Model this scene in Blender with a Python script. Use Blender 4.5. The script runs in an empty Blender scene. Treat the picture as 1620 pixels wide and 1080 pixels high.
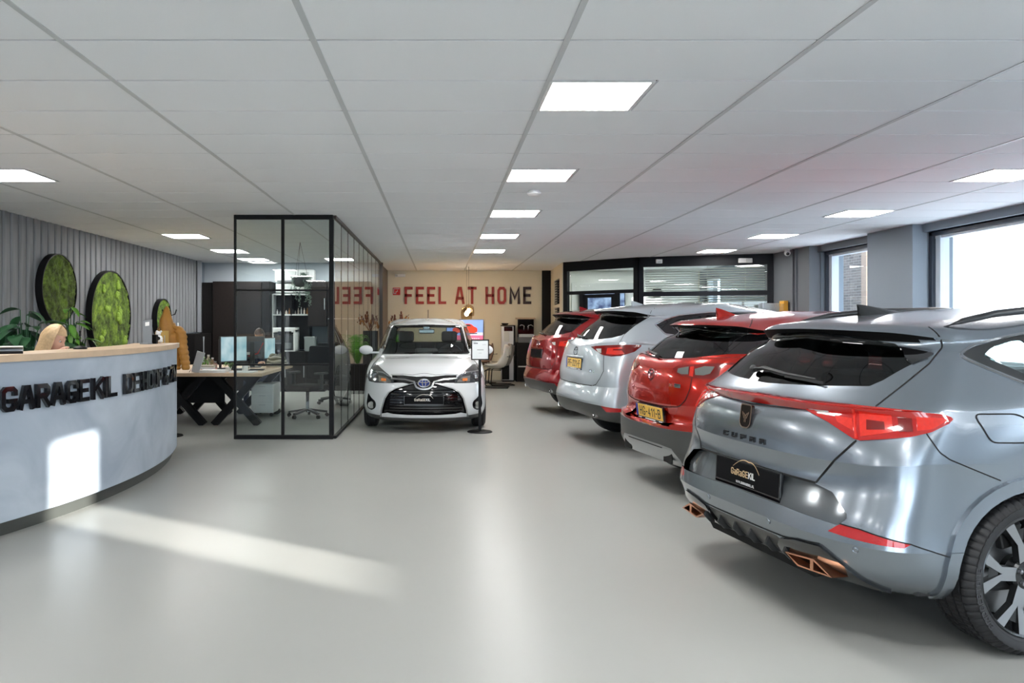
import bpy, bmesh, math, random
import numpy as np
from mathutils import Vector, Matrix
from mathutils.bvhtree import BVHTree
random.seed(7)
PI = math.pi
C = bpy.context.scene.collection
S = bpy.context.scene

# ------------------------------------------------------------------ camera
FPX = 1208.0
CH = 1.42
cd = bpy.data.cameras.new('camera')
cam = bpy.data.objects.new('camera', cd); C.objects.link(cam)
cam.location = (0, 0, CH)
cam.rotation_euler = (math.radians(90), 0, 0)
cd.sensor_width = 36.0
cd.lens = FPX * 36.0 / 1620.0
cd.shift_x = (810 - 697) / 1620.0
cd.shift_y = -(540 - 512) / 1620.0
cd.clip_start = 0.05; cd.clip_end = 300
S.camera = cam

# ------------------------------------------------------------------ world, sun, exposure
w = bpy.data.worlds.new('sky'); S.world = w; w.use_nodes = True
bg = w.node_tree.nodes['Background']
bg.inputs[0].default_value = (0.80, 0.90, 1.0, 1)
bg.inputs[1].default_value = 8.0
sd = bpy.data.lights.new('sun', 'SUN'); sun = bpy.data.objects.new('sun', sd); C.objects.link(sun)
sd.energy = 20.0; sd.angle = math.radians(0.5); sd.color = (1.0, 0.93, 0.84)
SUN_EL = math.radians(10.1)
sdir = Vector((-0.852 * math.cos(SUN_EL), 0.524 * math.cos(SUN_EL), -math.sin(SUN_EL)))
sun.rotation_euler = sdir.to_track_quat('-Z', 'Y').to_euler()
# the window openings guide the sky light into the room
for px_, py_, pz_, sx_, sy_, rot in ((7.0, 7.78, 1.75, 5.1, 1.8, (0, -90, 0)), (7.0, 12.28, 1.75, 1.8, 1.8, (0, -90, 0)), (-1.2, -9.32, 1.36, 2.8, 2.45, (90, 0, 0)), (3.35, -9.32, 1.36, 5.3, 2.45, (90, 0, 0)), (7.0, 1.4, 1.48, 6.0, 2.3, (0, -90, 0))):
    ad_ = bpy.data.lights.new('sky_portal', 'AREA'); ao = bpy.data.objects.new('sky_portal', ad_); C.objects.link(ao)
    ad_.shape = 'RECTANGLE'; ad_.size = sx_; ad_.size_y = sy_; ad_.cycles.is_portal = True
    ao.location = (px_, py_, pz_)
    d_ = Vector((-1, 0, 0)) if rot[1] else Vector((0, 1, 0))
    ao.rotation_euler = d_.to_track_quat('-Z', 'Z').to_euler()
    if rot[1]: pass
S.view_settings.view_transform = 'Standard'
S.view_settings.look = 'None'
S.view_settings.gamma = 1.0
S.view_settings.exposure = 0.20
S.cycles.caustics_reflective = False
S.cycles.caustics_refractive = False
S.view_settings.use_curve_mapping = False
PANEL_STRENGTH = 36.0

# ------------------------------------------------------------------ materials
MATS = {}
def M(name, col, rough=0.5, metal=0.0, coat=0.0, noise=None, bump=None, emit=None, spec=0.5, coatr=0.03, trans=0.0, ior=1.45, flake=0, aniso=None):
    """procedural Principled material: noise=(scale, amount) varies the colour, bump=(scale, strength)"""
    if name in MATS: return MATS[name]
    m = bpy.data.materials.new(name); m.use_nodes = True
    nt = m.node_tree; b = nt.nodes['Principled BSDF']
    b.inputs['Base Color'].default_value = (*col, 1)
    b.inputs['Roughness'].default_value = rough
    b.inputs['Metallic'].default_value = metal
    b.inputs['Coat Weight'].default_value = coat
    b.inputs['Coat Roughness'].default_value = coatr
    b.inputs['Specular IOR Level'].default_value = spec
    b.inputs['IOR'].default_value = ior
    if trans: b.inputs['Transmission Weight'].default_value = trans
    tc = nt.nodes.new('ShaderNodeTexCoord')
    sc, am = noise or (6.0, 0.04)
    n = nt.nodes.new('ShaderNodeTexNoise'); n.inputs['Scale'].default_value = sc; n.inputs['Detail'].default_value = 4
    nt.links.new(tc.outputs['Object'], n.inputs['Vector'])
    mx = nt.nodes.new('ShaderNodeMix'); mx.data_type = 'RGBA'
    mx.inputs[6].default_value = (*[max(0, c * (1 - am)) for c in col], 1)
    mx.inputs[7].default_value = (*[min(1, c * (1 + am)) for c in col], 1)
    nt.links.new(n.outputs['Fac'], mx.inputs[0]); nt.links.new(mx.outputs[2], b.inputs['Base Color'])
    if bump:
        n2 = nt.nodes.new('ShaderNodeTexNoise'); n2.inputs['Scale'].default_value = bump[0]; n2.inputs['Detail'].default_value = 5
        nt.links.new(tc.outputs['Object'], n2.inputs['Vector'])
        bp = nt.nodes.new('ShaderNodeBump'); bp.inputs['Strength'].default_value = bump[1]; bp.inputs['Distance'].default_value = 0.01
        nt.links.new(n2.outputs['Fac'], bp.inputs['Height']); nt.links.new(bp.outputs['Normal'], b.inputs['Normal'])
    if emit:
        b.inputs['Emission Color'].default_value = (*emit[0], 1); b.inputs['Emission Strength'].default_value = emit[1]
    MATS[name] = m
    return m

def glass_mat(name, tint=(1, 1, 1), refl=1.0, rough=0.0, ior=1.5):
    """thin architectural glass: clear transmission with Fresnel reflection, no refraction"""
    if name in MATS: return MATS[name]
    m = bpy.data.materials.new(name); m.use_nodes = True
    nt = m.node_tree; nt.nodes.clear()
    o = nt.nodes.new('ShaderNodeOutputMaterial'); mix = nt.nodes.new('ShaderNodeMixShader')
    t = nt.nodes.new('ShaderNodeBsdfTransparent'); t.inputs[0].default_value = (*tint, 1)
    g = nt.nodes.new('ShaderNodeBsdfGlossy'); g.inputs['Roughness'].default_value = rough
    g.inputs[0].default_value = (refl, refl, refl, 1)
    f = nt.nodes.new('ShaderNodeFresnel'); f.inputs[0].default_value = ior
    gg = nt.nodes.new('ShaderNodeNewGeometry'); inv = nt.nodes.new('ShaderNodeMath'); inv.operation = 'SUBTRACT'; inv.inputs[0].default_value = 1.0
    mu = nt.nodes.new('ShaderNodeMath'); mu.operation = 'MULTIPLY'   # reflect on the entering face only: the exit face would show false total reflection
    nt.links.new(gg.outputs['Backfacing'], inv.inputs[1]); nt.links.new(f.outputs[0], mu.inputs[0]); nt.links.new(inv.outputs[0], mu.inputs[1])
    nt.links.new(mu.outputs[0], mix.inputs[0]); nt.links.new(t.outputs[0], mix.inputs[1]); nt.links.new(g.outputs[0], mix.inputs[2])
    nt.links.new(mix.outputs[0], o.inputs[0])
    MATS[name] = m
    return m

# ------------------------------------------------------------------ object helpers
def link_mesh(name, bm, mat, parent=None, smooth=False, loc=None):
    me = bpy.data.meshes.new(name)
    bmesh.ops.recalc_face_normals(bm, faces=bm.faces[:]) if not smooth == 'keep' else None
    bm.to_mesh(me); bm.free()
    mats = mat if isinstance(mat, (list, tuple)) else [mat]
    for m in mats: me.materials.append(m)
    if smooth:
        for p in me.polygons: p.use_smooth = True
        if smooth == 'auto':
            me.set_sharp_from_angle(angle=math.radians(38))
    o = bpy.data.objects.new(name, me); C.objects.link(o)
    if parent is not None: o.parent = parent
    if loc is not None: o.location = loc
    return o
def tag(o, label=None, cat=None, group=None, kind=None):
    if label: o['label'] = label
    if cat: o['category'] = cat
    if group: o['group'] = group
    if kind: o['kind'] = kind
    return o
def thing(name, label, cat, loc=(0, 0, 0), rz=0.0, group=None):
    o = bpy.data.objects.new(name, None); C.objects.link(o)
    o.empty_display_size = 0.1
    o.location = loc; o.rotation_euler = (0, 0, rz)
    return tag(o, label, cat, group)
def struct(name, bm, mat, parent=None, smooth=False):
    o = link_mesh(name, bm, mat, parent, smooth)
    if parent is None: o['kind'] = 'structure'
    return o
def copy_tree(o, parent=None):
    c = o.copy(); C.objects.link(c); c.parent = parent
    for ch in list(o.children): copy_tree(ch, c)
    return c

def box(bm, x0, x1, y0, y1, z0, z1, mtx=None, bevel=0.0, mi=0):
    vs = [bm.verts.new((x, y, z)) for x in (x0, x1) for y in (y0, y1) for z in (z0, z1)]
    fs = [(0, 1, 3, 2), (4, 6, 7, 5), (0, 4, 5, 1), (2, 3, 7, 6), (0, 2, 6, 4), (1, 5, 7, 3)]
    faces = [bm.faces.new([vs[i] for i in f]) for f in fs]
    for f in faces: f.material_index = mi
    if bevel > 0:
        es = list({e for f in faces for e in f.edges})
        r = bmesh.ops.bevel(bm, geom=es, offset=bevel, segments=2, affect='EDGES', profile=0.5)
        vs = list({v for f in r['faces'] for v in f.verts} | {v for v in vs if v.is_valid})
        for f in r['faces']: f.material_index = mi
    if mtx is not None:
        bmesh.ops.transform(bm, matrix=mtx, verts=[v for v in vs if v.is_valid])
    return vs
def B(x0, x1, y0, y1, z0, z1, bevel=0.0):
    bm = bmesh.new(); box(bm, x0, x1, y0, y1, z0, z1, bevel=bevel); return bm
def frame_from(d):
    d = Vector(d).normalized()
    up = Vector((0, 0, 1)) if abs(d.z) < 0.95 else Vector((1, 0, 0))
    a = d.cross(up).normalized(); b = a.cross(d).normalized()
    return a, b
def tube(bm, pts, r, n=8, cap=True, rr=None, mi=0):
    """swept round tube through pts; r a number or list of radii"""
    pts = [Vector(p) for p in pts]; rings = []
    for i, p in enumerate(pts):
        d = (pts[min(i + 1, len(pts) - 1)] - pts[max(i - 1, 0)])
        if i == 0: a, b = frame_from(d)
        else:
            dn = d.normalized(); a = (a - dn * a.dot(dn)).normalized(); b = a.cross(dn).normalized() * -1 if False else dn.cross(a).normalized()
        rad = r[i] if isinstance(r, (list, tuple)) else r
        rings.append([bm.verts.new(p + (a * math.cos(2 * PI * k / n) + b * math.sin(2 * PI * k / n)) * rad) for k in range(n)])
    fs = []
    for i in range(len(rings) - 1):
        for k in range(n):
            fs.append(bm.faces.new((rings[i][k], rings[i][(k + 1) % n], rings[i + 1][(k + 1) % n], rings[i + 1][k])))
    if cap:
        fs.append(bm.faces.new(rings[0][::-1])); fs.append(bm.faces.new(rings[-1]))
    for f in fs: f.material_index = mi
    return rings
def bar(bm, p, q, w, d, up=(0, 0, 1)):
    """rectangular bar from p to q, w across, d along 'up x dir'"""
    p = Vector(p); q = Vector(q); t = (q - p).normalized(); up = Vector(up)
    s = t.cross(up).normalized(); u = s.cross(t).normalized()
    ring = lambda c: [bm.verts.new(c + s * (w / 2) * i + u * (d / 2) * j) for i, j in ((-1, -1), (1, -1), (1, 1), (-1, 1))]
    a, b = ring(p), ring(q)
    bm.faces.new(a[::-1]); bm.faces.new(b)
    for k in range(4): bm.faces.new((a[k], a[(k + 1) % 4], b[(k + 1) % 4], b[k]))
def lathe(bm, prof, n=32, mtx=None, closed=False, mi=0, a0=0, a1=2 * PI):
    """revolve (r, z) profile about z"""
    full = abs(a1 - a0 - 2 * PI) < 1e-6
    m = n if full else n + 1
    cols = []
    for k in range(m):
        a = a0 + (a1 - a0) * k / n
        cols.append([bm.verts.new((r * math.cos(a), r * math.sin(a), z)) for r, z in prof])
    L = len(prof)
    for k in range(n):
        c0, c1 = cols[k], cols[(k + 1) % m]
        for i in range(L if closed else L - 1):
            j = (i + 1) % L
            try: f = bm.faces.new((c0[i], c1[i], c1[j], c0[j])); f.material_index = mi
            except ValueError: pass
    vs = [v for c in cols for v in c]
    bmesh.ops.remove_doubles(bm, verts=vs, dist=1e-6)
    vs = [v for v in vs if v.is_valid]
    if mtx is not None: bmesh.ops.transform(bm, matrix=mtx, verts=vs)
    return vs
def prism(bm, pts, z0, z1, fn=None):
    """extrude a 2-D polygon between z0 and z1; fn maps (a, b, c) -> xyz"""
    fn = fn or (lambda a, b, c: (a, b, c))
    lo = [bm.verts.new(fn(a, b, z0)) for a, b in pts]; hi = [bm.verts.new(fn(a, b, z1)) for a, b in pts]
    n = len(pts)
    bm.faces.new(lo[::-1]); bm.faces.new(hi)
    for k in range(n): bm.faces.new((lo[k], lo[(k + 1) % n], hi[(k + 1) % n], hi[k]))
def blob(bm, c, r, seg=12, sc=(1, 1, 1), mtx=None):
    r_ = bmesh.ops.create_uvsphere(bm, u_segments=seg, v_segments=max(6, seg * 2 // 3), radius=r)
    m = Matrix.Translation(Vector(c)) @ (mtx if mtx is not None else Matrix.Identity(4)) @ Matrix.Diagonal((*sc, 1))
    bmesh.ops.transform(bm, matrix=m, verts=r_['verts'])
    return r_['verts']

# ------------------------------------------------------------------ stroke font
G = {
 'A': (1.0, [[(0, 0), (.36, 1), (.64, 1), (1, 0)], [(.13, .3), (.87, .3)]]),
 'B': (.9, [[(0, 0), (0, 1), (.7, 1), (.88, .88), (.88, .65), (.7, .53), (0, .53)], [(.7, .53), (.9, .4), (.9, .13), (.7, 0), (0, 0)]]),
 'C': (.9, [[(.9, .68), (.9, .85), (.7, 1), (.2, 1), (0, .85), (0, .15), (.2, 0), (.7, 0), (.9, .15), (.9, .32)]]),
 'D': (.9, [[(0, 0), (0, 1), (.65, 1), (.9, .8), (.9, .2), (.65, 0), (0, 0)]]),
 'E': (.8, [[(.8, 1), (0, 1), (0, 0), (.8, 0)], [(0, .5), (.68, .5)]]),
 'F': (.8, [[(.8, 1), (0, 1), (0, 0)], [(0, .5), (.68, .5)]]),
 'G': (.9, [[(.9, .76), (.9, .86), (.7, 1), (.2, 1), (0, .85), (0, .15), (.2, 0), (.7, 0), (.9, .15), (.9, .40), (.52, .40)]]),
 'H': (.9, [[(0, 0), (0, 1)], [(.9, 0), (.9, 1)], [(0, .5), (.9, .5)]]),
 'I': (.0, [[(0, 0), (0, 1)]]),
 'K': (.9, [[(0, 0), (0, 1)], [(.85, 1), (.05, .45)], [(.35, .62), (.9, 0)]]),
 'L': (.75, [[(0, 1), (0, 0), (.75, 0)]]),
 'M': (1.15, [[(0, 0), (0, 1), (.575, .3), (1.15, 1), (1.15, 0)]]),
 'N': (.9, [[(0, 0), (0, 1), (.9, 0), (.9, 1)]]),
 'O': (.9, [[(.45, 0), (.2, 0), (0, .15), (0, .85), (.2, 1), (.7, 1), (.9, .85), (.9, .15), (.7, 0), (.45, 0)]]),
 'P': (.85, [[(0, 0), (0, 1), (.65, 1), (.85, .86), (.85, .6), (.65, .45), (0, .45)]]),
 'R': (.9, [[(0, 0), (0, 1), (.68, 1), (.87, .86), (.87, .62), (.68, .48), (0, .48)], [(.45, .48), (.9, 0)]]),
 'S': (.85, [[(.85, .75), (.85, .87), (.65, 1), (.2, 1), (0, .87), (0, .64), (.2, .52), (.65, .48), (.85, .36), (.85, .13), (.65, 0), (.2, 0), (0, .13), (0, .25)]]),
 'T': (.9, [[(0, 1), (.9, 1)], [(.45, 1), (.45, 0)]]),
 'U': (.9, [[(0, 1), (0, .15), (.2, 0), (.7, 0), (.9, .15), (.9, 1)]]),
 'V': (.95, [[(0, 1), (.475, 0), (.95, 1)]]),
 'W': (1.3, [[(0, 1), (.3, 0), (.65, .8), (1.0, 0), (1.3, 1)]]),
 'Z': (.85, [[(0, 1), (.85, 1), (0, 0), (.85, 0)]]),
 'X': (.85, [[(0, 0), (.85, 1)], [(0, 1), (.85, 0)]]),
 '&': (1.0, [[(1, 0), (.2, .72), (.2, .88), (.32, 1), (.55, 1), (.65, .88), (.65, .75), (.08, .4), (0, .25), (0, .13), (.15, 0), (.5, 0), (.95, .42)]]),
 '1': (.4, [[(0, .78), (.4, 1), (.4, 0)]]),
 '2': (.8, [[(0, .75), (.0, .87), (.18, 1), (.62, 1), (.8, .87), (.8, .65), (0, 0), (.8, 0)]]),
 '4': (.85, [[(.62, 0), (.62, 1), (0, .28), (.85, .28)]]),
 '8': (.85, [[(.42, .53), (.18, .53), (.03, .66), (.03, .88), (.2, 1), (.65, 1), (.82, .88), (.82, .66), (.67, .53), (.42, .53)], [(.42, .53), (.2, .53), (0, .4), (0, .13), (.18, 0), (.67, 0), (.85, .13), (.85, .4), (.65, .53), (.42, .53)]]),
 '-': (.4, [[(0, .45), (.4, .45)]]), '.': (.0, [[(0, 0), (0, .12)]]), ' ': (.0, []),
 'a': (.75, [[(.05, .72), (.6, .72), (.75, .6), (.75, 0), (.15, 0), (0, .1), (0, .28), (.15, .38), (.75, .38)]]),
 # angular car lettering
 'c': (1.25, [[(1.25, 1), (.25, 1), (0, .75), (0, 0), (1.1, 0)]]), 'u': (1.2, [[(0, 1), (0, .2), (.2, 0), (1.0, 0), (1.2, .2), (1.2, 1)]]),
 'p': (1.2, [[(0, 0), (0, .45), (1.2, .45), (1.2, 1), (0, 1)]]), 'r': (1.2, [[(0, 0), (0, .45), (1.2, .45), (1.2, 1), (0, 1)], [(1.2, .45), (1.2, 0)]]),
}
def strip(pts, t):
    """mitred left/right offsets of a polyline"""
    pts = [Vector((*p, 0)) for p in pts]; out = []
    n = len(pts)
    closed = (pts[0] - pts[-1]).length < 1e-6
    for i in range(n):
        if closed and i in (0, n - 1): a, b = pts[n - 2], pts[1]
        else: a, b = pts[max(0, i - 1)], pts[min(n - 1, i + 1)]
        d1 = (pts[i] - a); d2 = (b - pts[i])
        if d1.length < 1e-9: d1 = d2
        if d2.length < 1e-9: d2 = d1
        d1.normalize(); d2.normalize()
        n1 = Vector((-d1.y, d1.x, 0)); n2 = Vector((-d2.y, d2.x, 0))
        m = (n1 + n2)
        if m.length < 1e-3: m = n1.copy()
        m.normalize(); k = min(1.6, 1 / max(0.35, m.dot(n1)))
        out.append((pts[i] + m * t / 2 * k, pts[i] - m * t / 2 * k))
    return out
def text(bm, s, h, w, t, fn, gap=None, depth=(0, 0.01), chars=None):
    """stroke lettering: h height, w letter width unit, t stroke; fn(u, v, d) -> xyz. returns width"""
    gap = gap if gap is not None else t * 1.6
    u = 0.0
    for ch in s:
        gw, strokes = G[ch]
        hh = h - t
        target = bm
        if chars is not None and strokes:
            target = bmesh.new()
        for st in strokes:
            pl = [(u + t / 2 + x * w, t / 2 + y * hh) for x, y in st]
            # square ends
            if (Vector(pl[0]) - Vector(pl[-1])).length > 1e-6:
                for e, f_ in ((0, 1), (-1, -2)):
                    d = (Vector(pl[e]) - Vector(pl[f_])).normalized() * t / 2
                    pl[e] = (pl[e][0] + d.x, pl[e][1] + d.y)
            off = strip(pl, t)
            lo, hi = depth
            for i in range(len(off) - 1):
                q = [off[i][0], off[i][1], off[i + 1][1], off[i + 1][0]]
                a = [target.verts.new(fn(p.x, p.y, lo)) for p in q]; b = [target.verts.new(fn(p.x, p.y, hi)) for p in q]
                target.faces.new(b)
                target.faces.new(a[::-1])
                for k in range(4): target.faces.new((a[k], a[(k + 1) % 4], b[(k + 1) % 4], b[k]))
        if chars is not None and strokes: chars.append((ch, target))
        u += gw * w + t + gap
    return u - gap
# ------------------------------------------------------------------ car bodies
def akima(x, y, q):
    x = np.asarray(x, float); y = np.asarray(y, float); q = np.asarray(q, float)
    one = y.ndim == 1
    if one: y = y[:, None]
    n = len(x)
    if n == 2:
        t = (q - x[0]) / (x[1] - x[0]); r = y[0] + (y[1] - y[0]) * t[:, None]
        return r[:, 0] if one else r
    d = np.diff(y, axis=0) / np.diff(x)[:, None]
    m = np.empty((n + 3, y.shape[1])); m[2:-2] = d
    m[1] = 2 * m[2] - m[3]; m[0] = 2 * m[1] - m[2]; m[-2] = 2 * m[-3] - m[-4]; m[-1] = 2 * m[-2] - m[-3]
    w1 = np.abs(m[3:] - m[2:-1]) + 1e-6; w2 = np.abs(m[1:-2] - m[:-3]) + 1e-6
    w1 = w1 + .15 * (w1 + w2); w2 = w2 + .15 * (w1 + w2)
    t = (w1 * m[1:-2] + w2 * m[2:-1]) / (w1 + w2)
    i = np.clip(np.searchsorted(x, q, side='right') - 1, 0, n - 2)
    h = (x[i + 1] - x[i])[:, None]; s = ((q - x[i])[:, None]) / h
    r = (2 * s**3 - 3 * s**2 + 1) * y[i] + (s**3 - 2 * s**2 + s) * h * t[i] + (-2 * s**3 + 3 * s**2) * y[i + 1] + (s**3 - s**2) * h * t[i + 1]
    return r[:, 0] if one else r

NR, NS, NF = 26, 56, 26
def row_curve(r):
    W = r['W']; wt = akima([a for a, b in W], [b for a, b in W], np.linspace(0, 1, NS + 1)) if len(W) > 1 else np.full(NS + 1, W[0][1])
    n, nf = r.get('n', 2.8), r.get('nf', 2.6)
    th = np.linspace(0, PI / 2, NR + 1)
    xr = wt[0] * np.sin(th) ** (2 / n); yr = r['y0'] + r['bow'] * (1 - np.cos(th) ** (2 / n))
    ya, yb = r['y0'] + r['bow'], r['y1'] - r['bowf']
    ys = np.linspace(ya, yb, NS + 1)
    thf = np.linspace(PI / 2, 0, NF + 1)
    xf = wt[-1] * np.sin(thf) ** (2 / nf); yf = r['y1'] - r['bowf'] * (1 - np.cos(thf) ** (2 / nf))
    x = np.concatenate([xr[:-1], wt, xf[1:]]); y = np.concatenate([yr[:-1], ys, yf[1:]])
    p = np.concatenate([np.linspace(0, 1, NR + 1)[:-1], np.linspace(1, 2, NS + 1), np.linspace(2, 3, NF + 1)[1:]])
    Z = r['Z']; z = akima([a for a, b in Z], [b for a, b in Z], p) if len(Z) > 1 else np.full(len(p), Z[0][1])
    x[0] = 0; x[-1] = 0
    return np.stack([x, y, z], 1)

def fillet(poly, rad, seg=4, closed=True):
    out = []; n = len(poly)
    for i in range(n):
        p = Vector(poly[i]); 
        if not closed and i in (0, n - 1): out.append(tuple(p)); continue
        a = Vector(poly[i - 1]); b = Vector(poly[(i + 1) % n])
        r = rad[i] if isinstance(rad, (list, tuple)) else rad
        da = (a - p); db = (b - p); k = min(r, da.length * .45, db.length * .45)
        if k < 1e-4: out.append(tuple(p)); continue
        s = p + da.normalized() * k; e = p + db.normalized() * k
        for j in range(seg + 1):
            t = j / seg; q = s * (1 - t)**2 + p * 2 * t * (1 - t) + e * t * t
            out.append((q.x, q.y))
    return out
def view(alpha):
    if alpha == 'top': return Vector((0, 0, 1)), Vector((1, 0, 0)), Vector((0, 1, 0))
    a = math.radians(alpha)
    return Vector((math.sin(a), -math.cos(a), 0)), Vector((math.cos(a), math.sin(a), 0)), Vector((0, 0, 1))
def inpoly(x, y, poly):
    c = False; n = len(poly); j = n - 1
    for i in range(n):
        xi, yi = poly[i]; xj, yj = poly[j]
        if (yi > y) != (yj > y) and x < (xj - xi) * (y - yi) / (yj - yi) + xi: c = not c
        j = i
    return c

class Car:
    def __init__(self, rows, root=None, step=0.03):
        self.root = root
        cs = [row_curve(r) for r in rows]
        segs = []; cur = [0]
        for i in range(1, len(rows)):
            cur.append(i)
            if rows[i].get('crease') and i < len(rows) - 1: segs.append(cur); cur = [i]
        segs.append(cur)
        self.bm = bmesh.new(); L = self.bm.verts.layers.float_vector.new('nrm'); self.L = L
        allv = []; allf = []
        for sg in segs:
            P = np.stack([cs[i] for i in sg])
            dl = np.linalg.norm(np.diff(P, axis=0), axis=2)
            # average chord over the columns keeps the parameter common
            ch = dl.mean(axis=1) + 1e-4
            t = np.concatenate([[0], np.cumsum(ch)])
            k = max(2, int(math.ceil(np.percentile(dl.sum(axis=0), 70) / step)))
            q = np.unique(np.concatenate([np.linspace(0, t[-1], k + 1), t]))
            q = q[np.concatenate([[True], np.diff(q) > step * .2])]; q[-1] = t[-1]
            F = akima(t, P.reshape(len(sg), -1), q).reshape(len(q), -1, 3)
            F[:, 0, 0] = 0; F[:, -1, 0] = 0
            du = np.gradient(F, axis=1); dv = np.gradient(F, axis=0)
            # mirror symmetric tangents on the centre line
            du[:, 0] = [1, 0, 0]; du[:, -1] = [-1, 0, 0]
            Nn = np.cross(du, dv); ln = np.linalg.norm(Nn, axis=2, keepdims=True)
            Nn = Nn / np.maximum(ln, 1e-9)
            bad = ln[:, :, 0] < 1e-8
            Nn[bad] = [0, 0, 1]
            base = len(allv)
            vv = [[None] * F.shape[1] for _ in range(F.shape[0])]
            for i in range(F.shape[0]):
                for j in range(F.shape[1]):
                    v = self.bm.verts.new(F[i, j]); v[L] = Vector(Nn[i, j]); vv[i][j] = v; allv.append(Vector(F[i, j]))
            nc = F.shape[1]
            for i in range(F.shape[0] - 1):
                for j in range(nc - 1):
                    try: self.bm.faces.new((vv[i][j], vv[i][j + 1], vv[i + 1][j + 1], vv[i + 1][j]))
                    except ValueError: pass
                    allf.append((base + i * nc + j, base + i * nc + j + 1, base + (i + 1) * nc + j + 1, base + (i + 1) * nc + j))
        self.bm.normal_update()
        self.bvh = BVHTree.FromPolygons(allv, allf)
        mv = [Vector((-v.x, v.y, v.z)) for v in allv]
        self.mbvh = BVHTree.FromPolygons(mv, [f[::-1] for f in allf])
    def hit(self, u, v, alpha):
        """first point of the shell seen in a view; returns point, outward normal"""
        o, ua, va = view(alpha)
        org = ua * u + va * v + o * 8
        if alpha != 'top': org += Vector((0, 2.2, 0)) - ua * Vector((0, 2.2, 0)).dot(ua)
        best = None
        for t in (self.bvh, self.mbvh):
            p, n, i, d = t.ray_cast(org, -o)
            if p is not None and (best is None or d < best[2]): best = (p, n if n.dot(o) > 0 else -n, d)
        return (best[0], best[1]) if best else (None, None)
    def cut(self, poly, alpha, filt=None, closed=True):
        o, ua, va = view(alpha); n = len(poly)
        us = [p[0] for p in poly]; vs = [p[1] for p in poly]
        bb = (min(us) - .05, max(us) + .05, min(vs) - .05, max(vs) + .05)
        def cand():
            r = []
            for f in self.bm.faces:
                c = f.calc_center_median(); u = c.dot(ua); v = c.dot(va)
                if bb[0] < u < bb[1] and bb[2] < v < bb[3] and f.normal.dot(o) > 0.02 and (filt is None or filt(c)): r.append(f)
            return r
        pool = set(cand())
        for i in range(n if closed else n - 1):
            p = Vector(poly[i]); q = Vector(poly[(i + 1) % n])
            if (q - p).length < 1e-6: continue
            e = (q - p).normalized()
            P3 = ua * p.x + va * p.y; E3 = ua * e.x + va * e.y
            nn = E3.cross(o).normalized(); Lg = (q - p).length
            sub = []
            for f in pool:
                if not f.is_valid: continue
                ts = []; ds = []
                for v in f.verts:
                    d2 = Vector((v.co.dot(ua) - p.x, v.co.dot(va) - p.y)); ts.append(d2.dot(e)); ds.append(d2.x * e.y - d2.y * e.x)
                if max(ts) < -0.002 or min(ts) > Lg + 0.002 or min(ds) > -1e-6 or max(ds) < 1e-6: continue
                sub.append(f)
            if not sub: continue
            geom = list({x for f in sub for x in (list(f.verts) + list(f.edges))}) + sub
            r = bmesh.ops.bisect_plane(self.bm, geom=geom, dist=1e-6, plane_co=P3, plane_no=nn)
            for g in r['geom']:
                if isinstance(g, bmesh.types.BMFace): pool.add(g)
            for g in r['geom_cut']:
                for f in g.link_faces: pool.add(f)
        self.bm.normal_update()
    def pick(self, poly, alpha, filt=None):
        o, ua, va = view(alpha); out = []
        for f in self.bm.faces:
            c = f.calc_center_median()
            if f.normal.dot(o) > 0.02 and (filt is None or filt(c)) and inpoly(c.dot(ua), c.dot(va), poly): out.append(f)
        return out
    def grab(self, faces, off=0.0, skirt=0.012, keep=False):
        """copy faces (with normals) to a new half bmesh, pushed out by off, with a rim"""
        nb = bmesh.new(); L2 = nb.verts.layers.float_vector.new('nrm'); L = self.L
        mp = {}; fs = set(faces)
        for f in faces:
            vs = []
            for v in f.verts:
                if v not in mp:
                    w = nb.verts.new(v.co + v[L] * off); w[L2] = v[L]; mp[v] = w
                vs.append(mp[v])
            try: nb.faces.new(vs)
            except ValueError: pass
        if skirt:
            for f in faces:
                for lp in f.loops:
                    e = lp.edge
                    if sum(1 for g in e.link_faces if g in fs) == 1:
                        a, b = lp.vert, lp.link_loop_next.vert
                        if abs(a.co.x) < 1e-5 and abs(b.co.x) < 1e-5: continue
                        pa, pb = a.co + a[L] * off, b.co + b[L] * off
                        qa, qb = pa - a[L] * skirt, pb - b[L] * skirt
                        nn = (pb - pa).cross(a[L]); nn = nn.normalized() if nn.length > 1e-9 else Vector(a[L])
                        ws = [nb.verts.new(x) for x in (pb, pa, qa, qb)]
                        if skirt < 0: nn = -nn; ws.reverse()
                        for x in ws: x[L2] = nn
                        nb.faces.new(ws)
        if not keep: bmesh.ops.delete(self.bm, geom=faces, context='FACES')
        return nb
    def region(self, poly, alpha, filt=None, off=0.0, skirt=0.012, keep=False):
        self.cut(poly, alpha, filt)
        return self.grab(self.pick(poly, alpha, filt), off, skirt, keep)
    def finish(self, nb, name, mat, mode='mirror', parent=None):
        """half bmesh with 'nrm' -> object(s)"""
        parent = parent or self.root
        out = []
        L2 = nb.verts.layers.float_vector['nrm']
        nb.verts.index_update()
        V = [v.co.copy() for v in nb.verts]; N = [Vector(v[L2]) for v in nb.verts]; Fc = [[v.index for v in f.verts] for f in nb.faces]
        nb.free()
        def mk(V, N, Fc):
            me = bpy.data.meshes.new(name); me.from_pydata(V, [], Fc); me.update()
            for p in me.polygons: p.use_smooth = True
            me.normals_split_custom_set_from_vertices([n.normalized() if n.length > 0 else Vector((0, 0, 1)) for n in N])
            me.materials.append(mat)
            o = bpy.data.objects.new(name, me); C.objects.link(o); o.parent = parent; out.append(o)
        mx = lambda a: Vector((-a.x, a.y, a.z))
        if not Fc: print('EMPTY REGION', name); return out
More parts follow.
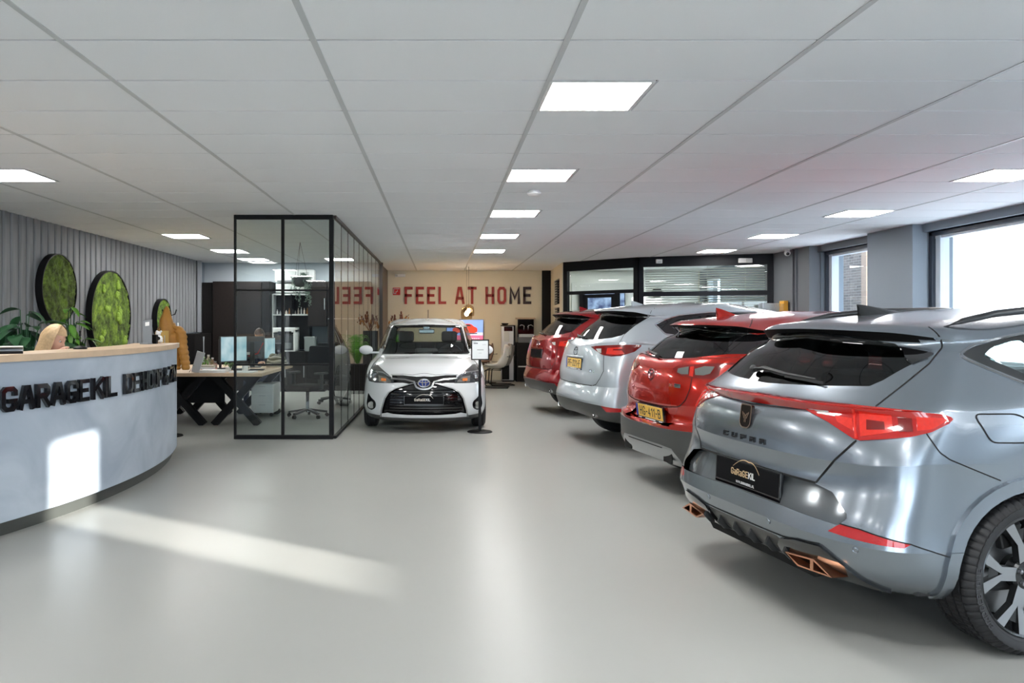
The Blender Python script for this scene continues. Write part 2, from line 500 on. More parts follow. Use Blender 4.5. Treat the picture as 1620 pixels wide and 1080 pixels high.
        if mode == 'mirror':
            k = len(V)
            mk(V + [mx(v) for v in V], N + [mx(n) for n in N], Fc + [[i + k for i in f[::-1]] for f in Fc])
        else:
            if 'R' in mode: mk(V, N, Fc)
            if 'L' in mode: mk([mx(v) for v in V], [mx(n) for n in N], [f[::-1] for f in Fc])
        return out
    def ribbon(self, bm, pts, alpha, w=0.006, off=0.0015, step=0.02, both=True, closed=False, h=0.0):
        """thin strip on the surface along a polyline given in a view (panel gaps, trim); h gives it a raised profile"""
        o, ua, va = view(alpha)
        pl = [Vector(p) for p in pts]
        if closed: pl.append(pl[0])
        dense = []
        for i in range(len(pl) - 1):
            k = max(1, int((pl[i + 1] - pl[i]).length / step))
            for j in range(k): dense.append(pl[i].lerp(pl[i + 1], j / k))
        dense.append(pl[-1])
        H = [self.hit(p.x, p.y, alpha) for p in dense]
        H = [(p, n) for p, n in H if p is not None]
        if len(H) < 2: return
        for s in ((1, -1) if both else (1,)):
            prev = None
            for i, (p, n) in enumerate(H):
                a = H[max(i - 1, 0)][0]; b = H[min(i + 1, len(H) - 1)][0]
                t = (b - a).normalized() if (b - a).length > 1e-9 else Vector((0, 0, 1))
                sd = t.cross(n).normalized() * w / 2
                m = lambda q: bm.verts.new((q.x * s, q.y, q.z))
                if h: cur = [m(p - sd), m(p - sd * .7 + n * (off + h)), m(p + sd * .7 + n * (off + h)), m(p + sd)]
                else: cur = [m(p - sd + n * off), m(p + sd + n * off)]
                if prev and (p - pp).length < 0.15:
                    for k in range(len(cur) - 1): bm.faces.new((prev[k], prev[k + 1], cur[k + 1], cur[k]))
                prev = cur; pp = p

def paint(name, col, metal=0.0, rough=0.35, coat=1.0, coatr=0.03, flake=0.0):
    if name in MATS: return MATS[name]
    m = M(name, col, rough=rough, metal=metal, coat=coat, coatr=coatr, noise=(900 if flake else 3, flake or 0.015))
    nt = m.node_tree; b = nt.nodes['Principled BSDF']; out = nt.nodes['Material Output']
    g = nt.nodes.new('ShaderNodeNewGeometry'); d = nt.nodes.new('ShaderNodeBsdfDiffuse'); d.inputs[0].default_value = (.012, .012, .013, 1)
    mx = nt.nodes.new('ShaderNodeMixShader')
    nt.links.new(g.outputs['Backfacing'], mx.inputs[0]); nt.links.new(b.outputs[0], mx.inputs[1]); nt.links.new(d.outputs[0], mx.inputs[2])
    nt.links.new(mx.outputs[0], out.inputs[0])
    return m

def tyre_mesh(R, wd, rim, tread=True):
    """tyre about the x axis, outer side at +wd/2"""
    h = wd / 2; bm = bmesh.new()
    pr = [(rim + .004, -h * .80), (rim + .02, -h * .93), ((R + rim) / 2, -h), (R - .03, -h * .95), (R - .008, -h * .80)]
    gro = [-.55, -.2, .2, .55]; xs = []
    for g in gro: xs += [(R - .001, (g - .045) * h), (R - .009, (g - .035) * h), (R - .009, (g + .035) * h), (R - .001, (g + .045) * h)]
    pr2 = [(R - .008, h * .80), (R - .03, h * .95), ((R + rim) / 2 + .012, h), ((R + rim) / 2 - .002, h * 1.005), (rim + .02, h * .94), (rim + .012, h * .93), (rim + .006, h * .86), (rim - .004, h * .80)]
    extra = [(R - .002, -h * .70)] + xs + [(R - .002, h * .70)]
    prof = pr + extra + pr2
    N = 300 if tread else 72
    cols = []
    for k in range(N):
        a = 2 * PI * k / N; col = []
        for i, (r, x) in enumerate(prof):
            rr = r; q = abs(x) / h
            if tread and r > R - .012 and q > .6:
                if k % 5 == 0: rr -= .007 if q < .9 else .004
            elif tread and R - .004 < r and q <= .6:
                if (k + int(round(x / h * 9))) % 5 == 0: rr -= .006
            elif tread and q >= .94 and r > R - .035 and k % 5 == 0: rr -= .003
            col.append(bm.verts.new((x, rr * math.cos(a), rr * math.sin(a))))
        cols.append(col)
    for k in range(N):
        c0, c1 = cols[k], cols[(k + 1) % N]
        for i in range(len(prof) - 1): bm.faces.new((c0[i], c1[i], c1[i + 1], c0[i + 1]))
    return bm
ROTX = Matrix.Rotation(PI / 2, 4, 'Y')   # lathe z -> x
def rim_mesh(rim, wd, style, n=5):
    """wheel disc + barrel about x, face at +x"""
    bm = bmesh.new(); h = wd / 2
    lathe(bm, [(rim + .004, h * .82), (rim - .004, h * .86), (rim - .012, h * .80), (rim - .02, h * .5), (rim - .045, 0), (rim - .04, -h * .8), (rim, -h * .82)], 64, ROTX)
    lathe(bm, [(0, h * .62), (.062, h * .62), (.07, h * .52), (.07, h * .2)], 32, ROTX)
    def P(r, a, x): return (x, r * math.sin(a), r * math.cos(a))
    for s in range(n):
        a0 = 2 * PI * s / n
        if style == 'double':      # pairs of blades that open towards the rim
            for sg in (-1, 1):
                st = [(.052, a0 + sg * .12, .035, h * .60), (rim * .55, a0 + sg * .11, .020, h * .66), (rim - .008, a0 + sg * .27, .034, h * .76)]
                sec = []
                for r, a, wh, x in st:
                    t = wh / r / 2 * 1.4
                    sec.append([bm.verts.new(P(r, a - t, x)), bm.verts.new(P(r, a + t, x)), bm.verts.new(P(r, a + t * 1.1, x - .03)), bm.verts.new(P(r, a - t * 1.1, x - .03))])
                for i in range(2):
                    for k in range(4):
                        f = bm.faces.new((sec[i][k], sec[i][(k + 1) % 4], sec[i + 1][(k + 1) % 4], sec[i + 1][k]))
                        if k == 0: f.material_index = 1
                bm.faces.new(sec[0][::-1]); bm.faces.new(sec[-1])
            # facet bridging the pair near the rim
            r0, r1 = rim * .60, rim * .80
            q = [bm.verts.new(P(r0, a0 - .10, h * .64)), bm.verts.new(P(r0, a0 + .10, h * .64)), bm.verts.new(P(r1, a0 + .14, h * .66)), bm.verts.new(P(r1, a0 - .14, h * .66))]
            bm.faces.new(q)
        else:
            st = [(.05, .05, h * .60), (rim * .5, .032, h * .68), (rim - .008, .045, h * .78)]
            sec = []
            for r, wh, x in st:
                t = wh / r / 2 * 1.5
                sec.append([bm.verts.new(P(r, a0 - t, x)), bm.verts.new(P(r, a0 + t, x)), bm.verts.new(P(r, a0 + t, x - .03)), bm.verts.new(P(r, a0 - t, x - .03))])
            for i in range(2):
                for k in range(4): bm.faces.new((sec[i][k], sec[i][(k + 1) % 4], sec[i + 1][(k + 1) % 4], sec[i + 1][k]))
    return bm
def add_wheels(root, R, wd, rim, track, ya, yb, rimmat, facemat, style='double', n=5, tread=True, letters=False, turn=0.3):
    tm = M('tyre rubber', (.022, .022, .024), .55, noise=(30, .2))
    first = None
    for (sx, y) in ((1, ya), (-1, ya), (1, yb), (-1, yb)):
        if first is None:
            o = link_mesh('wheel', rim_mesh(rim, wd, style, n), [rimmat, facemat], root)
            link_mesh('tyre', tyre_mesh(R, wd, rim, tread), tm, o, smooth='auto')
            bm = bmesh.new(); lathe(bm, [(.07, .0), (rim - .06, .0), (rim - .06, -.02), (.07, -.02)], 40, ROTX)
            link_mesh('brake_disc', bm, M('brake steel', (.35, .35, .36), .35, 1.0), o)
            bm = bmesh.new(); box(bm, -.03, .03, -.06, .06, rim - .15, rim - .05, bevel=.01)
            link_mesh('brake_calliper', bm, M('calliper black', (.02, .02, .02), .4), o)
            bm = bmesh.new()
            for k in range(5):
                a = 2 * PI * k / 5 + .3
                lathe(bm, [(0, .012), (.009, .010), (.012, 0)], 8, Matrix.Translation((wd / 2 * .62, .045 * math.sin(a), .045 * math.cos(a))) @ ROTX)
            link_mesh('wheel_bolt', bm, M('bolt steel', (.3, .3, .31), .3, 1.0), o)['kind'] = 'stuff'
            bm = bmesh.new(); lathe(bm, [(0, .012), (.024, .010), (.028, 0)], 20, Matrix.Translation((wd / 2 * .62, 0, 0)) @ ROTX)
            link_mesh('hub_cap', bm, M('hub black', (.03, .03, .03), .3), o)
            if letters:
                bm = bmesh.new(); rr = (R + rim) / 2 - .012
                def fn(u, v, d, a00=PI * 1.02):
                    a = a00 + u / rr; r = rr + v
                    return (wd / 2 * 1.0 + d, r * math.sin(a), r * math.cos(a))
                text(bm, 'BRIDGESTONE', .024, .017, .004, lambda u, v, d: fn(u, v, d, -2.06), depth=(-.002, .0018))
                link_mesh('sidewall_lettering', bm, M('tyre lettering', (.06, .06, .065), .5), o)['kind'] = 'stuff'
            first = o
        else: o = copy_tree(first, root)
        o.location = (sx * (track / 2), y, R)
        o.rotation_euler = (turn, 0, 0 if sx > 0 else PI)
def seat_parts(parent, x, y, z, mat, name='seat'):
    bm = bmesh.new()
    box(bm, -.25, .25, -.25, .27, -.06, .08, bevel=.04)
    m = Matrix.Translation((0, -.24, .02)) @ Matrix.Rotation(math.radians(14), 4, 'X')
    box(bm, -.24, .24, -.07, .06, 0, .60, mtx=m, bevel=.045)
    box(bm, -.13, .13, -.06, .04, .62, .80, mtx=m, bevel=.04)
    tube(bm, [m @ Vector((-.06, 0, .55)), m @ Vector((-.06, 0, .66))], .008, 6); tube(bm, [m @ Vector((.06, 0, .55)), m @ Vector((.06, 0, .66))], .008, 6)
    o = link_mesh(name, bm, mat, parent, smooth='auto'); o.location = (x, y, z); return o
# ------------------------------------------------------------------ room shell
CEIL = CH + 1.3415
YF, YB = 19.3, -9.0
XL, XR = -5.2, 6.55
m_floor = M('poured resin floor', (.355, .36, .342), .30, noise=(.7, .06), bump=(1.5, .02), spec=.11)
m_wall = M('blue grey wall paint', (.20, .235, .275), .6, noise=(3, .03), bump=(60, .05))
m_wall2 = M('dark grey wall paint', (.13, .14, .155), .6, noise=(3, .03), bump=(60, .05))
m_offwall = M('pale office wall paint', (.40, .44, .48), .7, noise=(3, .03))
m_beige = M('beige wall paint', (.80, .75, .61), .7, noise=(4, .04), bump=(90, .03))
m_white = M('white lacquer', (.8, .8, .8), .4)
m_black = M('black powder coat', (.008, .008, .009), .45, spec=.2)
m_dark = M('near black board', (.009, .008, .008), .5, spec=.2)
m_alu = M('brushed aluminium', (.6, .62, .65), .35, .9)
struct('floor', B(XL - .3, 7.2, YB - .3, YF + .3, -.12, 0), m_floor)

# ceiling: slab above, tiles, profiles
m_tile = M('white mineral tile', (.91, .93, .95), .85, noise=(220, .035), bump=(300, .12), spec=.2)
m_rail = M('grey ceiling profile', (.60, .62, .63), .5, noise=(5, .02))
ceiling = struct('ceiling', B(XL - .3, 7.2, YB - .3, YF + .3, CEIL + .02, CEIL + .2), M('void above tiles', (.04, .04, .04), .9))
GX0, GY0 = .598, 3.616
LIGHTS = []   # (x, y) of the near left corner of each 0.6 m light
for k in (-15, -11, -7, -3, 1, 5, 9, 13, 17): LIGHTS.append((GX0, GY0 + .6 * k))
for k in (-15, -11, -7, -3, 1, 5, 9, 13, 17): LIGHTS.append((GX0 + 4.2, GY0 + .6 * k))
for k in (-15, -11, -7, -3, 1, 5, 13, 17, 20): LIGHTS.append((GX0 - 4.8, GY0 + .6 * k))
LIGHTS.append((GX0 - 3.0, GY0 + .6 * 20))
def tile_bm(w, d):
    bm = bmesh.new(); box(bm, .014, w - .014, .008, d - .008, 0, .015, bevel=.003); return bm
tile_mesh = None; back = bmesh.new()
lset = {(round(x, 2), round(y, 2)) for x, y in LIGHTS}
for j in range(-21, 27):
    y = GY0 + .6 * j
    for i in range(-5, 6):
        x = GX0 + 1.2 * i
        if x > 7.2 or x + 1.2 < XL or y + .6 > YF + .3: continue
        lit = [l for l in LIGHTS if abs(l[1] - y) < .01 and x - .01 <= l[0] < x + 1.19]
        inview = y > 2.0 and (697 + x * 1208 / y) < 1760 and (697 + (x + 1.2) * 1208 / max(y, .1)) > -120
        if lit:
            for s in (0, .6):
                if abs(lit[0][0] - (x + s)) > .01:
                    o = link_mesh('ceiling_tile', B(.008, .592, .004, .596, 0, .015, .003), m_tile, ceiling, loc=(x + s, y, CEIL))
            continue
        if not inview: box(back, x + .014, x + 1.186, y + .004, y + .596, CEIL, CEIL + .015); continue
        if tile_mesh is None:
            o = link_mesh('ceiling_tile', tile_bm(1.2, .6), m_tile, ceiling, loc=(x, y, CEIL)); tile_mesh = o.data
        else:
            o = bpy.data.objects.new('ceiling_tile', tile_mesh); C.objects.link(o); o.parent = ceiling; o.location = (x, y, CEIL)
o = link_mesh('ceiling_tiles_behind', back, m_tile, ceiling); o['kind'] = 'stuff'
for i in range(-4, 6):
    x = GX0 + 1.2 * i
    if XL < x < 6.6: link_mesh('ceiling_rail', B(x - .015, x + .015, YB, YF, CEIL - .003, CEIL + .012), m_rail, ceiling)
# light panels
m_lamp = M('lit diffuser', (.9, .9, .9), .5, emit=((1.0, .985, .96), PANEL_STRENGTH))
LP_LABELS = {}
proto = None
def lp_label(x, y):
    col = 'middle row' if abs(x - GX0) < .1 else ('right row by the windows' if x > 3 else 'left row by the plank wall')
    return col
order = {}
for (x, y) in LIGHTS:
    if y < 2.5 and not (x < 2 and y > 2): pass
    key = round(x, 1)
    if proto is None:
        proto = thing('ceiling_light', 'x', 'ceiling light', (x, y, CEIL))
        bm = bmesh.new()
        for a in ((0.006, .026, .006, .594), (.574, .594, .006, .594), (.026, .574, .006, .026), (.026, .574, .574, .594)): box(bm, a[0], a[1], a[2], a[3], -.004, .014)
        link_mesh('frame', bm, m_white, proto)
        link_mesh('diffuser', B(.026, .574, .026, .574, -.001, .008), m_lamp, proto)
        o = proto
    else: o = copy_tree(proto)
    o.location = (x, y, CEIL)
    LP_LABELS.setdefault(key, []).append((y, o))
names = {round(GX0, 1): 'square lit ceiling panel in the middle row above the aisle', round(GX0 + 4.2, 1): 'square lit ceiling panel in the right row near the windows',
         round(GX0 - 4.8, 1): 'square lit ceiling panel in the left row towards the plank wall', round(GX0 - 3.0, 1): 'square lit ceiling panel above the glass side wall of the office'}
ordw = ['nearest', 'second nearest', 'third nearest', 'fourth nearest', 'fifth nearest']
for key, lst in LP_LABELS.items():
    lst.sort(key=lambda q: q[0])
    vis = [q for q in lst if q[0] > 3.5 and 697 + key * 1208 / q[0] < 1600]; hid = [q for q in lst if q not in vis]
    for n_, (y, o) in enumerate(vis):
        o['label'] = names[key] if len(vis) == 1 else names[key] + ', ' + ordw[n_]; o['group'] = 'ceiling light panels'
    for y, o in hid: o['label'] = 'square ceiling panel out of the picture behind the viewer'; o['group'] = 'ceiling light panels behind the viewer'

# left wall: plaster + vertical boards
wl = struct('wall_left', B(XL - .3, XL, YB, YF, 0, CEIL + .02), m_wall)
m_plank = M('weathered grey board', (.215, .22, .236), .6, noise=(6, .42), bump=(25, .25))
def plank_mat():
    m = m_plank; nt = m.node_tree
    mp = nt.nodes.new('ShaderNodeMapping'); mp.inputs['Scale'].default_value = (3, 3, .25)
    oi = nt.nodes.new('ShaderNodeObjectInfo'); tc = [n for n in nt.nodes if n.type == 'TEX_COORD'][0]
    ad = nt.nodes.new('ShaderNodeVectorMath'); ad.operation = 'ADD'
    sc = nt.nodes.new('ShaderNodeMath'); sc.operation = 'MULTIPLY'; sc.inputs[1].default_value = 40
    nt.links.new(oi.outputs['Random'], sc.inputs[0]); nt.links.new(tc.outputs['Object'], ad.inputs[0]); nt.links.new(sc.outputs[0], ad.inputs[1])
    nt.links.new(ad.outputs[0], mp.inputs[0])
    for n in nt.nodes:
        if n.type == 'TEX_NOISE': nt.links.new(mp.outputs[0], n.inputs['Vector'])
plank_mat()
pm = None
y = 6.06
while y < 16.5:
    z0 = 0 if y < 15.0 else 1.24
    h_ = CEIL - z0
    key = z0
    if pm is None or pm[0] != key:
        bm = bmesh.new()
        # shiplap board: the face leans so that one long edge stands proud
        prism(bm, [(0, 0), (.0, .018), (.006, .026), (.030, .030), (.168, .012), (.172, 0)], 0, h_, fn=lambda a, b, c: (b, a, c))
        o = link_mesh('plank', bm, m_plank, wl, loc=(XL, y, z0)); pm = (key, o.data)
    else:
        o = bpy.data.objects.new('plank', pm[1]); C.objects.link(o); o.parent = wl; o.location = (XL, y, z0)
    y += .175
# far wall and office back wall
struct('wall_far', B(-1.5, 6.9, YF, YF + .2, 0, CEIL + .02), m_beige)
struct('wall_office', B(XL, -1.35, 16.8, 17.0, 0, CEIL + .02), m_offwall)
struct('wall_side_office', B(-1.5, -1.335, 16.86, YF, 0, CEIL + .02), M('brown grey panel', (.13, .11, .10), .5))

# right wall with window openings
wr = bmesh.new()
X0, X1 = XR, 6.95
def rw(y0, y1, z0=0, z1=CEIL + .02, x0=X0, x1=X1): box(wr, x0, x1, y0, y1, z0, z1)
HEAD = 2.655
SILL = .85
wins = [(-1.6, 4.4, .35, 2.655), (5.2, 10.35, SILL, HEAD), (11.38, 13.17, SILL, HEAD), (17.9, 19.15, .9, 2.58)]
rw(YB, wins[0][0]); rw(wins[0][1], wins[1][0]); rw(10.35, 11.38); rw(13.17, 17.9); rw(19.15, YF)
for a, b, s, h_ in wins: rw(a, b, 0, s); rw(a, b, h_)
struct('wall_right', wr, m_wall)
bm = bmesh.new(); box(bm, 6.36, XR + .01, 10.29, 11.38, 0, CEIL); struct('trim_1', bm, m_wall)
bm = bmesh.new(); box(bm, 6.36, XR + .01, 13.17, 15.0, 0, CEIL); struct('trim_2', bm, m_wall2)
# window frames and panes
m_pane = glass_mat('window glass', (.97, .99, 1.0))
m_fr = M('dark blue grey window frame', (.05, .065, .09), .35)
m_frw = M('white inner window frame', (.62, .68, .74), .35)
def window(n, y0, y1, z0, z1, mull=()):
    bm = bmesh.new(); x = 6.62
    for a in ((y0, y0 + .07, z0, z1), (y1 - .07, y1, z0, z1), (y0, y1, z0, z0 + .07), (y0, y1, z1 - .055, z1)): box(bm, x, x + .10, *a, bevel=.006)
    o = struct('window_%d' % n, bm, m_fr)
    ys = [y0 + .07] + list(mull) + [y1 - .07]
    bm = bmesh.new()
    for i, yy in enumerate(ys):
        if i == 0: box(bm, x + .03, x + .15, yy, yy + .05, z0 + .07, z1 - .055)
        elif i == len(ys) - 1: box(bm, x + .03, x + .15, yy - .12, yy - .075, z0 + .07, z1 - .055); box(bm, x + .045, x + .16, yy - .06, yy, z0 + .07, z1 - .055)
        else: box(bm, x + .03, x + .15, yy - .03, yy + .03, z0 + .07, z1 - .055)
    box(bm, x + .04, x + .15, y0 + .07, y1 - .07, z0 + .07, z0 + .12); box(bm, x + .04, x + .15, y0 + .07, y1 - .07, z1 - .09, z1 - .055)
    link_mesh('window_sash', bm, m_frw, o)
    for i in range(len(ys) - 1): link_mesh('pane', B(x + .09, x + .098, ys[i] + .04, ys[i + 1] - .04, z0 + .1, z1 - .08), m_pane, o)
    link_mesh('window_sill', B(x - .12, x + .1, y0, y1, z0 - .04, z0), m_white, o)
window(1, 5.2, 10.35, SILL, HEAD, (7.4,))
window(2, 11.38, 13.17, SILL, HEAD)
window(6, 17.9, 19.15, .9, 2.58)
window(3, -1.6, 4.4, .35, 2.655, (1.4,))
# beams above the windows
struct('trim_3', B(6.50, XR + .3, 5.0, 10.29, HEAD, CEIL), m_wall)
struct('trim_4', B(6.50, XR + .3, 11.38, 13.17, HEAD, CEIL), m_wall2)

# rear wall (behind the viewer) with the shop front
bk = bmesh.new()
box(bk, XL, 6.95, YB - .3, YB, 0, .10); box(bk, XL, 6.95, YB - .3, YB, 2.6, CEIL + .02)
for a, b in ((XL, -2.6), (.2, .7), (6.0, 6.95)): box(bk, a, b, YB - .3, YB, .10, 2.6)
struct('wall_back', bk, m_wall)
for n_, (a, b) in enumerate(((-2.6, .2), (.7, 6.0))):
    bm = bmesh.new()
    for q in ((a, a + .07, .10, 2.6), (b - .07, b, .10, 2.6), ((a + b) / 2 - .04, (a + b) / 2 + .04, .10, 2.6), (a, b, .10, .17), (a, b, 2.53, 2.6)): box(bm, q[0], q[1], YB - .2, YB - .1, q[2], q[3])
    o = struct('window_%d' % (4 + n_), bm, m_fr)
    link_mesh('pane', B(a + .07, b - .07, YB - .155, YB - .147, .17, 2.53), m_pane, o)

# outside: pavement, brick house, unseen white blocks added to shape the sunbeam
struct('trim_5', B(-30, 45, -40, 60, -.30, -.14), M('concrete pavement', (.68, .68, .70), .8, noise=(2, .1)))
def brick_mat():
    m = M('grey brown brick', (.20, .17, .16), .85)
    nt = m.node_tree; b = nt.nodes['Principled BSDF']
    tc = [n for n in nt.nodes if n.type == 'TEX_COORD'][0]
    mp = nt.nodes.new('ShaderNodeMapping'); mp.inputs['Rotation'].default_value = (PI / 2, 0, 0)
    sx = nt.nodes.new('ShaderNodeSeparateXYZ'); cx = nt.nodes.new('ShaderNodeCombineXYZ'); ad = nt.nodes.new('ShaderNodeMath')
    nt.links.new(tc.outputs['Object'], sx.inputs[0]); nt.links.new(sx.outputs[0], ad.inputs[0]); nt.links.new(sx.outputs[1], ad.inputs[1])
    nt.links.new(ad.outputs[0], cx.inputs[0]); nt.links.new(sx.outputs[2], cx.inputs[1])
    br = nt.nodes.new('ShaderNodeTexBrick'); br.inputs['Scale'].default_value = 1
    br.inputs['Brick Width'].default_value = .22; br.inputs['Row Height'].default_value = .062; br.inputs['Mortar Size'].default_value = .006
    br.inputs['Color1'].default_value = (.062, .052, .05, 1); br.inputs['Color2'].default_value = (.028, .025, .026, 1); br.inputs['Mortar'].default_value = (.10, .097, .094, 1)
    nt.links.new(cx.outputs[0], br.inputs['Vector']); nt.links.new(br.outputs['Color'], b.inputs['Base Color'])
    bp = nt.nodes.new('ShaderNodeBump'); bp.inputs['Strength'].default_value = .6; bp.inputs['Distance'].default_value = .01; bp.invert = True
    nt.links.new(br.outputs['Fac'], bp.inputs['Height']); nt.links.new(bp.outputs['Normal'], b.inputs['Normal'])
    return m
bm = bmesh.new(); box(bm, 9.5, 10.6, 17.0, 24.3, -.14, 5.5)
o = struct('trim_6', bm, brick_mat())
link_mesh('corner_post', B(9.42, 9.62, 16.9, 17.1, -.14, 5.5), M('pale timber', (.12, .085, .065), .7), o)
m_blocker = M('white sun blocker', (.75, .75, .74), .8)
struct('sun_blocker_1', B(12, 12.4, -3.06, 12.0, -.14, 7.5), m_blocker)  # added out of view: the gap between both blocks makes the narrow sunbeam
struct('sun_blocker_2', B(12, 12.4, -16, -3.85, -.14, 7.5), m_blocker)
struct('sun_blocker_3', B(12, 12.2, -3.85, -3.06, -.14, 2.60), m_blocker)  # unseen low wall added to cut off the lower part of the beam
# ------------------------------------------------------------------ grey coupe SUV
CUPRA_ROWS = [
 dict(y0=.13, bow=.40, y1=4.38, bowf=.6, n=2.8, W=[(0, .80), (.1, .82), (.9, .82), (1, .78)], Z=[(0, .275), (.6, .26), (1, .25), (2, .22), (3, .20)]),
 dict(y0=.065, bow=.38, y1=4.42, bowf=.6, n=2.8, W=[(0, .86), (.12, .885), (.5, .885), (.9, .90), (1, .86)], Z=[(0, .335), (1, .31), (2, .28), (3, .26)]),
 dict(y0=.03, bow=.36, y1=4.44, bowf=.6, n=3.0, crease=1, W=[(0, .885), (.12, .905), (.5, .895), (.9, .915), (1, .88)], Z=[(0, .41), (.8, .40), (1, .41), (1.3, .42), (2, .42), (3, .38)]),
 dict(y0=.0, bow=.36, y1=4.45, bowf=.6, n=3.0, crease=1, W=[(0, .885), (.12, .905), (.5, .89), (.9, .912), (1, .88)], Z=[(0, .48), (.8, .47), (1, .465), (1.3, .48), (2, .47), (3, .44)]),
 dict(y0=.03, bow=.35, y1=4.45, bowf=.6, n=3.2, W=[(0, .875), (.12, .905), (.5, .885), (.9, .905), (1, .87)], Z=[(0, .56), (1, .56), (2, .56), (3, .53)]),
 dict(y0=.078, bow=.335, y1=4.44, bowf=.6, n=3.1, W=[(0, .87), (.12, .907), (.5, .88), (.9, .905), (1, .86)], Z=[(0, .69), (1, .70), (2, .68), (3, .62)]),
 dict(y0=.056, bow=.354, y1=4.41, bowf=.6, n=2.6, crease=1, W=[(0, .87), (.12, .912), (.5, .885), (.9, .91), (1, .84)], Z=[(0, .80), (.6, .81), (1, .83), (2, .78), (3, .70)]),
 dict(y0=.08, bow=.382, y1=4.36, bowf=.7, n=2.3, W=[(0, .865), (.14, .92), (.5, .89), (.9, .905), (1, .80)], Z=[(0, .95), (1, .95), (1.5, .90), (2, .87), (3, .80)]),
 dict(y0=.115, bow=.385, y1=4.30, bowf=.72, n=2.2, crease=1, W=[(0, .86), (.14, .918), (.5, .89), (.9, .89), (1, .77)], Z=[(0, 1.0), (1, 1.0), (1.5, .93), (2, .90), (3, .86)]),
 dict(y0=.09, bow=.385, y1=4.15, bowf=.75, n=2.15, crease=1, W=[(0, .845), (.14, .898), (.5, .875), (.9, .87), (1, .74)], Z=[(0, 1.055), (.7, 1.045), (1, 1.045), (1.2, 1.07), (1.5, 1.0), (2, .95), (3, .92)]),
 dict(y0=.18, bow=.39, y1=3.50, bowf=.75, n=2.05, W=[(0, .80), (.2, .845), (.5, .84), (.9, .82), (1, .70)], Z=[(0, 1.105), (1, 1.13), (1.2, 1.13), (1.5, 1.05), (2, 1.0), (3, 1.04)]),
 dict(y0=.31, bow=.40, y1=3.12, bowf=.55, n=2.1, W=[(0, .71), (.2, .755), (.5, .765), (1, .68)], Z=[(0, 1.235), (1, 1.245), (1.5, 1.21), (2, 1.18), (3, 1.24)]),
 dict(y0=.43, bow=.34, y1=2.86, bowf=.45, n=2.3, W=[(0, .635), (.2, .68), (.5, .69), (1, .62)], Z=[(0, 1.350), (1, 1.325), (1.5, 1.37), (2, 1.34), (3, 1.365)]),
 dict(y0=.385, bow=.37, y1=2.78, bowf=.42, n=2.3, crease=1, W=[(0, .63), (.2, .66), (.5, .66), (1, .60)], Z=[(0, 1.394), (.5, 1.380), (1, 1.345), (1.5, 1.42), (2, 1.38), (3, 1.395)]),
 dict(y0=.46, bow=.38, y1=2.68, bowf=.40, n=2.4, W=[(0, .59), (.2, .61), (.5, .61), (1, .55)], Z=[(0, 1.43), (.5, 1.415), (1, 1.395), (1.5, 1.465), (2, 1.42), (3, 1.425)]),
 dict(y0=.80, bow=.36, y1=2.50, bowf=.35, n=3.0, W=[(0, .42), (.5, .46), (1, .40)], Z=[(0, 1.47), (1, 1.455), (1.5, 1.495), (2, 1.455), (3, 1.455)]),
 dict(y0=1.15, bow=.3, y1=2.30, bowf=.3, n=2.5, W=[(0, .20), (.5, .22), (1, .2)], Z=[(0, 1.495), (1, 1.49), (1.5, 1.505), (2, 1.478), (3, 1.475)]),
 dict(y0=1.30, bow=.2, y1=2.2, bowf=.2, n=2.2, W=[(0, .0005), (.5, .0005), (1, .0005)], Z=[(0, 1.50), (1.5, 1.511), (3, 1.482)]),
]
def CY(v): return lambda c: c.y < v
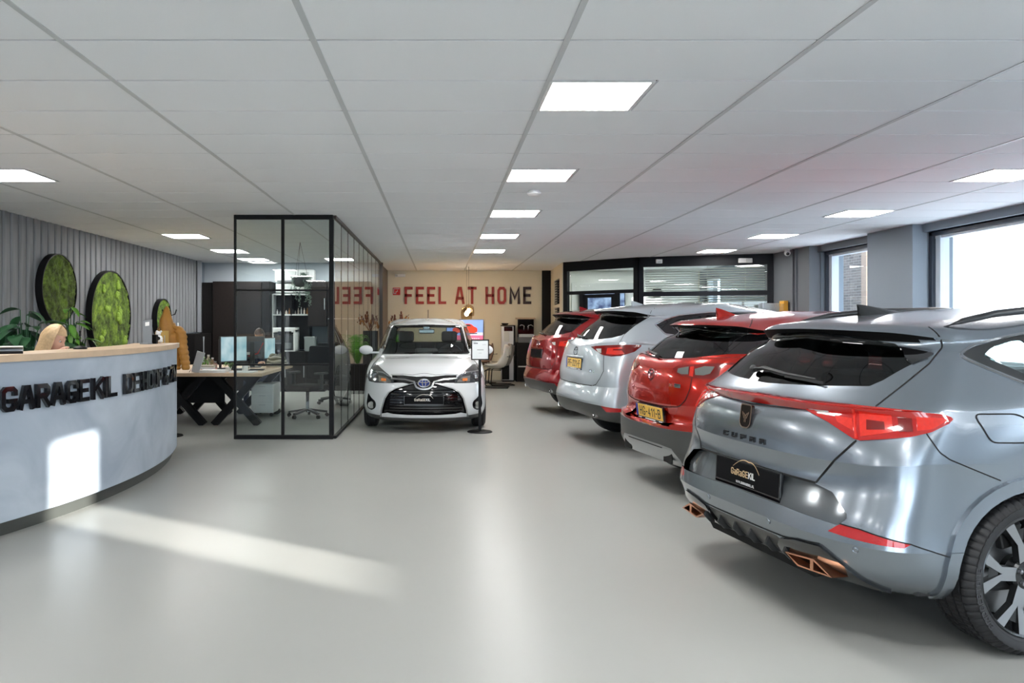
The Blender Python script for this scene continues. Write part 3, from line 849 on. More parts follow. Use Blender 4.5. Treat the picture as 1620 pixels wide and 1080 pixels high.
CX5_ROWS = [
 dict(y0=.09, bow=.40, y1=4.46, bowf=.6, n=2.8, W=[(0, .80), (.1, .84), (.9, .84), (1, .78)], Z=[(0, .37), (1, .31), (2, .26), (3, .24)]),
 dict(y0=.03, bow=.37, y1=4.50, bowf=.6, n=2.8, W=[(0, .875), (.12, .90), (.5, .895), (.9, .90), (1, .86)], Z=[(0, .44), (1, .38), (2, .34), (3, .33)]),
 dict(y0=.0, bow=.35, y1=4.55, bowf=.6, n=3.0, crease=1, W=[(0, .885), (.12, .91), (.5, .90), (.9, .915), (1, .88)], Z=[(0, .545), (.6, .535), (1, .47), (1.3, .44), (2, .44), (3, .42)]),
 dict(y0=.015, bow=.34, y1=4.54, bowf=.6, n=3.1, W=[(0, .88), (.12, .91), (.5, .89), (.9, .912), (1, .88)], Z=[(0, .63), (1, .58), (2, .58), (3, .56)]),
 dict(y0=.06, bow=.33, y1=4.52, bowf=.6, n=3.2, crease=1, W=[(0, .875), (.12, .91), (.5, .885), (.9, .905), (1, .87)], Z=[(0, .72), (1, .72), (2, .72), (3, .72)]),
 dict(y0=.055, bow=.34, y1=4.48, bowf=.65, n=3.1, W=[(0, .87), (.12, .912), (.5, .89), (.9, .905), (1, .85)], Z=[(0, .86), (1, .86), (2, .82), (3, .82)]),
 dict(y0=.075, bow=.37, y1=4.40, bowf=.70, n=2.8, W=[(0, .865), (.14, .915), (.5, .90), (.9, .905), (1, .82)], Z=[(0, 1.02), (1, 1.01), (2, .93), (3, .92)]),
 dict(y0=.105, bow=.42, y1=4.25, bowf=.75, n=2.4, crease=1, W=[(0, .85), (.14, .905), (.5, .895), (.9, .89), (1, .77)], Z=[(0, 1.15), (1, 1.19), (1.3, 1.13), (2, .99), (3, 1.0)]),
 dict(y0=.20, bow=.42, y1=3.55, bowf=.80, n=2.2, W=[(0, .835), (.2, .86), (.5, .86), (.9, .84), (1, .72)], Z=[(0, 1.22), (.7, 1.26), (1, 1.27), (1.3, 1.22), (2, 1.06), (3, 1.12)]),
 dict(y0=.34, bow=.42, y1=3.15, bowf=.60, n=2.1, W=[(0, .745), (.2, .785), (.5, .80), (1, .70)], Z=[(0, 1.385), (1, 1.39), (1.5, 1.36), (2, 1.28), (3, 1.33)]),
 dict(y0=.48, bow=.36, y1=2.88, bowf=.48, n=2.2, W=[(0, .665), (.2, .71), (.5, .73), (1, .64)], Z=[(0, 1.525), (1, 1.49), (1.5, 1.53), (2, 1.47), (3, 1.50)]),
 dict(y0=.42, bow=.38, y1=2.80, bowf=.44, n=2.4, crease=1, W=[(0, .66), (.2, .69), (.5, .70), (1, .62)], Z=[(0, 1.572), (.6, 1.555), (1, 1.51), (1.5, 1.58), (2, 1.51), (3, 1.53)]),
 dict(y0=.50, bow=.38, y1=2.70, bowf=.42, n=2.4, W=[(0, .62), (.2, .64), (.5, .65), (1, .58)], Z=[(0, 1.605), (.6, 1.59), (1, 1.56), (1.5, 1.62), (2, 1.55), (3, 1.565)]),
 dict(y0=.85, bow=.36, y1=2.50, bowf=.36, n=3.0, W=[(0, .44), (.5, .48), (1, .42)], Z=[(0, 1.648), (1, 1.63), (1.5, 1.66), (2, 1.60), (3, 1.61)]),
 dict(y0=1.15, bow=.3, y1=2.30, bowf=.3, n=2.5, W=[(0, .20), (.5, .22), (1, .2)], Z=[(0, 1.668), (1, 1.665), (1.5, 1.675), (2, 1.64), (3, 1.64)]),
 dict(y0=1.30, bow=.2, y1=2.2, bowf=.2, n=2.2, W=[(0, .0005), (.5, .0005), (1, .0005)], Z=[(0, 1.672), (1.5, 1.68), (3, 1.65)]),
]
CX3_ROWS = [
 dict(y0=.045, bow=.40, y1=4.18, bowf=.6, n=2.8, W=[(0, .74), (.1, .80), (.9, .80), (1, .74)], Z=[(0, .29), (1, .26), (2, .24), (3, .22)]),
 dict(y0=.015, bow=.36, y1=4.22, bowf=.6, n=2.8, W=[(0, .82), (.12, .86), (.5, .86), (.9, .87), (1, .82)], Z=[(0, .35), (1, .31), (2, .30), (3, .30)]),
 dict(y0=.0, bow=.34, y1=4.26, bowf=.6, n=2.8, crease=1, W=[(0, .845), (.12, .875), (.5, .865), (.9, .88), (1, .84)], Z=[(0, .415), (1, .38), (2, .38), (3, .36)]),
 dict(y0=-.005, bow=.34, y1=4.275, bowf=.6, n=2.8, crease=1, W=[(0, .85), (.12, .88), (.5, .865), (.9, .88), (1, .84)], Z=[(0, .553), (1, .57), (1.2, .48), (2, .46), (3, .46)]),
 dict(y0=.045, bow=.33, y1=4.27, bowf=.6, n=2.9, crease=1, W=[(0, .835), (.12, .876), (.5, .86), (.9, .88), (1, .84)], Z=[(0, .575), (1, .59), (1.2, .51), (2, .49), (3, .49)]),
 dict(y0=.065, bow=.33, y1=4.25, bowf=.6, n=2.9, W=[(0, .835), (.12, .875), (.5, .85), (.9, .875), (1, .84)], Z=[(0, .67), (1, .68), (2, .62), (3, .62)]),
 dict(y0=.045, bow=.35, y1=4.23, bowf=.6, n=2.8, crease=1, W=[(0, .835), (.12, .88), (.5, .85), (.9, .872), (1, .83)], Z=[(0, .745), (1, .78), (2, .74), (3, .74)]),
 dict(y0=.05, bow=.38, y1=4.18, bowf=.65, n=2.6, W=[(0, .83), (.14, .88), (.5, .86), (.9, .87), (1, .80)], Z=[(0, .90), (1, .92), (2, .84), (3, .84)]),
 dict(y0=.085, bow=.40, y1=4.05, bowf=.72, n=2.4, W=[(0, .82), (.14, .875), (.5, .86), (.9, .86), (1, .76)], Z=[(0, 1.04), (1, 1.06), (2, .92), (3, .92)]),
 dict(y0=.21, bow=.37, y1=3.40, bowf=.78, n=2.4, crease=1, W=[(0, .80), (.2, .83), (.5, .82), (.9, .81), (1, .70)], Z=[(0, 1.12), (.7, 1.15), (1, 1.175), (1.4, 1.12), (2, .98), (3, 1.03)]),
 dict(y0=.34, bow=.37, y1=3.02, bowf=.58, n=2.3, W=[(0, .71), (.2, .745), (.5, .75), (1, .66)], Z=[(0, 1.265), (1, 1.27), (1.5, 1.24), (2, 1.18), (3, 1.23)]),
 dict(y0=.47, bow=.32, y1=2.76, bowf=.45, n=2.4, W=[(0, .62), (.2, .66), (.5, .67), (1, .60)], Z=[(0, 1.375), (1, 1.34), (1.5, 1.39), (2, 1.34), (3, 1.37)]),
 dict(y0=.40, bow=.36, y1=2.68, bowf=.42, n=2.7, crease=1, W=[(0, .66), (.2, .655), (.5, .65), (1, .58)], Z=[(0, 1.41), (.6, 1.40), (1, 1.365), (1.5, 1.435), (2, 1.38), (3, 1.40)]),
 dict(y0=.46, bow=.38, y1=2.58, bowf=.40, n=2.4, W=[(0, .57), (.2, .59), (.5, .60), (1, .54)], Z=[(0, 1.45), (.6, 1.44), (1, 1.41), (1.5, 1.48), (2, 1.42), (3, 1.435)]),
 dict(y0=.80, bow=.36, y1=2.40, bowf=.35, n=3.0, W=[(0, .42), (.5, .45), (1, .40)], Z=[(0, 1.495), (1, 1.48), (1.5, 1.52), (2, 1.465), (3, 1.475)]),
 dict(y0=1.10, bow=.3, y1=2.25, bowf=.3, n=2.5, W=[(0, .20), (.5, .22), (1, .2)], Z=[(0, 1.52), (1, 1.515), (1.5, 1.532), (2, 1.50), (3, 1.50)]),
 dict(y0=1.25, bow=.2, y1=2.1, bowf=.2, n=2.2, W=[(0, .0005), (.5, .0005), (1, .0005)], Z=[(0, 1.525), (1.5, 1.535), (3, 1.508)]),
]
YARIS_ROWS = [
 dict(y0=.10, bow=.35, y1=3.80, bowf=.5, n=2.8, nf=2.3, W=[(0, .74), (.1, .78), (.9, .78), (1, .70)], Z=[(0, .28), (1, .24), (2, .18), (3, .13)]),
 dict(y0=.03, bow=.33, y1=3.90, bowf=.58, n=2.8, nf=2.3, W=[(0, .80), (.1, .82), (.9, .83), (1, .79)], Z=[(0, .38), (1, .32), (2, .21), (3, .18)]),
 dict(y0=.0, bow=.33, y1=3.945, bowf=.62, n=2.8, nf=2.3, W=[(0, .82), (.1, .838), (.5, .83), (.9, .847), (1, .83)], Z=[(0, .50), (1, .42), (2, .33), (3, .31)]),
 dict(y0=.01, bow=.34, y1=3.94, bowf=.64, n=2.8, nf=2.3, W=[(0, .82), (.1, .842), (.5, .83), (.9, .847), (1, .83)], Z=[(0, .66), (1, .58), (2, .50), (3, .47)]),
 dict(y0=.02, bow=.36, y1=3.92, bowf=.66, n=2.6, nf=2.2, W=[(0, .81), (.1, .842), (.5, .83), (.9, .845), (1, .815)], Z=[(0, .80), (1, .74), (2, .66), (3, .60)]),
 dict(y0=.04, bow=.38, y1=3.87, bowf=.72, n=2.5, nf=2.15, W=[(0, .80), (.1, .838), (.5, .83), (.9, .83), (1, .765)], Z=[(0, .90), (1, .86), (2, .78), (2.6, .73), (3, .705)]),
 dict(y0=.06, bow=.40, y1=3.62, bowf=.72, n=2.4, nf=2.15, W=[(0, .79), (.1, .828), (.5, .82), (.9, .80), (1, .725)], Z=[(0, .97), (1, .94), (2, .87), (2.6, .85), (3, .84)]),
 dict(y0=.10, bow=.40, y1=3.25, bowf=.65, n=2.3, nf=2.2, W=[(0, .775), (.1, .81), (.5, .805), (.9, .77), (1, .69)], Z=[(0, 1.02), (1, 1.0), (2, .92), (2.6, .93), (3, .935)]),
 dict(y0=.16, bow=.40, y1=2.88, bowf=.36, n=2.2, nf=2.3, W=[(0, .755), (.15, .79), (.5, .785), (.9, .74), (1, .66)], Z=[(0, 1.07), (1, 1.05), (2, .96), (3, .99)]),
 dict(y0=.24, bow=.38, y1=2.50, bowf=.34, n=2.2, nf=2.5, W=[(0, .70), (.2, .72), (.5, .725), (1, .625)], Z=[(0, 1.20), (1, 1.20), (2, 1.17), (3, 1.20)]),
 dict(y0=.34, bow=.34, y1=2.18, bowf=.32, n=2.2, nf=2.8, W=[(0, .62), (.2, .64), (.5, .645), (1, .565)], Z=[(0, 1.355), (1, 1.35), (1.5, 1.385), (2, 1.36), (3, 1.39)]),
 dict(y0=.26, bow=.36, y1=2.10, bowf=.30, n=2.4, nf=2.8, crease=1, W=[(0, .61), (.2, .62), (.5, .62), (1, .545)], Z=[(0, 1.40), (1, 1.385), (1.5, 1.43), (2, 1.395), (3, 1.415)]),
 dict(y0=.36, bow=.34, y1=2.02, bowf=.30, n=2.4, nf=2.8, W=[(0, .56), (.5, .575), (1, .51)], Z=[(0, 1.435), (1, 1.425), (1.5, 1.465), (2, 1.42), (3, 1.437)]),
 dict(y0=.65, bow=.3, y1=1.85, bowf=.28, n=3.0, W=[(0, .40), (.5, .43), (1, .38)], Z=[(0, 1.48), (1, 1.475), (1.5, 1.50), (2, 1.46), (3, 1.468)]),
 dict(y0=.9, bow=.2, y1=1.7, bowf=.2, n=2.4, W=[(0, .2), (.5, .2), (1, .2)], Z=[(0, 1.498), (1.5, 1.508), (3, 1.485)]),
 dict(y0=1.0, bow=.2, y1=1.6, bowf=.2, n=2.2, W=[(0, .0005), (.5, .0005), (1, .0005)], Z=[(0, 1.50), (1.5, 1.512), (3, 1.49)]),
]
def heading(root, x, y, h):
    """rear bumper centre at (x, y), nose pointing h degrees from +X towards +Y"""
    root.location = (x, y, 0); root.rotation_euler = (0, 0, math.radians(h - 90))
m_gloss = M('gloss black plastic', (.006, .006, .007), .06, coat=1.0)
m_dplate = M('black dealer plate', (.008, .008, .009), .5, spec=.06)
m_gap = M('panel gap', (.004, .004, .004), .8)
m_plast = M('dark grey plastic', (.035, .036, .037), .55, noise=(60, .1))
m_seat = M('dark seat fabric', (.010, .010, .011), .75, noise=(40, .2), spec=.15)
m_tint = glass_mat('privacy glass', (.045, .055, .055), 1.0, .0, 1.5)
m_clear = glass_mat('car glass', (.66, .74, .73), 1.0, .0, 1.5)
m_lens = M('red lamp lens', (.42, .008, .006), .08, coat=1.0, spec=.6, noise=(30, .15))
m_lensb = M('bright red lamp reflector', (.66, .022, .012), .2, coat=1.0, noise=(60, .2))
m_lensd = M('dark red lamp insert', (.17, .006, .005), .15, coat=1.0)
m_chrome = M('chrome', (.75, .76, .78), .08, 1.0)
m_refl = M('red reflector', (.45, .01, .012), .12, coat=1.0, bump=(250, .3))
def cavity(root, L, W, z0, z1, ya, yb, dash=True, seats=True, rh=True):
    """floor pan, dashboard and seats seen through the glass"""
    bm = bmesh.new(); box(bm, -W + .05, W - .05, .35, L - .5, z0, z0 + .06, bevel=.02)
    link_mesh('floor_pan', bm, m_plast, root)
    if dash:
        bm = bmesh.new(); box(bm, -W + .16, W - .16, yb - .75, yb + .05, z1 - .28, z1 - .03, bevel=.06); link_mesh('dashboard', bm, m_plast, root, smooth='auto')
    if seats:
        for x in (-.37, .37): seat_parts(root, x, ya + 1.25, z0 + .32, m_seat)
        bm = bmesh.new(); box(bm, -W + .2, W - .2, ya + .15, ya + .35, z0 + .2, z0 + .88, bevel=.05)
        for x in (-.4, 0, .4): box(bm, x - .11, x + .11, ya + .12, ya + .22, z0 + .90, z0 + 1.02, bevel=.03)
        link_mesh('rear_bench', bm, m_seat, root, smooth='auto')
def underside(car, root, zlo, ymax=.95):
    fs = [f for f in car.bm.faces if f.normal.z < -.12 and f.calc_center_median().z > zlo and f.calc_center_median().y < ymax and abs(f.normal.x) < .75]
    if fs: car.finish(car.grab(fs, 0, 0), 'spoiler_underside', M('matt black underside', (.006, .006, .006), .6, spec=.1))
def arch_liner(root, y, R, x0, x1):
    for s in (1, -1):
        bm = bmesh.new()
        lathe(bm, [(R, x0), (R, x1)], 24, Matrix.Translation((0, y, .34)) @ ROTX, a0=PI * .55, a1=PI * 1.45)
        lathe(bm, [(R, x0), (.02, x0)], 24, Matrix.Translation((0, y, .34)) @ ROTX, a0=PI * .55, a1=PI * 1.45)
        if s < 0: bmesh.ops.transform(bm, matrix=Matrix.Diagonal((-1, 1, 1, 1)), verts=bm.verts)
        link_mesh('wheel_arch_liner', bm, m_gap, root)
def logo_garage(bm_gold, bm_white, bm_web, fn, sc):
    """car-roof swoosh with GARAGEKIL under it; fn(u, v, d), u centred"""
    def arc(bm, pts, w0):
        off = []
        n = len(pts)
        st = [strip([pts[max(0, i - 1)], pts[i], pts[min(n - 1, i + 1)]] if 0 < i < n - 1 else ([pts[0], pts[1]] if i == 0 else [pts[-2], pts[-1]]), w0[i])[1 if 0 < i < n - 1 else (0 if i == 0 else 1)] for i in range(n)]
        for i in range(n - 1):
            q = [st[i][0], st[i][1], st[i + 1][1], st[i + 1][0]]
            bm.faces.new([bm.verts.new(fn(p.x, p.y, .0012)) for p in q])
    a = [(-.118 * sc + .118 * 2 * sc * .62 * t, (.024 + .052 * math.sin(PI * (.02 + .62 * t))) * sc) for t in [i / 12 for i in range(13)]]
    arc(bm_gold, a, [(.0015 + .006 * (i / 12)) * sc for i in range(13)])
    e = a[-1]
    b = [(e[0] + .10 * sc * t, e[1] - (.052 * t ** 2.2) * sc + .006 * math.sin(PI * t) * sc) for t in [i / 8 for i in range(9)]]
    arc(bm_gold, b, [(.0075 - .004 * (i / 8)) * sc for i in range(9)])
    wd = 0
    f1 = lambda u, v, d: fn(u - .135 * sc, v - .018 * sc, d)
    wd = text(bm_gold, 'GaRaGE', .036 * sc, .021 * sc, .0055 * sc, f1, gap=.0045 * sc, depth=(.0004, .0012))
    f2 = lambda u, v, d: fn(u - .135 * sc + wd + .005 * sc, v - .018 * sc, d)
    text(bm_white, 'KIL', .036 * sc, .021 * sc, .0055 * sc, f2, gap=.0045 * sc, depth=(.0004, .0012))
    if bm_web is not None:
        f3 = lambda u, v, d: fn(u - .085 * sc, v - .040 * sc, d)
        text(bm_web, 'WWW.GARAGEKIL.NL', .014 * sc, .0070 * sc, .0030 * sc, f3, gap=.0022 * sc, depth=(.0004, .0012))
def plate(root, y, z, wd, ht, matp, name='licence_plate', tilt=0, x=0, front=False, frame=True):
    e = bpy.data.objects.new('tmp', None)
    bm = bmesh.new()
    box(bm, -wd / 2 - .012, wd / 2 + .012, -.008, .012, -ht / 2 - .022, ht / 2 + .008, bevel=.004)
    f = link_mesh('plate_holder', bm, m_gloss, root)
    f.location = (x, y, z); f.rotation_euler = (tilt, 0, PI if front else 0)
    bm = bmesh.new(); box(bm, -wd / 2, wd / 2, -.011, -.006, -ht / 2, ht / 2, bevel=.002)
    p = link_mesh(name, bm, matp, f)
    bpy.data.objects.remove(e)
    return f, p

cup = thing('car', 'satin grey coupe SUV parked nearest the viewer, with a full-width red tail light', 'car')
heading(cup, 1.532, 3.98, 11)
cc = Car(CUPRA_ROWS, cup)
m_grey = paint('satin grey metallic paint', (.27, .305, .345), metal=.85, rough=.27, coat=.6, coatr=.10)
YA, YB_ = .84, 3.52
rear = lambda c: c.y < 1.0
# openings first: wheel arches
def circ(y, z, r, a0=0, a1=360, n=40): return [(y + r * math.cos(math.radians(a0 + (a1 - a0) * i / n)), z + r * math.sin(math.radians(a0 + (a1 - a0) * i / n))) for i in range(n + (0 if a1 - a0 == 360 else 1))]
side = lambda c: c.x > .6
def arches(car, ya, yb, r, band, mat, off=.012, zc=.34, low=0.0):
    for y in (ya, yb):
        car.cut(circ(y, zc, r), 90, side); bmesh.ops.delete(car.bm, geom=car.pick(circ(y, zc, r), 90, side), context='FACES')
        if band:
            nb = car.region(circ(y, zc, r + band), 90, side, off, .03)
            car.finish(nb, 'arch_moulding', mat, 'RL')
arches(cc, YA, YB_, .375, .055, m_grey, .014)
for y in (YA, YB_): arch_liner(cup, y, .385, .60, .88)
# glass
rw_ = [(-.05, 1.108), (.34, 1.122), (.575, 1.136), (.602, 1.165), (.632, 1.237), (.485, 1.327), (.257, 1.366), (-.05, 1.378)]
cc.finish(cc.region(rw_, 0, lambda c: c.y < .8, -.003, .01), 'rear_window', m_tint)
cc.finish(cc.region([(.478, 1.319), (.634, 1.284), (.648, 1.262), (.634, 1.238)], 0, lambda c: c.y < .8, .006, .012), 'spoiler_blade', m_gloss, 'RL')
dlo = [(.690, 1.277), (.79, 1.318), (.94, 1.355), (1.064, 1.375), (1.5, 1.41), (2.0, 1.405), (2.45, 1.36), (2.8, 1.26), (3.12, 1.10), (3.12, 1.05), (2.5, 1.065), (1.6, 1.10), (1.25, 1.115), (.888, 1.160), (.77, 1.225)]
dlo = fillet(dlo, .03)
for q, gm in (([(.80, 1.272), (.88, 1.315), (1.0, 1.345), (1.045, 1.345), (1.045, 1.165), (.985, 1.165)], m_clear), ([(1.14, 1.145), (1.12, 1.355), (1.45, 1.39), (1.92, 1.385), (1.93, 1.105), (1.6, 1.115)], m_clear), ([(2.0, 1.10), (2.0, 1.385), (2.4, 1.345), (2.72, 1.265), (2.98, 1.14), (3.0, 1.08), (2.5, 1.08)], m_clear)):
    cc.finish(cc.region(fillet(q, .025), 90, lambda c: c.x > .45, -.004, .01), 'side_window', gm, 'RL')
cc.finish(cc.region(dlo, 90, lambda c: c.x > .45 , .0015, .006), 'window_surround', m_gloss, 'RL')
bm = bmesh.new(); cc.ribbon(bm, dlo, 90, .014, .002, closed=True, h=.005); link_mesh('window_trim', bm, M('satin dark chrome', (.35, .36, .38), .25, 1.0), cup)
cc.finish(cc.region([(.05, 1.06), (-.66, 1.05), (-.56, 1.35), (.05, 1.375)], 180, lambda c: c.y > 2.2, -.003, .01), 'windscreen', m_clear)
# tail light
tl = [(-.1, 1.059), (.3, 1.056), (.564, 1.054), (.70, 1.050), (.82, 1.046), (.905, 1.036), (.938, 1.024), (.944, 1.014), (.93, .998), (.87, .963), (.80, .941), (.70, .924), (.610, .909), (.586, .912), (.474, .970), (.352, 1.014), (.28, 1.016), (-.1, 1.011)]
tb = cc.region(tl, 45, lambda c: c.y < .9, .006, .014)
tlo = cc.finish(tb, 'tail_light', m_lens)[0]
# inserts and light guides laid on the lens
class Patch: pass
def patch(car, poly, alpha, off, mat, name, parent, mode=(1, -1), seg=.02):
    """small curved piece following the shell"""
    o, ua, va = view(alpha)
    us = [p[0] for p in poly]; vs = [p[1] for p in poly]
    bm = bmesh.new()
    vsx = [bm.verts.new((p[0], p[1], 0)) for p in poly]; bm.faces.new(vsx)
    for ax, lo, hi in ((0, min(us), max(us)), (1, min(vs), max(vs))):
        k = int((hi - lo) / seg)
        for i in range(1, k + 1):
            c = lo + (hi - lo) * i / (k + 1)
            co = (c, 0, 0) if ax == 0 else (0, c, 0); no = (1, 0, 0) if ax == 0 else (0, 1, 0)
            bmesh.ops.bisect_plane(bm, geom=bm.verts[:] + bm.edges[:] + bm.faces[:], plane_co=co, plane_no=no)
    V = []; F = []
    bm.verts.index_update()
    for v in bm.verts:
        p, n = car.hit(v.co.x, v.co.y, alpha)
        if p is None: bm.free(); print('patch miss', name); return None
        V.append((p, n))
    F = [[v.index for v in f.verts] for f in bm.faces]; 
    be = [(e.verts[0].index, e.verts[1].index) for e in bm.edges if len(e.link_faces) == 1]
    bm.free()
    res = []
    for s in mode:
        b2 = bmesh.new()
        top = [b2.verts.new(((p + n * off).x * s, (p + n * off).y, (p + n * off).z)) for p, n in V]
        bot = [b2.verts.new(((p).x * s, (p).y, (p).z)) for p, n in V]
        for f in F:
            try: b2.faces.new([top[i] for i in f])
            except ValueError: pass
        for a, b in be: b2.faces.new((top[a], top[b], bot[b], bot[a]))
        bmesh.ops.recalc_face_normals(b2, faces=b2.faces[:])
        res.append(link_mesh(name, b2, mat, parent, smooth='auto'))
    return res
for q, mt, nm in (([(.612, .925), (.600, 1.035), (.725, 1.028), (.735, .955)], m_lensb, 'lamp_segment'), ([(.755, .958), (.748, 1.022), (.80, 1.018), (.805, .962)], m_lensd, 'lamp_segment'),
                  ([(.82, .965), (.815, 1.025), (.905, 1.02), (.925, 1.012), (.875, .975)], m_lensb, 'lamp_segment'), ([(.515, .975), (.50, 1.0), (.575, .995), (.585, .945)], m_lensb, 'lamp_segment'),
                  ([(.635, .955), (.632, .995), (.700, .992), (.705, .962)], m_lensd, 'lamp_segment')):
    patch(cc, q, 45, .0085 if mt is m_lensb else .0095, mt, nm, tlo)
patch(cc, [(.44, 1.0), (.38, 1.02), (.47, 1.022), (.475, 1.005)], 45, .0085, M('clear reversing lens', (.5, .5, .48), .1, coat=1), 'reversing_lamp', tlo)
bm = bmesh.new(); cc.ribbon(bm, [(.596, .915), (.578, 1.045)], 45, .012, .0095, h=.004, both=False); rb_ = link_mesh('lamp_rib', bm, m_lensb, tlo); rb2 = rb_.copy(); C.objects.link(rb2); rb2.scale.x = -1
bm = bmesh.new(); cc.ribbon(bm, [(-.02, 1.0555), (.3, 1.0535), (.564, 1.052)], 45, .007, .008); link_mesh('lamp_edge', bm, m_lensd, tlo)
# bumper recess and reflectors
rec = [(-.05, .688), (.50, .686), (.60, .668), (.690, .595), (.697, .575), (.672, .540), (.36, .552), (-.05, .557)]
cc.finish(cc.region(rec, 0, lambda c: c.y < .8, -.032, -.032), 'bumper_recess', paint('gloss grey bumper paint', (.20, .22, .235), metal=.6, rough=.12, coat=1.0))
cc.finish(cc.region([(.488, .506), (.535, .545), (.62, .540), (.80, .502), (.778, .487), (.60, .497)], 45, lambda c: c.y < .8, .002, .01), 'reflector', m_refl, 'RL')
# diffuser and exhaust surround
dif = [(-.05, .398), (.30, .398), (.47, .30), (.50, .20), (-.05, .20)]
ex = [(.30, .36), (.335, .397), (.44, .420), (.585, .430), (.625, .405), (.675, .368), (.70, .318), (.735, .262), (.62, .276), (.36, .262), (.285, .285)]
cc.finish(cc.region(ex, 0, lambda c: c.y < .9, .012, .03), 'exhaust_surround', m_gloss, 'RL')
cc.finish(cc.region(dif, 0, lambda c: c.y < .9, -.004, .01), 'diffuser', M('satin grey diffuser', (.10, .098, .092), .35, .3))
m_copper = M('copper exhaust trim', (.72, .36, .22), .28, 1.0)
for s in (1, -1):
    bm = bmesh.new()
    outl = [(.365, .338), (.55, .357), (.655, .306), (.45, .296)]
    cx = sum(p[0] for p in outl) / 4; cz = sum(p[1] for p in outl) / 4
    inn = [(cx + (x - cx) * .86, cz + (z - cz) * .74) for x, z in outl]
    yy = lambda x: .035 + .10 * max(0, (x - .40)) ** 1.0
    A = [bm.verts.new((x * s, yy(x), z)) for x, z in outl]; Bv = [bm.verts.new((x * s, yy(x), z)) for x, z in inn]
    A2 = [bm.verts.new((x * s, yy(x) + .10, z)) for x, z in outl]; B2 = [bm.verts.new((x * s, yy(x) + .10, z)) for x, z in inn]
    for k in range(4):
        j = (k + 1) % 4
        bm.faces.new((A[k], A[j], Bv[j], Bv[k])); bm.faces.new((A[k], A[j], A2[j], A2[k])); bm.faces.new((Bv[k], Bv[j], B2[j], B2[k]))
    mid = .525
    box(bm, min(s * mid, s * (mid + .022)), max(s * mid, s * (mid + .022)), yy(mid) + .002, yy(mid) + .045, .303, .355)
    bm.faces.new(B2)
    link_mesh('exhaust_tip', bm, m_copper, cup)
for x in (-.355, -.215, -.07, .07, .215, .355):
    bm = bmesh.new()
    prism(bm, [(.05, .375), (.032, .335), (.07, .295), (.16, .29), (.16, .375)], -.006, .006, fn=lambda a, b, c: (x + c, a, b))
    link_mesh('diffuser_fin', bm, m_plast, cup)
bm = bmesh.new(); prism(bm, [(-.52, .30), (.52, .30), (.44, .235), (-.44, .235)], .14, .30, fn=lambda a, b, c: (a, c, b)); link_mesh('under_tray', bm, m_gap, cup)
# seams
bm = bmesh.new()
cc.ribbon(bm, [(.85, 1.405), (.868, 1.392), (.882, 1.378), (.893, 1.362), (.900, 1.345), (.904, 1.325), (.903, 1.31), (.857, 1.241), (.765, 1.151), (.664, 1.057)], 45, .006)
cc.ribbon(bm, [(.594, .908), (.508, .812), (.424, .692)], 45, .009)
cc.ribbon(bm, [(.0, .692), (.50, .690)], 0, .010, .002)
cc.ribbon(bm, [(.852, .960), (.901, .879), (.935, .85), (1.113, .758)], 45, .005)
cc.ribbon(bm, fillet([(.573, 1.037), (.76, 1.037), (.835, .995), (.855, .915), (.63, .918)], .03), 90, .006, .002, closed=True)
cc.ribbon(bm, [(.535, .548), (.62, .542), (.80, .504), (.93, .447)], 45, .005, .003)
cc.ribbon(bm, [(.0, .405), (.35, .407), (.585, .437)], 0, .006, .002)
for yy in (1.10, 1.98, 2.95): cc.ribbon(bm, [(yy + (.06 if yy > 1.2 else -.02), 1.08), (yy, .95), (yy, .5), (yy, .36)], 90, .005)
link_mesh('panel_gaps', bm, m_gap, cup)['kind'] = 'stuff'
underside(cc, cup, 1.34)
cc.finish(cc.grab(cc.bm.faces[:], 0, 0), 'body_shell', m_grey)
cavity(cup, 4.45, .86, .25, 1.05, YA, YB_)
# roof rails, antenna, wiper
for s in (1, -1):
    bm = bmesh.new()
    pts = [(.555 * s, .735, 1.405), (.565 * s, .82, 1.432), (.575 * s, 1.0, 1.468), (.58 * s, 1.3, 1.497), (.58 * s, 1.8, 1.508), (.57 * s, 2.3, 1.485), (.55 * s, 2.62, 1.43)]
    tube(bm, pts, [.006, .014, .017, .018, .018, .016, .006], 8); link_mesh('roof_rail', bm, M('satin black rail', (.03, .032, .035), .3), cup, smooth=True)
bm = bmesh.new()
sec = [(.74, .030, .012, .0), (.755, .028, .062, .0), (.80, .030, .055, 0), (.86, .034, .036, 0), (.94, .034, .016, 0), (1.0, .015, .004, 0)]
rings = []
for y, hw, h_, _ in sec:
    zb = 1.462 + (y - .74) * .075
    rings.append([bm.verts.new(q) for q in ((-hw, y, zb - .012), (-hw * .35, y - (.02 if h_ > .05 else 0), zb + h_ * .75), (0, y - (.03 if h_ > .05 else 0), zb + h_), (hw * .35, y - (.02 if h_ > .05 else 0), zb + h_ * .75), (hw, y, zb - .012))])
for i in range(len(rings) - 1):
    for k in range(4): bm.faces.new((rings[i][k], rings[i][k + 1], rings[i + 1][k + 1], rings[i + 1][k]))
bm.faces.new(rings[0])
link_mesh('roof_antenna', bm, m_gloss, cup, smooth='auto')
def wiper(car, pts, root, alpha=0, arm=2):
    P = [car.hit(u, v, alpha) for u, v in pts]
    P = [p + n * .022 for p, n in P if p is not None]
    bm = bmesh.new(); blob(bm, P[0], .02, 8); tube(bm, P, [.013, .012, .009, .005][:len(P)], 6); 
    bar(bm, P[-2] - Vector((0, 0, .012)), P[-1] + (P[-1] - P[-2]) * .25 - Vector((0, 0, .012)), .008, .012)
    return link_mesh('rear_wiper', bm, m_plast, root)
wiper(cc, [(-.17, 1.16), (-.08, 1.168), (.12, 1.150), (.33, 1.137)], cup)
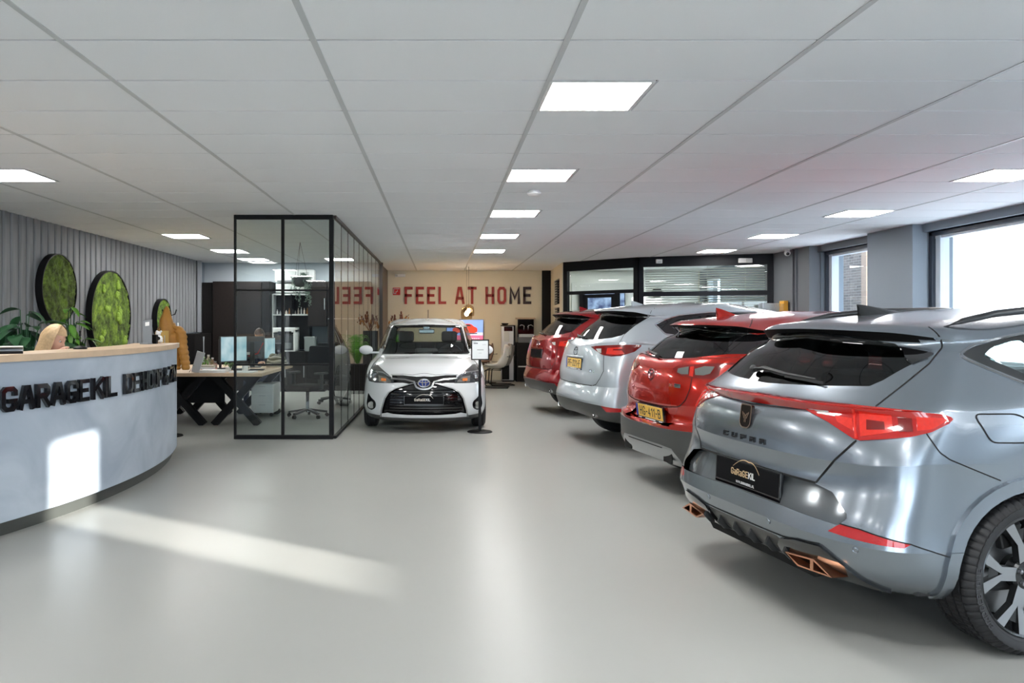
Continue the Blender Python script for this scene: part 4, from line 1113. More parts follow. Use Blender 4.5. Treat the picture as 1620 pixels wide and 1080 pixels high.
# plate, badge, letters
f_, p_ = plate(cup, .072, .628, .55, .118, m_dplate, 'dealer_plate', tilt=-.05)
b1, b2, b3 = bmesh.new(), bmesh.new(), bmesh.new()
logo_garage(b1, b2, b3, lambda u, v, d: (u, -.011 - d, v + .004), .95)
link_mesh('plate_logo', b1, M('gold print', (.72, .52, .30), .35, .4), p_); link_mesh('plate_name', b2, M('white print', (.85, .85, .85), .4), p_); link_mesh('web_address', b3, M('white print', (.85, .85, .85), .4), f_).location = (0, .001, -.018)
bm = bmesh.new()
sh = fillet([(-.052, .072), (.052, .072), (.052, -.045), (.03, -.068), (-.03, -.068), (-.052, -.045)], .018)
prism(bm, sh, 0, .020, fn=lambda a, b, c: (a, -c, b))
bd = link_mesh('badge', bm, M('badge bronze black', (.05, .04, .038), .25, .8), cup); bd.location = (0, .082, .935); bd.rotation_euler = (-.12, 0, 0); bd.scale = (.88, .9, .86)
bm = bmesh.new()
for pl in (sh,):
    off = strip(list(pl) + [pl[0]], .008)
    for i in range(len(off) - 1):
        q = [off[i][0], off[i][1], off[i + 1][1], off[i + 1][0]]
        bm.faces.new([bm.verts.new((p.x, -.0225, p.y)) for p in q])
for pl in ([(-.034, .028), (-.006, .006), (-.006, -.036)], [(.034, .028), (.006, .006), (.006, -.036)], [(-.034, .028), (-.012, -.012)], [(.034, .028), (.012, -.012)], [(-.016, .018), (.0, .004), (.016, .018)]):
    off = strip(pl, .0065)
    for i in range(len(off) - 1):
        q = [off[i][0], off[i][1], off[i + 1][1], off[i + 1][0]]
        bm.faces.new([bm.verts.new((p.x, -.0228, p.y)) for p in q])
link_mesh('badge_emblem', bm, M('copper badge metal', (.66, .48, .38), .25, 1.0), bd)
bm = bmesh.new()
def on_shell(car, y_off=0.0):
    def fn(u, v, d):
        p, n = car.hit(u, v, 0); p = p + n * d; return (p.x, p.y, p.z)
    return fn
text(bm, 'cuprr', .026, .028, .0085, lambda u, v, d: on_shell(cc)(u - .196, v + .815, d), gap=.040, depth=(.0, .006))
link_mesh('model_lettering', bm, M('matt black letters', (.006, .006, .008), .4), cup)['kind'] = 'stuff'
# parking sensors
bm = bmesh.new()
for u, v in ((.60, .453), (.20, .46)):
    p, n = cc.hit(u, v, 45)
    for s in (1, -1):
        q = Vector((p.x * s, p.y, p.z)); m = Vector((n.x * s, n.y, n.z))
        lathe(bm, [(0, .0025), (.009, .0025), (.011, .001), (.013, .003), (.014, 0)], 16, Matrix.Translation(q) @ m.to_track_quat('Z', 'Y').to_matrix().to_4x4())
link_mesh('parking_sensor', bm, paint('satin grey metallic paint', (0, 0, 0)), cup)['kind'] = 'stuff'
add_wheels(cup, .340, .245, .262, 1.60, YA, YB_, M('dark wheel paint', (.05, .052, .055), .25, .7), M('machined alloy face', (.40, .41, .43), .28, 1.0), 'double', 5, True, True, turn=.2)
# ------------------------------------------------------------------ shared small car parts
m_yellow = M('yellow plate', (.85, .52, .07), .35, coat=.5)
m_blue = M('blue plate band', (.02, .05, .35), .35)
m_ink = M('black plate lettering', (.01, .01, .012), .5)
m_silvp = M('satin silver trim', (.45, .46, .47), .3, .9)
m_red = paint('metallic crimson paint', (.52, .013, .004), metal=.55, rough=.22, coat=1.0)
m_redd = paint('deep ruby paint', (.30, .008, .012), metal=.4, rough=.2, coat=1.0)
m_silver = paint('pale silver blue paint', (.52, .575, .62), metal=.45, rough=.28, coat=1.0)
m_whitep = paint('white car paint', (.74, .76, .775), metal=0, rough=.25, coat=1.0)
m_cladd = M('black grained bumper plastic', (.060, .062, .060), .36, bump=(500, .2))
def oval_badge(root, loc, wd, ht, rx=0, kind='wing', front=False, field=None):
    bm = bmesh.new(); N = 40
    def ring(a, b, t, y=0, cx=0, cz=0, d=.006):
        o = [(cx + a * math.cos(2 * PI * i / N), cz + b * math.sin(2 * PI * i / N)) for i in range(N)]
        n = [(cx + (a - t) * math.cos(2 * PI * i / N), cz + (b - t) * math.sin(2 * PI * i / N)) for i in range(N)]
        A = [bm.verts.new((x, y - d, z)) for x, z in o]; Bv = [bm.verts.new((x, y - d, z)) for x, z in n]
        A0 = [bm.verts.new((x, y + .004, z)) for x, z in o]; B0 = [bm.verts.new((x, y + .004, z)) for x, z in n]
        for i in range(N):
            j = (i + 1) % N
            bm.faces.new((A[i], A[j], Bv[j], Bv[i])); bm.faces.new((A[i], A0[i], A0[j], A[j])); bm.faces.new((Bv[i], Bv[j], B0[j], B0[i]))
    ring(wd / 2, ht / 2, wd * .075)
    if kind == 'wing':
        pl = [(-wd * .42, ht * .14), (-wd * .2, ht * .17), (-wd * .05, -ht * .02), (0, -ht * .12), (wd * .05, -ht * .02), (wd * .2, ht * .17), (wd * .42, ht * .14)]
        off = strip(pl, wd * .08)
        for i in range(len(off) - 1):
            q = [off[i][0], off[i][1], off[i + 1][1], off[i + 1][0]]
            a = [bm.verts.new((p.x, -.007, p.y)) for p in q]; b = [bm.verts.new((p.x, .004, p.y)) for p in q]
            bm.faces.new(a)
            for k in range(4): bm.faces.new((a[k], a[(k + 1) % 4], b[(k + 1) % 4], b[k]))
    else:
        ring(wd * .165, ht * .44, wd * .06, d=.008)
        ring(wd * .40, ht * .20, wd * .06, cz=ht * .22, d=.007)
    o = link_mesh('badge', bm, m_chrome, root); o.location = loc; o.rotation_euler = (rx, 0, PI if front else 0)
    if field:
        b2 = bmesh.new(); lathe(b2, [(0, 0), (1, 0), (1, .01)], 32); bmesh.ops.transform(b2, matrix=Matrix.Diagonal((wd * .46, ht * .46, 1, 1)), verts=b2.verts); bmesh.ops.transform(b2, matrix=Matrix.Translation((0, -.002, 0)) @ Matrix.Rotation(PI / 2, 4, 'X'), verts=b2.verts)
        link_mesh('badge_field', b2, field, o)
    return o
def nl_plate(root, y, z, s, tilt=0, x=0):
    f, p = plate(root, y, z, .50, .108, m_yellow, tilt=tilt, x=x)
    link_mesh('plate_country_band', B(-.25, -.215, -.0125, -.010, -.053, .053), m_blue, p)
    bm = bmesh.new(); wdt = text(bm, s, .078, .040, .010, lambda u, v, d: (u, -.0115 - d, v), gap=.016, depth=(0, .0012)); 
    bmesh.ops.transform(bm, matrix=Matrix.Translation((-wdt / 2 + .017, 0, -.039)), verts=bm.verts)
    link_mesh('plate_lettering', bm, m_ink, p)['kind'] = 'stuff'
    bm = bmesh.new()
    for a, b in ((-.23, -.17), (-.09, .10), (.17, .23)): box(bm, a, b, -.0105, -.008, -.070, -.062)
    o = link_mesh('holder_print', bm, M('white print', (.85, .85, .85), .4), f); o['kind'] = 'stuff'
    return f
def shark_fin(root, y, z, mat, L=.19, h=.075, slope=.06):
    bm = bmesh.new(); rings = []
    for t, hw, hh in ((0, .030, .0), (.02, .026, 1.0), (.3, .028, .78), (.65, .030, .42), (1, .014, .03)):
        zb = z + t * L * slope
        rings.append([bm.verts.new(q) for q in ((-hw, y + t * L, zb - .01), (-hw * .45, y + t * L - .01 * hh, zb + h * hh * .6), (0, y + t * L - .015 * hh, zb + h * hh), (hw * .45, y + t * L - .01 * hh, zb + h * hh * .6), (hw, y + t * L, zb - .01))])
    for i in range(4):
        for k in range(4): bm.faces.new((rings[i][k], rings[i][k + 1], rings[i + 1][k + 1], rings[i + 1][k]))
    return link_mesh('roof_antenna', bm, mat, root, smooth='auto')
def exhaust_ring(root, x, y, z, r=.042):
    bm = bmesh.new(); m = Matrix.Translation((x, y, z)) @ Matrix.Rotation(PI / 2, 4, 'X')
    lathe(bm, [(r, -.10), (r, .02), (r - .006, .022), (r - .009, .015), (r - .009, -.06), (0, -.06)], 24, m)
    link_mesh('exhaust_tip', bm, m_chrome, root, smooth='auto')
def mirrors(root, x, y, z, mat):
    for s in (1, -1):
        bm = bmesh.new()
        v = blob(bm, (0, 0, 0), 1, 14, (.105, .06, .07)); 
        box(bm, -.20, -.06, -.03, .03, -.055, -.025, bevel=.008)
        if s < 0: bmesh.ops.transform(bm, matrix=Matrix.Diagonal((-1, 1, 1, 1)), verts=bm.verts)
        o = link_mesh('door_mirror', bm, mat, root, smooth='auto'); o.location = (s * x, y, z)
        bm = bmesh.new(); prism(bm, fillet([(-.09, -.05), (.09, -.045), (.085, .045), (-.085, .05)], .03), -.058, -.05, fn=lambda a, b, c: (a * s, c, b)); link_mesh('mirror_glass', bm, m_gloss, o)

def make_cx5(label, pose, mat, platefn, group=None):
    r = thing('car', label, 'car', group=group); heading(r, *pose)
    c = Car(CX5_ROWS, r, .035); ya, yb = .93, 3.63; sd = lambda q: q.x > .6
    arches(c, ya, yb, .385, .065, m_cladd, .012, .355)
    for y in (ya, yb): arch_liner(r, y, .395, .60, .88)
    for q in ([(-.05, 1.232), (.36, 1.240), (.56, 1.262), (.648, 1.292), (.655, 1.33), (.615, 1.42), (.530, 1.50), (.44, 1.530), (.22, 1.547), (-.05, 1.555)],):
        c.finish(c.region(q, 0, CY(.9), -.003, .01), 'rear_window', m_tint)
    c.finish(c.region([(.757, 1.296), (.757, 1.36), (.765, 1.47), (.735, 1.524), (.84, 1.511), (.942, 1.489), (.838, 1.397)], 45, CY(.9), .004, .012), 'spoiler_blade', m_gloss, 'RL')
    q = fillet([(.91, 1.40), (1.02, 1.465), (1.3, 1.51), (1.30, 1.31), (1.0, 1.305)], .02)
    c.finish(c.region(q, 90, lambda q: q.x > .45, -.004, .01), 'side_window', m_tint, 'RL')
    c.finish(c.region(fillet([(1.36, 1.30), (1.36, 1.515), (1.65, 1.53), (2.03, 1.525), (2.03, 1.25)], .02), 90, lambda q: q.x > .45, -.004, .01), 'side_window', m_tint, 'RL')
    c.finish(c.region(fillet([(2.12, 1.24), (2.12, 1.525), (2.45, 1.48), (2.8, 1.37), (3.1, 1.20)], .02), 90, lambda q: q.x > .45, -.004, .01), 'side_window', m_clear, 'RL')
    dlo = fillet([(.745, 1.412), (.88, 1.466), (1.05, 1.515), (1.4, 1.55), (2.0, 1.555), (2.5, 1.50), (2.9, 1.37), (3.25, 1.15), (2.6, 1.20), (1.7, 1.255), (1.1, 1.27), (.82, 1.305)], .02)
    c.finish(c.region(dlo, 90, lambda q: q.x > .45, .0015, .006), 'window_surround', m_gloss, 'RL')
    for s in (1,):
        bm = bmesh.new(); c.ribbon(bm, dlo, 90, .018, .002, closed=True, h=.005); link_mesh('window_trim', bm, m_chrome, r)
    c.finish(c.region([(.05, 1.14), (-.68, 1.12), (-.58, 1.47), (.05, 1.51)], 180, lambda q: q.y > 2.2, -.003, .01), 'windscreen', m_clear)
    lp = [(.366, 1.155), (.45, 1.168), (.582, 1.178), (.768, 1.188), (.973, 1.190), (.974, 1.172), (.920, 1.113), (.80, 1.066), (.69, 1.058), (.576, 1.070), (.469, 1.110)]
    for o in c.finish(c.region(lp, 45, CY(.9), .003, .012), 'tail_light', m_lensd, 'RL'):
        pass
    lo = [o for o in r.children if o.name.startswith('tail_light')]
    for s, o in zip((1, -1), lo):
        patch(c, [(.62, 1.082), (.63, 1.150), (.80, 1.160), (.80, 1.145), (.70, 1.138), (.70, 1.125), (.80, 1.125), (.83, 1.09), (.75, 1.078)], 45, .0065, m_lensb, 'lamp_segment', o, (s,))
        patch(c, [(.50, 1.10), (.46, 1.135), (.54, 1.14), (.55, 1.09)], 45, .0065, M('clear reversing lens', (.5, .5, .48), .1, coat=1), 'reversing_lamp', o, (s,))
    # lower plastic, reflectors
    c.finish(c.region([(.60, .515), (.80, .497), (.86, .490), (.85, .458), (.665, .452)], 45, CY(.9), .003, .012), 'reflector', m_refl, 'RL')
    c.cut([(-.1, .530), (.14, .530), (.56, .520), (.85, .492), (1.02, .455), (1.02, .1), (-.1, .1)], 45, CY(.95))
    c.finish(c.grab(c.pick([(-.1, .530), (.14, .530), (.56, .520), (.85, .492), (1.02, .455), (1.02, .1), (-.1, .1)], 45, CY(.95)), .003, .01), 'lower_bumper', m_cladd)
    c.finish(c.region([(1.15, .44), (3.3, .44), (3.3, .1), (1.15, .1)], 90, sd, .003, .01), 'sill_cladding', m_cladd, 'RL')
    bm = bmesh.new()
    c.ribbon(bm, [(.968, 1.60), (.968, 1.565), (.972, 1.514), (.939, 1.485), (.838, 1.397), (.754, 1.290), (.751, 1.189)], 45, .006)
    c.ribbon(bm, [(.589, 1.066), (.610, .896), (.563, .812), (.50, .74), (.441, .722)], 45, .008)
    c.ribbon(bm, [(.0, .716), (.18, .714), (.53, .722)], 0, .010, .002)
    for yy in (1.15, 2.08, 3.0): c.ribbon(bm, [(yy + (.25 if yy < 1.2 else .0), 1.26), (yy + (.2 if yy < 1.2 else 0), .95), (yy, .5), (yy, .42)], 90, .006)
    link_mesh('panel_gaps', bm, m_gap, r)['kind'] = 'stuff'
    underside(c, r, 1.48)
    c.finish(c.grab(c.bm.faces[:], 0, 0), 'body_shell', mat)
    cavity(r, 4.55, .86, .30, 1.2, ya, yb)
    for s in (1, -1): exhaust_ring(r, s * .60, .10, .41)
    shark_fin(r, .80, 1.625, mat)
    wiper(c, [(-.06, 1.245), (-.18, 1.252), (-.34, 1.262), (-.46, 1.275)], r)
    p, n = c.hit(0, 1.10, 0); oval_badge(r, (0, p.y - .004, 1.095), .135, .108, -.15)
    bm = bmesh.new(); p, n = c.hit(.30, .60, 0)
    platefn(r, .062)
    for x in (.35, -.35):
        p, n = c.hit(abs(x), .60, 0)
    bm = bmesh.new(); box(bm, -.28, .28, .062, .075, 1.022, 1.045, bevel=.006); link_mesh('plate_lamp_strip', bm, mat, r)
    bm = bmesh.new(); wdt = text(bm, 'CX-5', .028, .018, .005, lambda u, v, d: on_shell(c)(u + .47, v + .87, d), gap=.009, depth=(0, .004)); link_mesh('model_lettering', bm, m_chrome, r)
    add_wheels(r, .355, .225, .235, 1.60, ya, yb, M('grey alloy', (.25, .26, .27), .3, .9), M('machined alloy face', (.55, .56, .58), .22, 1.0), 'single', 9, False)
    return r
for k_ in ('X', '5'): pass
G['5'] = (.8, [[(.8, 1), (0, 1), (0, .56), (.6, .56), (.8, .42), (.8, .15), (.62, 0), (.18, 0), (0, .15)]])
G['3'] = (.8, [[(0, .87), (.15, 1), (.65, 1), (.8, .87), (.8, .65), (.65, .53), (.3, .53)], [(.65, .53), (.8, .4), (.8, .13), (.65, 0), (.15, 0), (0, .13)]])
make_cx5('pale silver SUV with yellow plate, third car in the row from the viewer', (1.54, 9.136, 10), m_silver, lambda r, y: nl_plate(r, y, .955, 'PF-221-F', -.05))
make_cx5('dark red SUV furthest back in the row, beyond the pale silver SUV', (1.475, 12.22, 11.5), m_redd, lambda r, y: plate(r, y, .955, .50, .108, m_dplate, 'dealer_plate', -.05))

# ------------------------------------------------------------------ small red crossover
def make_cx3():
    r = thing('car', 'bright red crossover with yellow plate HG-411-B, parked second from the viewer', 'car'); heading(r, 1.76, 6.59, 10)
    c = Car(CX3_ROWS, r, .03); ya, yb = .80, 3.37; sd = lambda q: q.x > .55
    arches(c, ya, yb, .36, .06, m_cladd, .012, .325)
    for y in (ya, yb): arch_liner(r, y, .37, .58, .84)
    bl = [(-.05, 1.118), (.10, 1.120), (.33, 1.136), (.52, 1.160), (.655, 1.180), (.655, 1.20), (.515, 1.315), (.455, 1.380), (.30, 1.392), (-.05, 1.398)]
    c.finish(c.region(bl, 0, CY(.85), -.003, .01), 'rear_window', m_tint)
    q = fillet([(1.02, 1.22), (1.10, 1.34), (1.25, 1.375), (1.80, 1.40), (1.82, 1.16), (1.15, 1.18)], .02)
    c.finish(c.region(q, 90, lambda q: q.x > .45, -.004, .01), 'side_window', m_tint, 'RL')
    c.finish(c.region(fillet([(1.90, 1.155), (1.90, 1.40), (2.3, 1.36), (2.65, 1.24), (2.95, 1.10)], .02), 90, lambda q: q.x > .45, -.004, .01), 'side_window', m_clear, 'RL')
    # black wrap from the tailgate glass round the D-pillar into the side glass
    wrap = [(.696, 1.182), (.80, 1.184), (.92, 1.186), (1.10, 1.19), (1.30, 1.19), (1.30, 1.40), (1.10, 1.365), (.91, 1.330), (.82, 1.352), (.66, 1.388), (.60, 1.40), (.63, 1.39), (.73, 1.315)]
    c.finish(c.region(wrap, 45, lambda q: q.x > .35 and q.y < 1.05, .0015, .006), 'pillar_panel', m_gloss, 'RL')
    dlo = [(.95, 1.19), (.98, 1.34), (1.3, 1.405), (1.9, 1.42), (2.4, 1.37), (2.75, 1.24), (3.1, 1.07), (2.4, 1.12), (1.6, 1.16)]
    c.finish(c.region(dlo, 90, lambda q: q.x > .45, .0015, .006), 'window_surround', m_gloss, 'RL')
    c.finish(c.region([(.05, 1.05), (-.66, 1.03), (-.55, 1.34), (.05, 1.375)], 180, lambda q: q.y > 2.1, -.003, .01), 'windscreen', m_clear)
    lp = [(.30, 1.050), (.33, 1.068), (.40, 1.082), (.606, 1.106), (.775, 1.117), (.95, 1.118), (1.0, 1.10), (.95, 1.04), (.80, 1.002), (.62, .992), (.488, .992), (.38, 1.003), (.325, 1.022)]
    lo = c.finish(c.region(lp, 45, CY(.9), .004, .012), 'tail_light', m_lensd, 'RL')
    clear = M('clear indicator lens', (.24, .25, .24), .1, .5, coat=1)
    for s, o in zip((1, -1), lo):
        for q, mt, nm in (([(.355, 1.025), (.36, 1.055), (.46, 1.075), (.465, 1.015), (.40, 1.012)], clear, 'reversing_lamp'), ([(.53, 1.015), (.52, 1.06), (.60, 1.085), (.68, 1.085), (.65, 1.03), (.60, 1.015)], clear, 'indicator_lamp'), ([(.475, 1.005), (.475, 1.075), (.51, 1.08), (.51, 1.0)], m_lensb, 'lamp_insert'), ([(.72, 1.02), (.73, 1.10), (.93, 1.105), (.96, 1.09), (.92, 1.05), (.80, 1.02)], m_lensb, 'lamp_segment')):
            patch(c, q, 45, .007, mt, nm, o, (s,))
    # recess for the plate, black bumper, silver lip
    rec = [(-.05, .708), (.24, .712), (.30, .69), (.42, .612), (.43, .588), (-.05, .585)]
    c.finish(c.region(rec, 0, CY(.6), -.022, -.022), 'plate_recess', m_red)
    low = [(-.1, .560), (.20, .562), (.49, .574), (.70, .578), (.93, .50), (.93, .1), (-.1, .1)]
    c.finish(c.region([(.60, .53), (.66, .525), (.70, .43), (.655, .435)], 45, CY(.9), .003, .012), 'reflector', m_refl, 'RL')
    c.cut([(-.1, .425), (.20, .425), (.34, .415), (.43, .33), (.46, .1), (-.1, .1)], 45, CY(.9))
    c.finish(c.grab(c.pick([(-.1, .425), (.20, .425), (.34, .415), (.43, .33), (.46, .1), (-.1, .1)], 45, CY(.9)), .008, .02), 'skid_plate', m_silvp)
    c.cut(low, 45, CY(.9)); c.finish(c.grab(c.pick(low, 45, CY(.9)), .006, .015), 'lower_bumper', m_cladd)
    c.finish(c.region([(1.0, .48), (3.1, .48), (3.1, .1), (1.0, .1)], 90, sd, .003, .01), 'sill_cladding', m_cladd, 'RL')
    bm = bmesh.new()
    c.ribbon(bm, [(.835, 1.455), (.855, 1.43), (.862, 1.395), (.83, 1.34), (.768, 1.288), (.696, 1.180)], 45, .006, .003)
    c.ribbon(bm, [(.50, .99), (.491, .904), (.455, .816), (.40, .762), (.36, .748), (.283, .738)], 45, .008)
    c.ribbon(bm, [(.0, .728), (.34, .736)], 0, .008, .002)
    c.ribbon(bm, [(.0, .408), (.33, .405)], 0, .008, .010)
    for yy in (1.85, 2.85): c.ribbon(bm, [(yy, 1.14), (yy, .95), (yy, .49)], 90, .006)
    link_mesh('panel_gaps', bm, m_gap, r)['kind'] = 'stuff'
    for s in (1, -1):
        bm = bmesh.new(); box(bm, s * .386 - .075, s * .386 + .075, .02, .03, .29, .385, bevel=.004)
        o = link_mesh('exhaust_cutout', bm, m_gap, r); exhaust_ring(r, s * .40, .055, .325, .040)
    underside(c, r, 1.35)
    c.finish(c.grab(c.bm.faces[:], 0, 0), 'body_shell', m_red)
    cavity(r, 4.2, .82, .27, 1.08, ya, yb)
    shark_fin(r, .68, 1.477, m_red, .20, .085)
    wiper(c, [(-.04, 1.122), (-.20, 1.135), (-.42, 1.155), (-.58, 1.175)], r)
    p, n = c.hit(0, .99, 0); oval_badge(r, (0, p.y - .004, .985), .125, .10, -.1)
    nl_plate(r, .052, .662, 'HG-411-B', .12)
    bm = bmesh.new(); text(bm, 'CX-3', .024, .016, .0045, lambda u, v, d: on_shell(c)(u + .33, v + .905, d), gap=.008, depth=(0, .004)); link_mesh('model_lettering', bm, m_chrome, r)
    link_mesh('technology_badge', B(0, .10, -.004, .0, 0, .03, .002), m_chrome, r).location = (.40, .075, .905)
    add_wheels(r, .325, .215, .225, 1.53, ya, yb, M('grey alloy', (.25, .26, .27), .3, .9), M('machined alloy face', (.55, .56, .58), .22, 1.0), 'single', 9, False)
make_cx3()

# ------------------------------------------------------------------ white city car facing the viewer
def make_yaris():
    r = thing('car', 'white city car facing the viewer beside the glass office wall, black grille', 'car'); r.location = (-.215, 9.87 + 3.945, 0); r.rotation_euler = (0, 0, PI)
    c = Car(YARIS_ROWS, r, .028); ya, yb = .635, 3.145; sd = lambda q: q.x > .5; fr = lambda q: q.y > 2.6
    arches(c, ya, yb, .325, 0, m_whitep, 0, .29)
    for y in (ya, yb): arch_liner(r, y, .33, .55, .80)
    c.finish(c.region([(.05, .998), (-.60, .990), (-.645, .985), (-.60, 1.09), (-.53, 1.375), (-.50, 1.392), (.05, 1.398)], 180, lambda q: q.y > 1.8, -.003, .01), 'windscreen', m_clear)
    c.finish(c.region([(-.05, 1.10), (.58, 1.10), (.55, 1.32), (.50, 1.35), (-.05, 1.355)], 0, CY(.8), -.003, .01), 'rear_window', m_clear)
    for q in (fillet([(.50, 1.15), (.62, 1.34), (1.28, 1.37), (1.28, 1.09)], .03), fillet([(1.36, 1.085), (1.36, 1.37), (1.75, 1.37), (2.1, 1.27), (2.45, 1.08), (2.45, 1.04)], .03)):
        c.finish(c.region(q, 90, lambda q: q.x > .45, -.004, .01), 'side_window', m_clear, 'RL')
    # headlights in the front-corner view (u = (y - x) / sqrt 2)
    hl = [(-.735, .862), (-.655, .855), (-.56, .80), (-.467, .742), (-.43, .712), (-.40, .690), (-.395, .645), (-.54, .642), (-.66, .640), (-.745, .650), (-.775, .70), (-.772, .76)]
    m_hl = M('smoked headlamp housing', (.045, .048, .052), .15, coat=1.0)
    lo = c.finish(c.region(hl, 180, lambda q: q.y > 2.6, .003, .012), 'headlight', m_hl, 'RL')
    for s, o in zip((1, -1), lo):
        p, n = c.hit(-.665, .73, 180)
        q = Matrix.Translation((p.x * s, p.y, p.z)) @ Vector((n.x * s * .5, n.y + .6, n.z)).to_track_quat('Z', 'Y').to_matrix().to_4x4()
        bm = bmesh.new(); lathe(bm, [(0, .006), (.034, .012), (.040, .004)], 20, q); link_mesh('projector_lens', bm, M('projector glass', (.25, .27, .3), .05, .4, coat=1), o, smooth='auto')
        bm = bmesh.new(); lathe(bm, [(.042, .002), (.042, .016), (.052, .012), (.056, .0)], 24, q); link_mesh('projector_ring', bm, m_chrome, o, smooth='auto')
        patch(c, [(-.60, .655), (-.61, .73), (-.50, .715), (-.44, .68), (-.43, .655)], 180, .006, M('headlamp reflector', (.55, .52, .48), .15, .9), 'reflector_bowl', o, (s,))
        patch(c, [(-.565, .665), (-.565, .70), (-.50, .695), (-.50, .665)], 180, .010, M('amber bulb', (.75, .22, .05), .2, coat=1), 'indicator_bulb', o, (s,))
        patch(c, [(-.73, .785), (-.55, .775), (-.45, .725), (-.45, .715), (-.55, .76), (-.73, .77)], 180, .007, m_chrome, 'light_guide', o, (s,))
    # fog lamps
    fg = fillet([(-.752, .505), (-.70, .44), (-.648, .405), (-.632, .36), (-.645, .31), (-.70, .275), (-.76, .30), (-.775, .36)], .02)
    lo = c.finish(c.region(fg, 180, fr, -.008, -.008), 'fog_lamp', m_gloss, 'RL')
    for s, o in zip((1, -1), lo):
        p, n = c.hit(-.705, .345, 180)
        q = Matrix.Translation((p.x * s, p.y, p.z)) @ Vector((n.x * s * .5, n.y + .6, n.z)).to_track_quat('Z', 'Y').to_matrix().to_4x4()
        bm = bmesh.new(); lathe(bm, [(0, .004), (.036, .008), (.044, .010), (.048, .0)], 24, q); link_mesh('fog_lens', bm, M('fog lens', (.6, .6, .58), .12, .6, coat=1), o, smooth='auto')
    # grille
    gr = [(.05, .66), (-.10, .652), (-.19, .630), (-.37, .575), (-.455, .525), (-.508, .445), (-.548, .30), (-.556, .245), (-.48, .262), (-.404, .247), (-.20, .238), (.05, .238)]
    g = c.finish(c.region(gr, 180, fr, -.03, -.03), 'lower_grille', m_gloss)[0]
    for i in range(9):
        z = .27 + i * .036; wd = .50 - max(0, (z - .44)) * .9
        bm = bmesh.new(); pr = None
        for k in range(21):
            x = -wd + 2 * wd * k / 20; p, n = c.hit(-abs(x), z, 180)
            ring = [bm.verts.new((x, p.y - .022, z - .006)), bm.verts.new((x, p.y - .006, z)), bm.verts.new((x, p.y - .022, z + .006))]
            if pr: [bm.faces.new((pr[j], pr[j + 1], ring[j + 1], ring[j])) for j in (0, 1)]
            pr = ring
        link_mesh('grille_slat', bm, M('grille slat black', (.015, .015, .016), .25, coat=.5), g)
    bm = bmesh.new(); c.ribbon(bm, [(-.16, .645), (-.19, .636), (-.375, .582), (-.463, .53), (-.517, .447), (-.558, .30), (-.575, .20)], 180, .012, .002, h=.004); link_mesh('grille_trim', bm, m_silvp, r)
    slot = [(.05, .735), (-.094, .728), (-.28, .745), (-.425, .742), (-.41, .648), (-.28, .652), (-.19, .640), (-.09, .655), (.05, .60)]
    c.finish(c.region(slot, 180, fr, -.006, -.006), 'upper_grille', m_gloss)
    bm = bmesh.new(); c.ribbon(bm, [(-.43, .700), (-.25, .692), (-.13, .665), (-.10, .60), (-.05, .575), (0, .570)], 180, .026, .001, h=.010); link_mesh('chrome_wing', bm, m_silvp, r, smooth='auto')
    c.finish(c.region([(.05, .196), (-.56, .200), (-.60, .05), (.05, .05)], 180, fr, .004, .012), 'front_lip', m_cladd)
    c.finish(c.region([(-.56, .245), (-.585, .22), (-.82, .235), (-.82, .1), (-.56, .1)], 180, fr, .002, .01), 'bumper_lower_corner', m_cladd, 'RL')
    p, n = c.hit(0, .65, 180); oval_badge(r, (0, p.y + .006, .652), .165, .115, .2, 'triple', True, M('blue badge field', (.02, .05, .30), .2, coat=1))
    f_, p_ = plate(r, c.hit(0, .43, 180)[0].y + .012, .435, .50, .10, m_dplate, 'dealer_plate', front=True)
    b1, b2 = bmesh.new(), bmesh.new(); logo_garage(b1, b2, None, lambda u, v, d: (u, -.011 - d, v + .004), .92)
    link_mesh('plate_logo', b1, M('pale gold print', (.75, .68, .58), .35, .2), p_); link_mesh('plate_name', b2, M('white print', (.85, .85, .85), .4), p_)
    bm = bmesh.new()
    c.ribbon(bm, [(-.44, .748), (-.28, .757), (-.15, .748), (-.05, .765), (0, .768)], 180, .007, .002)
    c.ribbon(bm, [(.655, 2.62), (.735, 3.05), (.70, 3.28)], 'top', .006, .002)
    for yy in (1.32, 2.38): c.ribbon(bm, [(yy, 1.06), (yy, .8), (yy, .3)], 90, .006)
    link_mesh('panel_gaps', bm, m_gap, r)['kind'] = 'stuff'
    bm = bmesh.new(); c.ribbon(bm, [(-.640, .985), (-.60, 1.09), (-.530, 1.37), (-.50, 1.395), (0, 1.402)], 180, .030, .001); c.ribbon(bm, [(0, .992), (-.60, .984), (-.645, .98)], 180, .03, .001)
    link_mesh('windscreen_seal', bm, m_gloss, r)['kind'] = 'stuff'
    c.finish(c.grab(c.bm.faces[:], 0, 0), 'body_shell', m_whitep)
    mirrors(r, .90, 2.38, 1.03, m_whitep)
    bm = bmesh.new(); tube(bm, [(0, .75, 1.495), (0, .62, 1.66)], .005, 6); link_mesh('roof_antenna', bm, m_gap, r)
    # interior
    bm = bmesh.new(); box(bm, -.72, .72, .3, 3.0, .22, .27); link_mesh('floor_pan', bm, m_plast, r)
    bm = bmesh.new(); box(bm, -.62, .62, 2.22, 2.72, .62, .93, bevel=.07); box(bm, -.17, .17, 2.18, 2.35, .86, 1.05, bevel=.03); link_mesh('dashboard', bm, m_plast, r, smooth='auto')
    for x in (-.36, .36): seat_parts(r, x, 1.45, .50, m_seat)
    bm = bmesh.new(); box(bm, -.60, .60, .62, .80, .42, .98, bevel=.06); link_mesh('rear_bench', bm, m_seat, r, smooth='auto')
    bm = bmesh.new(); m = Matrix.Translation((-.36, 2.10, .93)) @ Matrix.Rotation(math.radians(65), 4, 'X')
